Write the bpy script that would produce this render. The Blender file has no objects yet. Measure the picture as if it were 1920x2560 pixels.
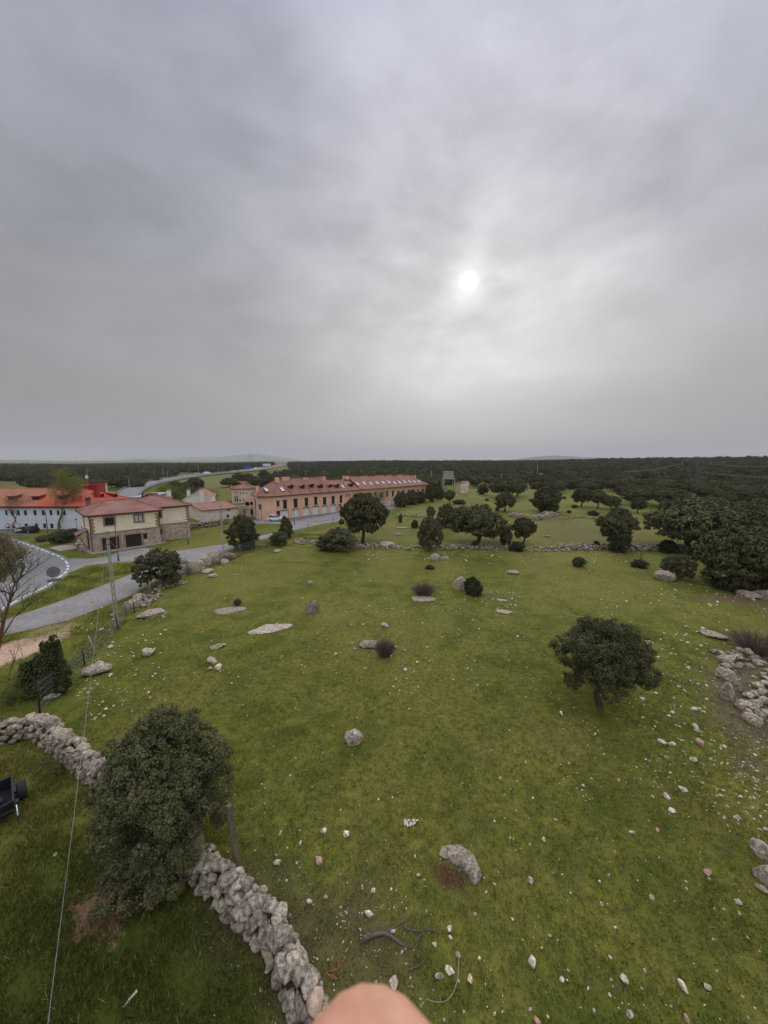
import bpy, bmesh, math, random
import numpy as np
from mathutils import Vector, Matrix
R = math.radians
SC = bpy.context.scene
COL = SC.collection
# ------------------------------------------------------------------ camera
CAM_H, PITCH, F = 15.0, R(8.0), 924.0
S_, C_ = math.sin(PITCH), math.cos(PITCH)
cd = bpy.data.cameras.new('camera'); cam = bpy.data.objects.new('camera', cd); COL.objects.link(cam)
cam.location = (0, 0, CAM_H); cam.rotation_euler = (R(90) - PITCH, 0, 0)
cd.sensor_fit = 'VERTICAL'; cd.sensor_height = 36; cd.sensor_width = 27; cd.lens = 13.0
cd.clip_start = 0.01; cd.clip_end = 60000
cd.dof.use_dof = True; cd.dof.focus_distance = 28; cd.dof.aperture_fstop = 15
SC.camera = cam
# ------------------------------------------------------------------ sky + sun
SUN_EL, SUN_AZ = R(23.4), R(12.0)
SUN_DIR = Vector((math.sin(SUN_AZ) * math.cos(SUN_EL), math.cos(SUN_AZ) * math.cos(SUN_EL), math.sin(SUN_EL)))
SC.view_settings.view_transform = 'Standard'; SC.view_settings.look = 'None'
SC.view_settings.exposure = 0.0; SC.view_settings.gamma = 1.0

class NT:
    """small helper for node trees"""
    def __init__(s, tree): s.t = tree; s.n = tree.nodes; s.l = tree.links
    def put(s, sock, v):
        if v is None: return
        if hasattr(v, 'links') or isinstance(v, bpy.types.NodeSocket): s.l.new(v, sock)
        else:
            if isinstance(v, (tuple, list)) and len(v) == 3 and sock.type == 'RGBA': v = (*v, 1)
            sock.default_value = v
    def add(s, typ, ins=None, **kw):
        nd = s.n.new(typ)
        for k, v in kw.items(): setattr(nd, k, v)
        for k, v in (ins or {}).items(): s.put(nd.inputs[k], v)
        return nd
    def m(s, op, a, b=None, c=None, clamp=False):
        nd = s.n.new('ShaderNodeMath'); nd.operation = op; nd.use_clamp = clamp
        s.put(nd.inputs[0], a); s.put(nd.inputs[1], b); s.put(nd.inputs[2], c)
        return nd.outputs[0]
    def v(s, op, a, b=None):
        nd = s.n.new('ShaderNodeVectorMath'); nd.operation = op
        s.put(nd.inputs[0], a); s.put(nd.inputs[1], b)
        return nd.outputs['Value'] if op in ('DOT_PRODUCT', 'LENGTH', 'DISTANCE') else nd.outputs[0]
    def mr(s, x, a, b, c=0.0, d=1.0, smooth=True):
        nd = s.n.new('ShaderNodeMapRange'); nd.interpolation_type = 'SMOOTHSTEP' if smooth else 'LINEAR'
        for i, q in enumerate((x, a, b, c, d)): s.put(nd.inputs[i], q)
        return nd.outputs[0]
    def mix(s, f, a, b, blend='MIX'):
        nd = s.n.new('ShaderNodeMix'); nd.data_type = 'RGBA'; nd.blend_type = blend; nd.clamp_factor = True
        s.put(nd.inputs[0], f); s.put(nd.inputs[6], a); s.put(nd.inputs[7], b)
        return nd.outputs[2]
    def noise(s, vec, scale, detail=4.0, rough=0.55, dist=0.0, col=False):
        nd = s.n.new('ShaderNodeTexNoise')
        s.put(nd.inputs['Vector'], vec); nd.inputs['Scale'].default_value = scale
        nd.inputs['Detail'].default_value = detail; nd.inputs['Roughness'].default_value = rough
        nd.inputs['Distortion'].default_value = dist
        return nd.outputs[1 if col else 0]
    def map(s, vec, scale=(1, 1, 1), rot=(0, 0, 0), loc=(0, 0, 0)):
        nd = s.n.new('ShaderNodeMapping'); s.put(nd.inputs[0], vec)
        nd.inputs['Location'].default_value = loc; nd.inputs['Rotation'].default_value = rot; nd.inputs['Scale'].default_value = scale
        return nd.outputs[0]

W = bpy.data.worlds.new('World'); SC.world = W; W.use_nodes = True
W.node_tree.nodes.clear(); w = NT(W.node_tree)
tc = w.add('ShaderNodeTexCoord').outputs['Generated']
sep = w.add('ShaderNodeSeparateXYZ', {0: tc}); X, Y, Z = sep.outputs
zc = w.m('MAXIMUM', Z, 0.0)
ramp = w.add('ShaderNodeValToRGB', {0: zc})
cr = ramp.color_ramp; cr.elements[0].position = 0.0; cr.elements[0].color = (0.345, 0.345, 0.34, 1)
cr.elements[1].position = 1.0; cr.elements[1].color = (0.46, 0.48, 0.60, 1)
for p_, c_ in ((0.12, (0.335, 0.335, 0.325)), (0.32, (0.36, 0.365, 0.385)), (0.55, (0.405, 0.415, 0.49)), (0.72, (0.44, 0.455, 0.56))):
    e_ = cr.elements.new(p_); e_.color = (*c_, 1)
base = ramp.outputs[0]
# cloud sheet: soft blotches and slanting bands
n1 = w.noise(w.map(tc, (1.0, 1.0, 2.7), (0, R(33), 0)), 1.9, 6, 0.5, 0.35)
n2 = w.noise(w.map(tc, (1.6, 1.6, 2.6), (0, R(48), 0), (3, 1, 0)), 4.6, 6, 0.55, 0.4)
n3 = w.noise(w.map(tc, (1, 1, 1), (0, 0, 0), (7.3, 4, 1)), 1.5, 4, 0.5, 0.4)
cl = w.m('ADD', w.m('MULTIPLY', w.m('SUBTRACT', n1, 0.5), 0.80), w.m('MULTIPLY', w.m('SUBTRACT', n2, 0.5), 0.26))
cl = w.m('ADD', cl, w.m('MULTIPLY', w.m('SUBTRACT', n3, 0.5), 0.55))
cl = w.m('MULTIPLY', cl, w.mr(Z, 0.0, 0.38, 0.12, 1.0))
sd = w.v('DOT_PRODUCT', tc, tuple(SUN_DIR))
ang = w.m('ARCCOSINE', w.m('MINIMUM', sd, 1.0))           # radians from the sun
g1 = w.m('MULTIPLY', w.m('POWER', 2.718, w.m('MULTIPLY', w.m('POWER', w.m('DIVIDE', ang, 0.38), 2.0), -1.0)), 0.38)
g2 = w.m('MULTIPLY', w.m('POWER', 2.718, w.m('DIVIDE', ang, -0.060)), 0.80)
g3 = w.m('MULTIPLY', w.m('POWER', 2.718, w.m('MULTIPLY', w.m('POWER', w.m('DIVIDE', ang, 0.85), 2.0), -1.0)), 0.06)
g4 = w.m('MULTIPLY', w.m('POWER', 2.718, w.m('MULTIPLY', w.m('POWER', w.m('DIVIDE', w.m('ADD', ang, w.m('MULTIPLY', w.m('SUBTRACT', n2, 0.5), 0.05)), 0.040), 2.0), -1.0)), 0.30)
glow = w.m('ADD', w.m('ADD', w.m('ADD', g1, g2), g3), g4)
glow = w.m('MULTIPLY', glow, w.m('ADD', 1.0, w.m('MULTIPLY', cl, 2.2)))
disc = w.m('MULTIPLY', w.m('POWER', 2.718, w.m('MULTIPLY', w.m('POWER', w.m('DIVIDE', w.m('ADD', ang, w.m('MULTIPLY', w.m('SUBTRACT', n2, 0.5), 0.03)), 0.015), 2.0), -1.0)), 0.7)
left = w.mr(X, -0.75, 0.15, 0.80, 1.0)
mul = w.m('MULTIPLY', w.m('MULTIPLY', w.m('ADD', 1.0, cl), left), w.mr(Y, -0.5, 0.05, 1.9, 1.0))  # sky behind the camera brightened, an added front fill for the facades
# an overcast sky is about twice as bright overhead as near the horizon
mul = w.m('MULTIPLY', mul, w.mr(Z, 0.70, 0.97, 1.0, 2.6))
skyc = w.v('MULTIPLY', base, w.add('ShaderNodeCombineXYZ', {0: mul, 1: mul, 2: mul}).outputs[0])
gl = w.m('ADD', glow, disc)
skyc = w.v('ADD', skyc, w.v('MULTIPLY', w.add('ShaderNodeCombineXYZ', {0: gl, 1: gl, 2: gl}).outputs[0], (1.0, 0.975, 0.93)))
nish = w.add('ShaderNodeTexSky', sky_type='NISHITA', sun_disc=False, sun_elevation=SUN_EL, sun_rotation=SUN_AZ)
skyc = w.v('ADD', skyc, w.v('MULTIPLY', nish.outputs[0], (0.003, 0.003, 0.003)))
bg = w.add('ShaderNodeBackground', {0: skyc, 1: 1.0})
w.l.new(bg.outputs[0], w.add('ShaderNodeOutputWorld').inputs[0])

sl = bpy.data.lights.new('sun', 'SUN'); sl.energy = 1.1; sl.angle = R(12); sl.color = (1.0, 0.95, 0.87)
so = bpy.data.objects.new('sun', sl); COL.objects.link(so); so.rotation_euler = SUN_DIR.to_track_quat('Z', 'Y').to_euler(); so.location = (20, 60, 60)

# ------------------------------------------------------------------ geometry from the survey of the photograph
def ray(px, py):
    u, v = (px - 960) / F, (py - 1280) / F
    return (u, C_ - S_ * v, -(S_ + C_ * v))
def G(px, py, z=0.0):                      # where a sight line meets level z
    d = ray(px, py); t = (z - CAM_H) / d[2]
    return Vector((d[0] * t, d[1] * t, z))
def PV(px, py, yy):                        # where it meets the upright plane y = yy
    d = ray(px, py); t = yy / d[1]
    return Vector((d[0] * t, yy, CAM_H + d[2] * t))
def proj(x, y, z):
    dz = z - CAM_H; dep = y * C_ - dz * S_
    up = y * S_ + dz * C_
    return 960 + F * x / dep, 1280 - F * up / dep, dep
def sst(a, b, x): t = np.clip((x - a) / (b - a), 0, 1); return t * t * (3 - 2 * t)
def terr(x, y):
    x = np.asarray(x, float); y = np.asarray(y, float)
    r = np.hypot(x, y); az = np.arctan2(x, y)
    amp = np.interp(az, [-1.5, -.7, -.45, -.25, -.05, .3, .8, 1.5], [2, 1.5, 2.5, 4.5, 8.0, 8.2, 15.5, 14])
    h = amp * sst(190, 720, r)
    h += 1.2 * np.sin(x / 61 + 1.3) * np.sin(y / 83) * sst(200, 500, r)
    h -= 12 * sst(1000, 2500, r)
    return h
def GT(px, py):
    d = ray(px, py); t = 20.0
    while t < 4000:
        if CAM_H + d[2] * t < float(terr(d[0] * t, d[1] * t)): break
        t *= 1.006
    return Vector((d[0] * t, d[1] * t, float(terr(d[0] * t, d[1] * t))))

# ------------------------------------------------------------------ object helpers
def tag(o, label=None, cat=None, group=None, kind=None):
    if label: o['label'] = label
    if cat: o['category'] = cat
    if group: o['group'] = group
    if kind: o['kind'] = kind
    return o
def root(name, loc, label, cat, group=None, rz=0.0):
    o = bpy.data.objects.new(name, None); COL.objects.link(o)
    o.location = loc; o.rotation_euler = (0, 0, rz); o.empty_display_size = 0.3
    return tag(o, label, cat, group)
def link(name, me, parent=None, loc=None, world=False):
    o = bpy.data.objects.new(name, me); COL.objects.link(o)
    if parent is not None: o.parent = parent
    if loc is not None: o.location = loc
    if world and parent is not None:        # mesh data is in world space
        o.matrix_parent_inverse = (Matrix.Translation(parent.location) @ parent.rotation_euler.to_matrix().to_4x4()).inverted()
    return o
def mesh_np(name, V, Fc, mat=None, smooth=False):
    V = np.asarray(V, np.float32); Fc = np.asarray(Fc, np.int32)
    me = bpy.data.meshes.new(name); k = Fc.shape[1]
    me.vertices.add(len(V)); me.vertices.foreach_set('co', V.ravel())
    me.loops.add(Fc.size); me.loops.foreach_set('vertex_index', Fc.ravel())
    me.polygons.add(len(Fc)); me.polygons.foreach_set('loop_start', np.arange(len(Fc), dtype=np.int32) * k)
    me.polygons.foreach_set('use_smooth', np.full(len(Fc), smooth))
    me.update(calc_edges=True)
    if mat: me.materials.append(mat)
    return me
class MB:
    """collects polygons with a material each, then becomes ONE mesh"""
    def __init__(s): s.V = []; s.Fc = []; s.M = []; s.mats = []
    def mi(s, m):
        if m not in s.mats: s.mats.append(m)
        return s.mats.index(m)
    def poly(s, pts, m):
        b = len(s.V); s.V += [tuple(p) for p in pts]; s.Fc.append(tuple(range(b, b + len(pts)))); s.M.append(s.mi(m))
    def add(s, V, Fc, m):
        b = len(s.V); s.V += [tuple(p) for p in V]; k = s.mi(m)
        for f in Fc: s.Fc.append(tuple(int(i) + b for i in f)); s.M.append(k)
    def box(s, c, size, m, rz=0.0, taper=1.0):
        hx, hy, hz = size[0] / 2, size[1] / 2, size[2] / 2; P = []
        for z, t in ((-hz, 1), (hz, taper)):
            for x, y in ((-hx, -hy), (hx, -hy), (hx, hy), (-hx, hy)):
                x2, y2 = x * t, y * t
                P.append((c[0] + x2 * math.cos(rz) - y2 * math.sin(rz), c[1] + x2 * math.sin(rz) + y2 * math.cos(rz), c[2] + z))
        s.add(P, [(3, 2, 1, 0), (4, 5, 6, 7), (0, 1, 5, 4), (1, 2, 6, 5), (2, 3, 7, 6), (3, 0, 4, 7)], m)
    def bar(s, a, b, wd, m, wd2=None, up=(0, 0, 1)):
        a, b = Vector(a), Vector(b); d = (b - a).normalized(); u = Vector(up)
        if abs(d.dot(u)) > .98: u = Vector((1, 0, 0))
        x = d.cross(u).normalized(); y = x.cross(d).normalized(); h1 = wd / 2; h2 = (wd2 or wd) / 2
        P = [a + x * i * h1 + y * j * h2 for i, j in ((-1, -1), (1, -1), (1, 1), (-1, 1))] + [b + x * i * h1 + y * j * h2 for i, j in ((-1, -1), (1, -1), (1, 1), (-1, 1))]
        s.add(P, [(3, 2, 1, 0), (4, 5, 6, 7), (0, 1, 5, 4), (1, 2, 6, 5), (2, 3, 7, 6), (3, 0, 4, 7)], m)
    def tube(s, pts, rad, m, n=6, caps=True):
        V, Fc = tube_np(pts, rad, n, caps); s.add(V, Fc, m)
    def lathe(s, c, prof, m, n=12, axis='Z'):
        V = []
        for r, h in prof:
            for i in range(n):
                a = 2 * math.pi * i / n; p = (r * math.cos(a), r * math.sin(a), h)
                if axis == 'Y': p = (p[0], p[2], p[1])
                if axis == 'X': p = (p[2], p[0], p[1])
                V.append((c[0] + p[0], c[1] + p[1], c[2] + p[2]))
        Fc = [(k * n + i, k * n + (i + 1) % n, (k + 1) * n + (i + 1) % n, (k + 1) * n + i) for k in range(len(prof) - 1) for i in range(n)]
        s.add(V, Fc, m)
        b = len(s.V) - len(V)
        s.Fc.append(tuple(b + i for i in range(n))[::-1]); s.M.append(s.mi(m))
        s.Fc.append(tuple(b + (len(prof) - 1) * n + i for i in range(n))); s.M.append(s.mi(m))
    def mesh(s, name, smooth=False, tri=False, fixn=True):
        me = bpy.data.meshes.new(name); me.from_pydata(s.V, [], s.Fc)
        for m in s.mats: me.materials.append(m)
        me.polygons.foreach_set('material_index', s.M)
        if tri or fixn:
            bm = bmesh.new(); bm.from_mesh(me)
            if tri: bmesh.ops.triangulate(bm, faces=bm.faces[:])
            if fixn: bmesh.ops.recalc_face_normals(bm, faces=bm.faces[:])
            bm.to_mesh(me); bm.free()
        me.polygons.foreach_set('use_smooth', np.full(len(me.polygons), smooth))
        me.update(); return me
    def build(s, name, parent=None, world=True, smooth=False, tri=False, fixn=True):
        return link(name, s.mesh(name, smooth, tri, fixn), parent, world=world)
def tube_np(pts, rad, n=6, caps=True):
    pts = [Vector(p) for p in pts]; V = []
    if not hasattr(rad, '__len__'): rad = [rad] * len(pts)
    pr = None
    for i, p in enumerate(pts):
        d = (pts[min(i + 1, len(pts) - 1)] - pts[max(i - 1, 0)])
        d = d.normalized() if d.length > 1e-9 else Vector((0, 0, 1))
        if pr is None:
            u = Vector((1, 0, 0)) if abs(d.x) < .8 else Vector((0, 1, 0))
        else: u = pr
        x = (u - d * u.dot(d)).normalized(); y = d.cross(x); pr = x
        for k in range(n):
            a = 2 * math.pi * k / n; V.append(p + (x * math.cos(a) + y * math.sin(a)) * rad[i])
    Fc = [(i * n + k, i * n + (k + 1) % n, (i + 1) * n + (k + 1) % n, (i + 1) * n + k) for i in range(len(pts) - 1) for k in range(n)]
    if caps:
        Fc = Fc + [tuple(range(n))[::-1], tuple((len(pts) - 1) * n + k for k in range(n))]
    return V, Fc

# ------------------------------------------------------------------ materials
def new_mat(name):
    m = bpy.data.materials.new(name); m.use_nodes = True; m.node_tree.nodes.clear(); t = NT(m.node_tree)
    b = t.add('ShaderNodeBsdfPrincipled'); o = t.add('ShaderNodeOutputMaterial'); t.l.new(b.outputs[0], o.inputs[0])
    return m, t, b
def pos(t): return t.add('ShaderNodeNewGeometry').outputs['Position']
def bump(t, b, h, strength=.5, dist=.02):
    nd = t.add('ShaderNodeBump', {'Height': h, 'Strength': strength, 'Distance': dist}); t.l.new(nd.outputs[0], b.inputs['Normal'])
def mat(name, col, rough=.75, var=.18, scale=3.0, metal=0.0, bmp=0.0, spec=.3, col2=None, scale2=.4):
    m, t, b = new_mat(name); p = pos(t)
    n = t.noise(p, scale, 6, .6); n_ = t.noise(p, scale2, 4, .6)
    f = t.m('ADD', t.m('MULTIPLY', n, .6), t.m('MULTIPLY', n_, .4))
    c2 = col2 or tuple(c * (1 - var) for c in col); c1 = col if col2 else tuple(min(1, c * (1 + var)) for c in col)
    t.put(b.inputs['Base Color'], t.mix(t.mr(f, .35, .65), c2, c1))
    b.inputs['Roughness'].default_value = rough; b.inputs['Metallic'].default_value = metal; b.inputs['Specular IOR Level'].default_value = spec
    if bmp: bump(t, b, t.noise(p, scale * 3, 4), .6, bmp)
    return m
def rock_mat(name, tint=(1, 1, 1), pale=1.0, island=False):
    m, t, b = new_mat(name); p = pos(t)
    fine = t.noise(p, 38, 5, .7); mid = t.noise(p, 7, 6, .65, .3); big = t.noise(p, 1.6, 4, .6)
    if island: rnd = t.add('ShaderNodeNewGeometry').outputs['Random Per Island']
    else: rnd = t.add('ShaderNodeObjectInfo').outputs['Random']
    c = t.mix(t.mr(mid, .36, .66), (.15, .135, .11), (.46, .42, .35))
    c = t.mix(t.mr(fine, .5, .8, 0, .6), c, (.55, .53, .47))
    c = t.mix(t.mr(t.noise(p, 5.2, 6, .7, .5), .55, .64, 0, .8), c, (.07, .065, .055))       # dark lichen
    c = t.mix(t.mr(t.noise(p, 3.1, 5, .7), .60, .70, 0, .5), c, (.42, .43, .36))          # pale lichen
    c = t.mix(t.mr(rnd, .94, .99, 0, .5), c, (.42, .27, .19))
    c = t.mix(t.mr(big, .55, .75, 0, .35), c, (.27, .22, .15))
    v = t.mr(t.m('FRACT', t.m('MULTIPLY', rnd, 17.3)), 0, 1, .62 * pale, 1.22 * pale, False)
    c = t.v('MULTIPLY', c, t.add('ShaderNodeCombineXYZ', {0: t.m('MULTIPLY', v, tint[0]), 1: t.m('MULTIPLY', v, tint[1]), 2: t.m('MULTIPLY', v, tint[2])}).outputs[0])
    t.put(b.inputs['Base Color'], c); b.inputs['Roughness'].default_value = .9; b.inputs['Specular IOR Level'].default_value = .2
    h = t.m('ADD', t.m('MULTIPLY', mid, 1.0), t.m('MULTIPLY', fine, .35)); bump(t, b, h, .9, .05)
    return m
def leaf_mat(name, a, bcol, rough=.55, yellow=None):
    m, t, b = new_mat(name); p = pos(t)
    g = t.add('ShaderNodeNewGeometry').outputs['Random Per Island']; oi = t.add('ShaderNodeObjectInfo').outputs['Random']
    c = t.mix(g, a, bcol)
    c = t.mix(t.mr(t.noise(p, .8, 3), .45, .65, 0, .5), c, tuple(x * 1.35 for x in bcol))
    if yellow: c = t.mix(t.mr(g, .8, 1.0, 0, .7), c, yellow)
    v = t.mr(oi, 0, 1, .8, 1.25, False)
    c = t.v('MULTIPLY', c, t.add('ShaderNodeCombineXYZ', {0: v, 1: v, 2: v}).outputs[0])
    t.put(b.inputs['Base Color'], c); b.inputs['Roughness'].default_value = rough; b.inputs['Specular IOR Level'].default_value = .1
    return m
M = {}
M['rock'] = rock_mat('granite boulder', (1.10, 1.0, .88), 1.3); M['stone'] = rock_mat('loose pale stone', (1.12, 1.05, .92), 1.95)
M['wallstone'] = rock_mat('dry wall granite', (1.10, 1.02, .90), 1.22, True)
M['brick'] = mat('terracotta brick shard', (.50, .30, .21), .8, .25, 12, bmp=.01)
M['white'] = mat('white chip', (.62, .54, .44), .7, .1, 20)
M['oak'] = leaf_mat('holm oak leaf', (.048, .050, .018), (.125, .120, .052), .75)
M['oak_far'] = leaf_mat('holm oak leaf far', (.046, .050, .020), (.105, .104, .044), .8)
M['olive'] = leaf_mat('grey green leaf', (.060, .064, .028), (.120, .120, .055), .55)
M['bushleaf'] = leaf_mat('shrub leaf', (.035, .045, .018), (.075, .085, .035), .6)
M['ivy'] = leaf_mat('ivy leaf', (.034, .046, .014), (.080, .092, .030), .4)
M['willow'] = leaf_mat('willow leaf', (.15, .16, .035), (.26, .26, .07), .6)
M['spring'] = leaf_mat('spring leaf', (.09, .12, .02), (.16, .20, .04), .6)
M['drygrass'] = leaf_mat('dry grass blade', (.10, .075, .035), (.20, .16, .08), .8)
M['twig'] = mat('broom twig', (.15, .10, .082), .9, .3, 6)
M['bark'] = mat('oak bark', (.085, .068, .048), .95, .35, 9, bmp=.02)
M['bark2'] = mat('pale bark', (.13, .105, .075), .9, .3, 9, bmp=.01)
M['redbark'] = mat('reddish bark', (.20, .09, .04), .9, .3, 7)
M['deadwood'] = mat('dead wood', (.13, .10, .08), .9, .3, 12, bmp=.01)
M['postwood'] = mat('weathered post', (.17, .14, .09), .9, .35, 14, bmp=.01)
M['soil'] = mat('dark soil', (.05, .04, .03), .95)
M['concrete'] = mat('concrete', (.36, .33, .28), .85, .15, 6, bmp=.005)
M['steel'] = mat('galvanised steel', (.28, .29, .29), .5, .12, 5, metal=.3)
M['darkmetal'] = mat('dark metal', (.045, .045, .048), .5, .2, 5, metal=.4)
M['wire'] = mat('wire', (.16, .16, .16), .5, .1)
M['cable'] = mat('pale cable', (.27, .265, .24), .6, .1)
M['cream'] = mat('cream render', (.88, .77, .55), .85, .06, 1.2)
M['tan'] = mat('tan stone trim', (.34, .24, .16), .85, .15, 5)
M['pinkwall'] = mat('salmon render', (.78, .47, .31), .85, .07, .8)
M['pinkpale'] = mat('pale pink render', (.70, .55, .45), .85, .07, .8)
M['whitewall'] = mat('blue grey white render', (.62, .665, .70), .85, .06, .9)
M['offwhite'] = mat('off white render', (.68, .60, .51), .85, .12, .8)
M['whiteplaster'] = mat('white plaster', (.74, .70, .62), .85, .08, .8)
M['garage'] = mat('pale garage door', (.78, .76, .70), .6, .05)
M['browndoor'] = mat('dark brown door', (.032, .022, .018), .6, .2, 5)
M['frame'] = mat('brown window frame', (.05, .028, .02), .6, .2)
M['curtain'] = mat('white curtain', (.62, .63, .62), .8, .06)
M['redpaint'] = mat('red fascia', (.28, .03, .02), .6, .15)
M['chimney'] = mat('brown chimney', (.24, .11, .08), .85, .2, 4)
M['redchimney'] = mat('red chimney', (.33, .035, .03), .75, .2, 4)
M['blacktop'] = mat('black cap', (.03, .03, .03), .7)
M['greymetalroof'] = mat('grey sheet roof', (.42, .45, .46), .5, .1)
M['asphalt'] = mat('asphalt', (.245, .236, .222), .9, .17, 2.6, bmp=.006, scale2=.12)
M['asphalt2'] = mat('old lane asphalt', (.28, .258, .23), .9, .22, 2.5, bmp=.006, scale2=.3)
M['asphalt3'] = mat('dark parking asphalt', (.16, .16, .158), .9, .15, .7)
M['paving'] = mat('concrete paving', (.36, .31, .26), .85, .12, 2)
M['paint'] = mat('road paint', (.75, .75, .72), .7, .06)
M['carwhite'] = mat('white car paint', (.74, .75, .76), .3, .02, spec=.5)
M['carblack'] = mat('black car paint', (.012, .012, .014), .25, .1, spec=.5)
M['rubber'] = mat('tyre rubber', (.035, .035, .036), .8, .2, 30, bmp=.004)
M['chrome'] = mat('chrome', (.75, .74, .72), .2, .05, metal=.9)
M['blue'] = mat('blue road sign', (.05, .09, .42), .5, .05)
M['red'] = mat('red sign border', (.40, .05, .03), .5, .05)
M['black'] = mat('black plastic', (.015, .015, .015), .5)
M['orange'] = mat('orange twine', (.55, .17, .05), .7)
def glass_mat():
    m, t, b = new_mat('window glass'); b.inputs['Base Color'].default_value = (.025, .028, .032, 1); b.inputs['Roughness'].default_value = .12
    b.inputs['Specular IOR Level'].default_value = .5; return m
M['glass'] = glass_mat()
M['skylight'] = mat('pale skylight glass', (.62, .64, .66), .15, .05, spec=.8)
def roof_mat(name, a, b_, lich=None, old=None):
    m, t, b = new_mat(name); p = pos(t)
    c = t.mix(t.mr(t.noise(p, 5, 5, .7), .35, .65), a, b_)
    c = t.mix(t.mr(t.noise(p, .35, 4, .6), .42, .66, 0, .6), c, lich or tuple(x * .7 for x in a))
    sp_ = t.add('ShaderNodeSeparateXYZ', {0: p}).outputs[2]
    wv = t.m('FRACT', t.m('MULTIPLY', sp_, 6.5))
    c = t.mix(t.m('MULTIPLY', t.m('LESS_THAN', wv, .22), .35), c, tuple(x * .45 for x in a))
    t.put(b.inputs['Base Color'], c); b.inputs['Roughness'].default_value = .85; b.inputs['Specular IOR Level'].default_value = .2
    if old:
        xx = t.add('ShaderNodeSeparateXYZ', {0: p}).outputs[0]; c = t.mix(t.mr(t.m('ADD', xx, t.m('MULTIPLY', t.noise(p, .5, 4), 6)), -78, -70, .85, 0), c, old); t.put(b.inputs['Base Color'], c)
    bump(t, b, t.m('ADD', wv, t.noise(p, 9, 3)), .5, .03); return m
M['roof_o'] = roof_mat('bright orange tiles', (.48, .075, .04), (.62, .14, .075), (.36, .17, .09), (.40, .20, .11))
M['roof_m'] = roof_mat('maroon tiles', (.30, .145, .11), (.43, .235, .175))
M['roof_b'] = roof_mat('brown orange tiles', (.29, .135, .085), (.42, .215, .14), (.24, .13, .085))
def masonry_mat():
    m, t, b = new_mat('rough stone masonry'); p = pos(t)
    vo = t.add('ShaderNodeTexVoronoi', {'Vector': t.map(p, (1, 1, 1.6)), 'Scale': 2.1})
    vd = t.add('ShaderNodeTexVoronoi', {'Vector': t.map(p, (1, 1, 1.6)), 'Scale': 2.1}, feature='DISTANCE_TO_EDGE')
    hs = t.add('ShaderNodeSeparateColor', {0: vo.outputs['Color']}).outputs[0]
    c = t.mix(hs, (.36, .24, .18), (.62, .49, .39)); c = t.mix(t.mr(t.noise(p, 6, 4), .45, .7, 0, .6), c, (.50, .44, .36))
    c = t.mix(t.mr(vd.outputs['Distance'], .0, .05, .6, 0), c, (.42, .34, .27))
    t.put(b.inputs['Base Color'], c); b.inputs['Roughness'].default_value = .9; bump(t, b, t.mr(vd.outputs['Distance'], 0, .12), .6, .04); return m
M['masonry'] = masonry_mat()
def skin_mat():
    m, t, b = new_mat('skin'); p = pos(t)
    c = t.mix(t.mr(t.noise(p, 90, 3), .4, .6), (.62, .30, .18), (.72, .37, .24))
    t.put(b.inputs['Base Color'], c); b.inputs['Roughness'].default_value = .55
    bump(t, b, t.noise(t.map(p, (1, 1, 3)), 900, 3), .5, .0006); b.inputs['Subsurface Weight'].default_value = .15; b.inputs['Subsurface Radius'].default_value = (.004, .0015, .001); b.inputs['Subsurface Scale'].default_value = 1.0
    return m
M['skin'] = skin_mat()

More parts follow.
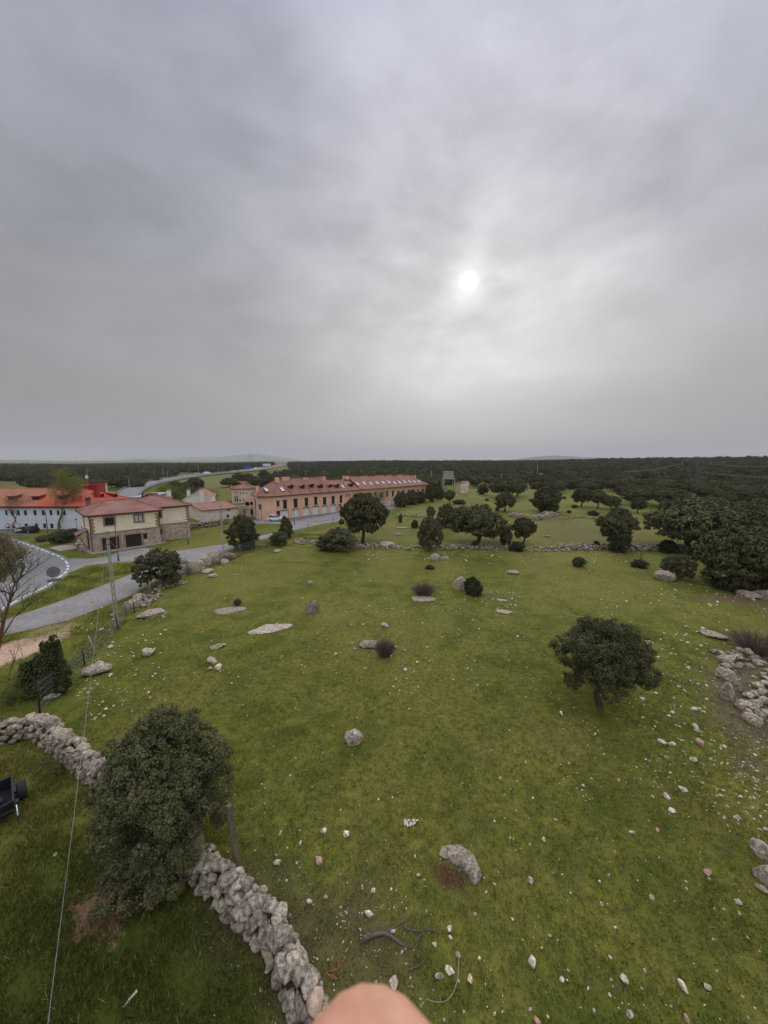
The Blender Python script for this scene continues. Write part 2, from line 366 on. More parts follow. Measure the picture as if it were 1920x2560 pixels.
# ---- ground
def ground_nodes(t, p):
    """turf colour at world position p, real patches of soil and dry grass included"""
    flat = t.v('MULTIPLY', p, (1, 1, 0))
    nA = t.noise(flat, .055, 4, .55, .3); nB = t.noise(flat, .45, 5, .65, .4); nC = t.noise(flat, 3.2, 5, .7); nD = t.noise(flat, 16, 3, .7)
    c = t.mix(t.mr(nB, .36, .62), (.097, .116, .014), (.180, .178, .028))
    c = t.mix(t.mr(nA, .42, .62, 0, .7), c, (.230, .198, .045))
    c = t.mix(t.mr(nC, .42, .66, 0, .7), c, (.060, .080, .012))
    c = t.mix(t.mr(nD, .54, .72, 0, .6), c, (.25, .225, .085))
    c = t.mix(t.mr(t.noise(flat, 1.1, 6, .7, .6), .57, .70, 0, .6), c, (.13, .105, .055))
    def ell(a, b_, wd, soft=.5, nz=.8):
        a, b_ = Vector(a[:2]), Vector(b_[:2]); mid = (a + b_) / 2; L = (b_ - a).length / 2 + .01; an = math.atan2((b_ - a).y, (b_ - a).x)
        q = t.add('ShaderNodeVectorMath', {0: flat, 1: (-mid.x, -mid.y, 0)}, operation='ADD').outputs[0]
        q = t.add('ShaderNodeVectorRotate', {'Vector': q, 'Angle': -an}, rotation_type='Z_AXIS').outputs[0]
        q = t.v('MULTIPLY', q, (1 / L, 1 / wd, 0)); d = t.v('LENGTH', q)
        d = t.m('ADD', d, t.m('MULTIPLY', t.m('SUBTRACT', nB, .5), nz * 1.6)); d = t.m('ADD', d, t.m('MULTIPLY', t.m('SUBTRACT', nC, .5), nz))
        return t.mr(d, 1 - soft * .5, 1 + soft * .5, 1, 0)
    # longer grass below the near wall, the shade there painted in as darker green
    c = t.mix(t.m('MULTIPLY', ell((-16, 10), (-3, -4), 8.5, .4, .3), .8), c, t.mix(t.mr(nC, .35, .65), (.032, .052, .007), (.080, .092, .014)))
    # thin brownish turf beside the wall
    c = t.mix(t.m('MULTIPLY', ell(G(700, 2330), G(1020, 2500), 2.2, .9, .8), .55), c, (.125, .095, .052))
    c = t.mix(t.m('MULTIPLY', ell(G(560, 2200), G(720, 2330), 1.6, .9, .8), .45), c, (.125, .095, .052))
    # sandy bank and the other bare soil
    c = t.mix(ell(G(-160, 1700), G(165, 1578), 1.9, .3, .7), c, t.mix(t.mr(nC, .4, .6), (.50, .335, .215), (.62, .45, .31)))
    c = t.mix(t.m('MULTIPLY', ell(G(60, 1590), G(200, 1560), 1.3, .5, .9), .6), c, (.42, .33, .15))
    c = t.mix(t.m('MULTIPLY', ell(G(190, 2330), G(310, 2215), 1.0, .5, 2.8), .9), c, t.mix(t.mr(nD, .4, .6), (.22, .13, .07), (.36, .23, .14)))
    c = t.mix(t.m('MULTIPLY', ell(G(170, 2352), G(410, 2235), .16, .6, .9), .7), c, (.24, .15, .06))
    c = t.mix(t.m('MULTIPLY', ell(G(1750, 1500), G(1960, 1500), 1.6, .7, .9), .75), c, (.17, .115, .06))
    c = t.mix(t.m('MULTIPLY', ell(G(1860, 1640), G(1880, 1900), 2.0, .7, 1.2), .7), c, (.17, .125, .08))
    c = t.mix(t.m('MULTIPLY', ell(G(1094, 2170), G(1166, 2216), .34, .9, 2.4), .8), c, t.mix(t.mr(nD, .4, .6), (.075, .032, .02), (.14, .065, .04)))
    c = t.mix(t.m('MULTIPLY', ell(G(1380, 1300), G(1600, 1365), 9, .8, .5), .6), c, (.15, .13, .055))
    c = t.mix(t.m('MULTIPLY', ell(G(950, 1325), G(1560, 1345), 7, .8, .5), .35), c, (.16, .145, .05))
    return c, nB, nC, nD
def ground_mat():
    m, t, b = new_mat('pasture turf'); p = pos(t)
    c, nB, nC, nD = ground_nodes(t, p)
    r = t.v('LENGTH', t.v('MULTIPLY', p, (1, 1, 0)))
    far = t.mix(t.mr(t.noise(p, .012, 3), .4, .6), (.11, .125, .032), (.18, .165, .065))
    c = t.mix(t.mr(r, 130, 300, 0, .75), c, far)
    t.put(b.inputs['Base Color'], c); b.inputs['Roughness'].default_value = .95; b.inputs['Specular IOR Level'].default_value = .1
    h = t.m('ADD', t.m('MULTIPLY', nB, 1.0), t.m('ADD', t.m('MULTIPLY', nC, .5), t.m('MULTIPLY', nD, .25)))
    bump(t, b, h, .8, .16); return m
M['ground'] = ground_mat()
def blade_mat():
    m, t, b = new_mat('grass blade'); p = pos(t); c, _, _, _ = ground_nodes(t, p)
    rn = t.add('ShaderNodeNewGeometry').outputs['Random Per Island']
    v = t.mr(rn, 0, 1, .6, 1.8, False); c = t.v('MULTIPLY', c, t.add('ShaderNodeCombineXYZ', {0: v, 1: v, 2: t.m('MULTIPLY', v, .95)}).outputs[0])
    c = t.mix(t.mr(rn, .90, .93, 0, .55), c, (.34, .30, .14))
    t.put(b.inputs['Base Color'], c); b.inputs['Roughness'].default_value = .8; b.inputs['Specular IOR Level'].default_value = .1; return m
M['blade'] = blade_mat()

# ------------------------------------------------------------------ ground, hills
rad = [0.0] + list(np.geomspace(2, 200, 46)) + list(np.geomspace(210, 3000, 80)) + list(np.geomspace(3200, 14000, 14))
NA = 300; V = [(0, 0, 0)]
for r_ in rad[1:]:
    for k in range(NA):
        a = 2 * math.pi * k / NA; x, y = r_ * math.sin(a), r_ * math.cos(a); V.append((x, y, float(terr(x, y))))
bm_f = [(0, 1 + (k + 1) % NA, 1 + k) for k in range(NA)]
for i in range(len(rad) - 2):
    for k in range(NA):
        a, b_ = 1 + i * NA + k, 1 + i * NA + (k + 1) % NA; bm_f.append((a, b_, b_ + NA, a + NA))
me = bpy.data.meshes.new('ground'); me.from_pydata(V, [], bm_f); me.materials.append(M['ground'])
me.polygons.foreach_set('use_smooth', np.ones(len(me.polygons), bool)); me.update()
tag(link('ground', me), kind='structure')

M['hill'] = mat('distant scrub hillside', (.06, .075, .06), .95, .3, .004, scale2=.0008)
def hills(name, dist, pts, depth):
    """a real ridge: px/py skyline points at a given distance, with front and back slopes"""
    rng = random.Random(int(dist)); V, Fc = [], []
    xs = np.arange(pts[0][0], pts[-1][0] + 1, 8.0); n = 7
    for x in xs:
        y = np.interp(x, [q[0] for q in pts], [q[1] for q in pts]); P = PV(x, y, dist)
        top = P.z + (rng.random() - .5) * dist * .0003
        for j in range(n):
            f = j / (n - 1) * 2 - 1; hh = (1 - abs(f)) ** .9
            V.append((P.x * (1 + f * depth / dist), dist + f * depth, -5 + (top + 5) * hh + (rng.random() - .5) * dist * .0004 * (hh > 0)))
    for i in range(len(xs) - 1):
        for j in range(n - 1): Fc.append((i * n + j, (i + 1) * n + j, (i + 1) * n + j + 1, i * n + j + 1))
    me = mesh_np(name, V, Fc, M['hill'], True); tag(link(name, me), kind='structure')
hills('hills', 7500, [(-500, 1151), (-60, 1149), (60, 1150), (150, 1152), (300, 1152), (360, 1151), (480, 1156), (760, 1158)], 900)
hills('mountains', 14000, [(240, 1156), (340, 1145), (420, 1148), (470, 1143), (520, 1144), (560, 1141), (600, 1137), (640, 1134), (700, 1143), (780, 1153), (900, 1158)], 1200)
hills('distant_hills', 7000, [(1100, 1160), (1180, 1156), (1230, 1152), (1290, 1148), (1340, 1142), (1380, 1139), (1430, 1141), (1500, 1145), (1560, 1147), (1700, 1152), (1980, 1158)], 1000)

# ------------------------------------------------------------------ roads
def sheet(name, pts, m, z):
    mb = MB(); mb.poly([(p[0], p[1], z) for p in pts], m); o = mb.build(name, tri=True); tag(o, kind='structure')
    me = o.data
    if me.polygons and me.polygons[0].normal.z < 0: me.flip_normals()
    return o
def circ3(a, b, c):
    ax, ay, bx, by, cx, cy = a.x, a.y, b.x, b.y, c.x, c.y; d = 2 * (ax * (by - cy) + bx * (cy - ay) + cx * (ay - by))
    ux = ((ax**2 + ay**2) * (by - cy) + (bx**2 + by**2) * (cy - ay) + (cx**2 + cy**2) * (ay - by)) / d
    uy = ((ax**2 + ay**2) * (cx - bx) + (bx**2 + by**2) * (ax - cx) + (cx**2 + cy**2) * (bx - ax)) / d
    return Vector((ux, uy)), math.hypot(ax - ux, ay - uy)
edge_px = [(-90, 1322), (0, 1338), (60, 1353), (118, 1374), (162, 1391), (178, 1404), (183, 1417), (178, 1428), (169, 1436), (125, 1467), (78, 1489), (20, 1521), (-90, 1570)]
edge = [G(*q) for q in edge_px]
sheet('roundabout_road', edge + [Vector((-80, 16)), Vector((-170, 20)), Vector((-170, 88)), Vector((-100, 78))], M['asphalt'], .006)
lane_px = [(172, 1397), (231, 1396), (270, 1391), (300, 1379), (363, 1369), (401, 1378), (430, 1379), (548, 1362), (575, 1358), (633, 1343), (688, 1331), (733, 1317),
           (735, 1325), (692, 1338), (633, 1355), (552, 1384), (463, 1408), (400, 1444), (338, 1483), (277, 1510), (169, 1551), (57, 1578), (0, 1590), (-150, 1622), (-150, 1588), (0, 1556),
           (34, 1543), (135, 1509), (236, 1472), (304, 1445), (341, 1430), (372, 1412), (347, 1402), (280, 1407), (216, 1414), (180, 1430), (178, 1415)]
sheet('lane_road', [G(*q) for q in lane_px], M['asphalt2'], .011)
ic, ir = circ3(G(20, 1392), G(56, 1423), G(10, 1468))
isl = [Vector((ic.x + ir * math.cos(a), ic.y + ir * math.sin(a))) for a in np.linspace(0, 2 * math.pi, 40, endpoint=False)]
mb = MB()
mb.add([(p.x, p.y, 0) for p in isl] + [(p.x, p.y, .14) for p in isl] + [(ic.x + (p.x - ic.x) * .96, ic.y + (p.y - ic.y) * .96, .14) for p in isl],
       [(i, (i + 1) % 40, 40 + (i + 1) % 40, 40 + i) for i in range(40)] + [(40 + i, 40 + (i + 1) % 40, 80 + (i + 1) % 40, 80 + i) for i in range(40)], M['concrete'])
mb.poly([(ic.x + (p.x - ic.x) * .96, ic.y + (p.y - ic.y) * .96, .14) for p in isl], M['ground'])
tag(mb.build('roundabout_island'), kind='structure')
def dashes(mb, pts, wd, on, off, z, inset=0.0):
    L = 0; pts = [Vector((p[0], p[1])) for p in pts]; seg = []
    for a, b_ in zip(pts, pts[1:]):
        d = b_ - a; l = d.length; n = max(1, int(l / .25))
        for i in range(n):
            s = L + l * i / n
            if off == 0 or (s % (on + off)) < on:
                p0 = a + d * i / n; p1 = a + d * (i + 1) / n; q = Vector((-d.y, d.x)).normalized()
                mb.poly([(*(p0 + q * (inset - wd / 2)), z), (*(p1 + q * (inset - wd / 2)), z), (*(p1 + q * (inset + wd / 2)), z), (*(p0 + q * (inset + wd / 2)), z)], M['paint'])
        L += l
mb = MB()
dashes(mb, edge[1:6], .24, 1.6, .9, .016, -.5); dashes(mb, edge[5:9], .26, 1.2, .8, .016, -.5); dashes(mb, edge[8:13], .22, 4.0, .7, .016, -.5)
cl_ = [Vector((ic.x + (ir + .45) * math.cos(a), ic.y + (ir + .45) * math.sin(a))) for a in np.linspace(-1.5, 1.8, 50)]
dashes(mb, cl_, .24, 1.5, 1.1, .016)
tag(mb.build('road_marking'), kind='structure')
sheet('car_park', [G(-80, 1332), G(0, 1334), G(95, 1339), G(60, 1329), G(100, 1326), G(0, 1326), G(-80, 1326)], M['asphalt3'], .011)
sheet('path', [G(123, 1370), G(150, 1364), G(189, 1362), G(205, 1360), G(212, 1368), G(190, 1371), G(150, 1378)], M['paving'], .011)
sheet('house_pavement', [G(186, 1362), G(200, 1358), G(232, 1377), G(300, 1369), G(415, 1353), G(415, 1357), G(363, 1366), G(300, 1376), G(232, 1386), G(195, 1372)], M['paving'], .017)
sheet('parking_road', [G(610, 1303), G(640, 1301), G(720, 1297), G(735, 1303), G(860, 1278), G(985, 1265), G(1000, 1268), G(965, 1275), G(880, 1297), G(790, 1313), G(735, 1326), G(733, 1317), G(700, 1310), G(610, 1308)], M['asphalt2'], .016)
sheet('parking_bay', [G(683, 1302), G(797, 1285), G(870, 1276), G(980, 1262), G(985, 1265), G(860, 1278), G(800, 1291), G(738, 1301), G(700, 1303)], M['asphalt3'], .02)
def strip(mb, a, b_, wd, h, m):
    mb.bar((a[0], a[1], h / 2), (b_[0], b_[1], h / 2), wd, m, h)
mb = MB(); kp = [(738, 1301.5), (770, 1303), (797, 1305.5), (830, 1299), (855, 1293), (895, 1284), (960, 1273), (990, 1267)]
for a, b_ in zip(kp, kp[1:]): strip(mb, G(*a), G(*b_), .35, .14, M['concrete'])
tag(mb.build('kerb'), kind='structure')
# highway across the plain
hw = [(300, 1262), (322, 1244), (333, 1231), (352, 1221), (378, 1212), (415, 1204), (452, 1197), (515, 1189), (578, 1183), (642, 1176), (680, 1169), (712, 1163)]
hp = [GT(*q) for q in hw]; mb = MB(); rl = MB()
def smooth_path(P, n=6):
    out = []
    for i in range(len(P) - 1):
        p0, p1, p2, p3 = P[max(i - 1, 0)], P[i], P[i + 1], P[min(i + 2, len(P) - 1)]
        for k in range(n):
            t_ = k / n; out.append(.5 * ((2 * p1) + (p2 - p0) * t_ + (2 * p0 - 5 * p1 + 4 * p2 - p3) * t_**2 + (3 * p1 - p0 - 3 * p2 + p3) * t_**3))
    return out + [P[-1]]
hs = smooth_path(hp)
def off(P, i, d):
    a, b_ = P[max(i - 1, 0)], P[min(i + 1, len(P) - 1)]; t_ = (b_ - a); n = Vector((-t_.y, t_.x, 0)).normalized(); q = P[i] + n * d
    return Vector((q.x, q.y, float(terr(q.x, q.y)) + 1.0))
for i in range(len(hs) - 1):
    wd = 3.6 + 4.5 * min(1, i / 50)
    a0, a1, b0, b1 = off(hs, i, -wd), off(hs, i, wd), off(hs, i + 1, -wd), off(hs, i + 1, wd)
    mb.poly([a0, b0, b1, a1], M['asphalt'])
    for s_ in (-1, 1):
        q0, q1 = (a0, b0) if s_ < 0 else (a1, b1); sh = Vector((0, 0, -1.2)); mb.poly([q0, q1, q1 + sh, q0 + sh], M['ground'])
        rl.bar(q0 + Vector((0, 0, .6)), q1 + Vector((0, 0, .6)), .12, M['steel'], .5)
tag(mb.build('highway'), kind='structure')
tag(rl.build('guardrail'), 'long steel crash barriers edging the highway across the plain', 'guardrail')
# ------------------------------------------------------------------ buildings
class Face:
    """upright wall plane from ground point A to B (A left, B right seen from outside)"""
    def __init__(s, A, B):
        s.A = Vector((A[0], A[1], 0)); s.B = Vector((B[0], B[1], 0)); s.L = (s.B - s.A).length; s.e = (s.B - s.A) / s.L
        s.n = Vector((s.e.y, -s.e.x, 0)); s.holes = []
        s.rz = math.atan2(s.e.y, s.e.x)
    def p(s, u, z, o=0.0): return s.A + s.e * u + s.n * o + Vector((0, 0, z))
    def uz(s, px, py):
        d = Vector(ray(px, py)); o = Vector((0, 0, CAM_H)); t = (s.A - o).dot(s.n) / d.dot(s.n); P = o + d * t
        return (P - s.A).dot(s.e), P.z
    def rect(s, x0, y0, x1, y1):
        """opening from its pixel box in the survey, as u0,u1,z0,z1"""
        ym = (y0 + y1) / 2; xm = (x0 + x1) / 2
        return s.uz(x0, ym)[0], s.uz(x1, ym)[0], s.uz(xm, y1)[1], s.uz(xm, y0)[1]
    def walls(s, mb, z0, z1, m, bands=None, dep=.2, rev=None):
        us = sorted({0, s.L} | {max(0, min(s.L, h[i])) for h in s.holes for i in (0, 1)})
        zs = sorted({z0, z1} | {max(z0, min(z1, h[i])) for h in s.holes for i in (2, 3)} | ({bands[0]} if bands else set()))
        for i in range(len(us) - 1):
            for j in range(len(zs) - 1):
                um, zm = (us[i] + us[i + 1]) / 2, (zs[j] + zs[j + 1]) / 2
                if any(h[0] < um < h[1] and h[2] < zm < h[3] for h in s.holes): continue
                mm = bands[1] if bands and zm < bands[0] else m
                mb.poly([s.p(us[i], zs[j]), s.p(us[i + 1], zs[j]), s.p(us[i + 1], zs[j + 1]), s.p(us[i], zs[j + 1])], mm)
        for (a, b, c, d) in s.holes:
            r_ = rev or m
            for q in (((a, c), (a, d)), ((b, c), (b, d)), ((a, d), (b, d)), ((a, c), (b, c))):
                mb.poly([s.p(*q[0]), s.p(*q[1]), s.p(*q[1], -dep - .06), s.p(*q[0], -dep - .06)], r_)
def fbox(mb, f, u0, u1, z0, z1, o0, o1, m):
    P = [f.p(u, z, o) for o in (o0, o1) for u, z in ((u0, z0), (u1, z0), (u1, z1), (u0, z1))]
    mb.add(P, [(3, 2, 1, 0), (4, 5, 6, 7), (0, 1, 5, 4), (1, 2, 6, 5), (2, 3, 7, 6), (3, 0, 4, 7)], m)
def window(f, h, par, fm, dep=.2, mull=1, surround=None, lintel=None, curtain=False, lab=None, name='window', pane_m=None, fw=.08, bars=0):
    a, b, c, d = h; f.holes.append(h); mb = MB()
    o0, o1 = -dep - .03, -dep + .05
    fbox(mb, f, a, b, c, c + fw, o0, o1, fm); fbox(mb, f, a, b, d - fw, d, o0, o1, fm)
    fbox(mb, f, a, a + fw, c + fw, d - fw, o0, o1, fm); fbox(mb, f, b - fw, b, c + fw, d - fw, o0, o1, fm)
    for k in range(mull):
        u = a + (b - a) * (k + 1) / (mull + 1); fbox(mb, f, u - fw / 2, u + fw / 2, c + fw, d - fw, o0, o1 - .01, fm)
    w_ = mb.build(name, par); 
    if lab: w_['label'] = lab
    mb = MB(); fbox(mb, f, a + fw * .5, b - fw * .5, c + fw * .5, d - fw * .5, -dep - .02, -dep, pane_m or M['glass'])
    pn = mb.build('pane', None, False); pn.parent = w_; pn.matrix_parent_inverse = w_.matrix_world.inverted() if False else Matrix()
    pn.matrix_parent_inverse = (Matrix.Translation(par.location) @ w_.matrix_parent_inverse).inverted()
    if curtain:
        mb = MB(); wdt = (b - a - 2 * fw)
        for q in (0, 1):
            ua = a + fw + q * wdt * .56; mb.add([f.p(ua + wdt * .44 * i / 6, z, -dep + .012 + .012 * (i % 2)) for z in (c + fw, d - fw) for i in range(7)], [(i, i + 1, i + 8, i + 7) for i in range(6)], M['curtain'])
        cu = mb.build('curtain', None, False); cu.parent = w_; cu.matrix_parent_inverse = pn.matrix_parent_inverse.copy()
    if surround:
        sw, sm = surround; mb = MB()
        fbox(mb, f, a - sw, b + sw, d, d + sw, 0, .07, sm); fbox(mb, f, a - sw, b + sw, c - sw * .7, c, 0, .09, sm)
        fbox(mb, f, a - sw, a, c, d, 0, .06, sm); fbox(mb, f, b, b + sw, c, d, 0, .06, sm)
        fbox(mb, f, a - sw * 1.35, b + sw * 1.35, d + sw, d + sw + .12, 0, .12, sm)
        fbox(mb, f, (a + b) / 2 - .18, (a + b) / 2 + .18, d + sw + .12, d + sw + .24, 0, .1, sm)
        mb.build('window_surround', par)
    if lintel:
        mb = MB(); fbox(mb, f, a - .18, b + .18, d - .02, d + .16, .005, .1, lintel); mb.build('lintel', par); mb = MB(); fbox(mb, f, a - .1, b + .1, c - .09, c, .005, .1, M['tan']); mb.build('window_sill', par)
    return w_
def door(f, h, par, m, name='door', dep=.15, lab=None, lines=0, lintel=None):
    a, b, c, d = h; f.holes.append(h); mb = MB()
    if lines:
        for k in range(lines):
            za, zb = c + (d - c) * k / lines, c + (d - c) * (k + 1) / lines
            fbox(mb, f, a, b, za + .01, zb - .01, -dep - .05, -dep, m)
        fbox(mb, f, a, b, c, d, -dep - .06, -dep - .03, m)
    else: fbox(mb, f, a, b, c, d, -dep - .06, -dep, m)
    o = mb.build(name, par)
    if lintel:
        q = MB(); fbox(q, f, a - .1, b + .1, d - .02, d + .1, .005, .09, lintel); q.build('lintel', par)
    if lab: o['label'] = lab
    return o
def slab(mb, pts, th, m, m2=None):
    """roof plane with thickness"""
    pts = [Vector(p) for p in pts]; dn = Vector((0, 0, -th)); mb.poly(pts, m); mb.poly([p + dn for p in pts][::-1], m2 or m)
    for a, b in zip(pts, pts[1:] + pts[:1]): mb.poly([a, a + dn, b + dn, b], m2 or m)
def hip_roof(par, O, e, n, u0, u1, d0, d1, ze, rise, m, over=.5, hipL=None, hipR=None, fascia=None, name='roof', ridge=None):
    """O corner, e along, n outward. depth runs from d0 (front) to d1 (behind, positive inward)"""
    P = lambda u, d, z: Vector((O[0], O[1], 0)) + e * u - n * d + Vector((0, 0, z))
    a, b, c, d_ = u0 - over, u1 + over, d0 - over, d1 + over; mid = (d0 + d1) / 2; hL = (d_ - c) / 2 if hipL is None else hipL; hR = (d_ - c) / 2 if hipR is None else hipR
    zl = ze - .0; F0, F1, B0, B1 = P(a, c, zl), P(b, c, zl), P(a, d_, zl), P(b, d_, zl); R0, R1 = P(a + hL, mid, zl + rise), P(b - hR, mid, zl + rise)
    mb = MB(); fm = fascia or m
    mb.poly([F0, F1, R1, R0], m); mb.poly([B1, B0, R0, R1], m)
    mb.poly([B0, F0, R0], m if hL > .05 else fm); mb.poly([F1, B1, R1], m if hR > .05 else fm)
    dn = Vector((0, 0, -.18)); q = [F0, F1, B1, B0]
    for s_, t_ in zip(q, q[1:] + q[:1]): mb.poly([s_, s_ + dn, t_ + dn, t_], fm)
    mb.poly([x + dn for x in q][::-1], fm)
    for s_, t_ in ((F0, R0), (B0, R0), (F1, R1), (B1, R1), (R0, R1)):
        up = Vector((0, 0, .05)); mb.tube([s_ + up, t_ + up], .1, m, 5)
    gut = MB().__class__(); 
    r_ = mb.build(name, par)
    g = MB(); g.bar(P(a, c - .06, zl - .1), P(b, c - .06, zl - .1), .14, M['frame']); g.bar(P(a - .06, c, zl - .1), P(a - .06, d_, zl - .1), .14, M['frame']); g.build('gutter', par)
    def plane(px, py, side='F'):
        """point where a sight line meets the front (F), left hip (L) or right (R) roof plane"""
        T = {'F': (F0, F1, R0), 'L': (B0, F0, R0), 'R': (F1, B1, R1)}[side]; nn = (T[1] - T[0]).cross(T[2] - T[0]).normalized()
        if nn.z < 0: nn = -nn
        dd = Vector(ray(px, py)); o = Vector((0, 0, CAM_H)); t = (T[0] - o).dot(nn) / dd.dot(nn); return o + dd * t, nn
    return r_, plane
def chimney(par, px0, px1, pt, pb, dist, m, cap=None, rz=0.0, lab=None, dp=.9, antenna=False, sink=1.2):
    P0, P1 = PV(px0, pb, dist), PV(px1, pb, dist); top = PV(px0, pt, dist).z; wd = P1.x - P0.x; cx = (P0.x + P1.x) / 2; zb = P0.z - sink
    mb = MB(); c = Vector((cx, dist, (zb + top) / 2)); mb.box(c, (wd * .92, dp, top - zb), m, rz); o = mb.build('chimney', par)
    mb = MB(); mb.box((cx, dist, top + .06), (wd * 1.1, dp * 1.15, .12), cap or M['brick'], rz)
    for q in (-1, 1): mb.box((cx + q * wd * .3, dist, top + .22), (wd * .16, dp * .7, .22), cap or M['brick'], rz)
    mb.box((cx, dist, top + .36), (wd * 1.0, dp, .07), cap or M['frame'], rz)
    k = mb.build('chimney_cap', None, False); k.parent = o; k.matrix_parent_inverse = (Matrix.Translation(par.location) @ o.matrix_parent_inverse).inverted()
    if antenna:
        mb = MB(); q = Vector((cx + .3, dist, top)); h_ = random.uniform(1.4, 2.4); mb.bar(q, q + Vector((0, 0, h_)), .05, M['steel'])
        for j in range(4): mb.bar(q + Vector((-.45, 0, h_ - .15 * j)), q + Vector((.45, 0, h_ - .15 * j)), .03, M['steel'])
        mb.build('antenna', par)
    if lab: o['label'] = lab
    return o
def zpx(x, y, sc, ox, oy): return ox + x / sc, oy + y / sc

# --- cream and stone house -------------------------------------------------
def cream_house():
    A, B = G(232, 1381), G(403, 1357)
    f = Face(A, B); r_ = root('stone_house', f.A, 'cream house with rough stone ground floor and two dark garage doors, beside the roundabout', 'house')
    Z = lambda *q: (*zpx(q[0], q[1], 5.184, 180, 1220), *zpx(q[2], q[3], 5.184, 180, 1220))
    ze = 6.15; D = 10.2
    # front face openings
    window(f, f.rect(*Z(425, 385, 550, 480)), r_, M['frame'], surround=(.24, M['tan']), lab='dark window with white blind cord in stone surround')
    window(f, f.rect(*Z(815, 348, 920, 438)), r_, M['frame'], surround=(.24, M['tan']), curtain=True, lab='window with white curtains in stone surround')
    window(f, f.rect(*Z(925, 585, 978, 658)), r_, M['frame'])
    a = f.rect(*Z(397, 640, 617, 812)); door(f, (a[0], a[1], .02, a[3]), r_, M['browndoor'], 'garage_door', lines=9)
    b = f.rect(*Z(700, 600, 905, 775)); door(f, (b[0], b[1], .02, b[3]), r_, M['browndoor'], 'garage_door', lines=9)
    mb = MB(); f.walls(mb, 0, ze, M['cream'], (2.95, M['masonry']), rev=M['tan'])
    # left side, back
    fl = Face(f.A - f.n * D, f.A); 
    window(fl, (fl.L - 6.4, fl.L - 5.6, 3.6, 4.9), r_, M['frame'], surround=(.2, M['tan']))
    fl.walls(mb, 0, ze, M['cream'], (2.95, M['masonry']))
    fb = Face(f.B - f.n * D, f.A - f.n * D); fb.walls(mb, 0, ze, M['cream'], (2.95, M['masonry']))
    fr = Face(f.B, f.B - f.n * D); fr.walls(mb, 0, ze, M['cream'], (2.95, M['masonry']))
    mb.build('wall', r_)
    t = MB()
    for ff in (f, fl):
        fbox(t, ff, 0, ff.L, 2.86, 3.08, 0, .07, M['tan']); fbox(t, ff, 0, ff.L, ze - .42, ze - .2, 0, .1, M['tan'])
    for k in range(9):          # quoins at the corners
        z = 3.08 + k * .3; l = .62 if k % 2 else .42
        if z + .29 > ze - .42: break
        fbox(t, f, 0.0, l, z, z + .29, 0, .055, M['tan']); fbox(t, f, f.L - l, f.L, z, z + .29, 0, .055, M['tan'])
    for h in (a, b): fbox(t, f, h[0] - .3, h[0] - .02, 0, h[3] + .25, 0, .05, M['tan']); fbox(t, f, h[1] + .02, h[1] + .3, 0, h[3] + .25, 0, .05, M['tan']); fbox(t, f, h[0] - .02, h[1] + .02, h[3] + .01, h[3] + .25, 0, .05, M['tan'])
    t.build('stone_trim', r_)
    g = MB(); g.bar(f.p(.02, 0, .1), f.p(.02, ze - .2, .1), .09, M['frame']); g.build('downpipe', r_); g = MB(); g.bar(f.p(f.L + .02, 3, .1), f.p(f.L + .02, ze - .2, .1), .09, M['frame']); g.build('downpipe', r_)
    hip_roof(r_, f.A, f.e, f.n, 0, f.L, 0, D, ze, 1.75, M['roof_m'], .55, 3.6, 3.4)
    # right wing, set back
    O2 = f.B - f.n * 1.6; e2 = (G(477, 1343) - G(402, 1351)); e2.z = 0; e2.normalize(); E2 = O2 + f.e * 5.6
    f2 = Face(O2, E2); z2 = 6.45
    window(f2, f2.rect(*Z(1130, 308, 1155, 382)), r_, M['frame'], mull=0, surround=(.22, M['tan'])); window(f2, f2.rect(*Z(1145, 535, 1168, 595)), r_, M['frame'], mull=0, surround=(.2, M['tan']))
    mb = MB(); f2.walls(mb, 0, z2, M['cream'], (3.05, M['masonry']), rev=M['tan']); Face(f2.B, f2.B - f2.n * 9).walls(mb, 0, z2, M['cream'], (3.05, M['masonry'])); Face(f2.B - f2.n * 9, f2.A - f2.n * 9).walls(mb, 0, z2, M['cream'])
    mb.build('wall', r_)
    t = MB(); fbox(t, f2, 0, f2.L, 2.96, 3.18, 0, .07, M['tan']); fbox(t, f2, 0, f2.L, z2 - .42, z2 - .2, 0, .1, M['tan'])
    for k in range(10): l = .6 if k % 2 else .4; fbox(t, f2, f2.L - l, f2.L, 3.18 + k * .28, 3.18 + k * .28 + .27, 0, .055, M['tan'])
    t.build('stone_trim', r_)
    hip_roof(r_, f2.A, f2.e, f2.n, -3.2, f2.L, 0, 9, z2, 1.7, M['roof_m'], .5, 4, 4.5)
    chimney(r_, 216.5, 227, 1249, 1266, 66.0, M['chimney'], M['blacktop'], .8, sink=.7)
    chimney(r_, 356, 367, 1241, 1252, 74.5, M['chimney'], M['blacktop'], .8); chimney(r_, 376.5, 386.5, 1239, 1256, 73.0, M['chimney'], M['chimney'], .8)
    # porch on the left side
    u = fl.L - 3.3; mb = MB(); P = lambda uu, z, o: fl.p(uu, z, o)
    slab(mb, [P(u - 1.5, 2.75, 1.7), P(u + 1.5, 2.75, 1.7), P(u + 1.5, 3.5, 0), P(u - 1.5, 3.5, 0)], .16, M['roof_m'], M['frame']); mb.build('porch_roof', r_)
    for q in (-1.3, 1.3): mb = MB(); mb.box(P(u + q, 1.35, 1.45), (.28, .28, 2.7), M['tan'], fl.rz); mb.build('porch_column', r_)
    mb = MB(); fbox(mb, fl, u - .5, u + .5, 0.02, 2.2, .01, .07, M['browndoor']); mb.build('door', r_)
cream_house()

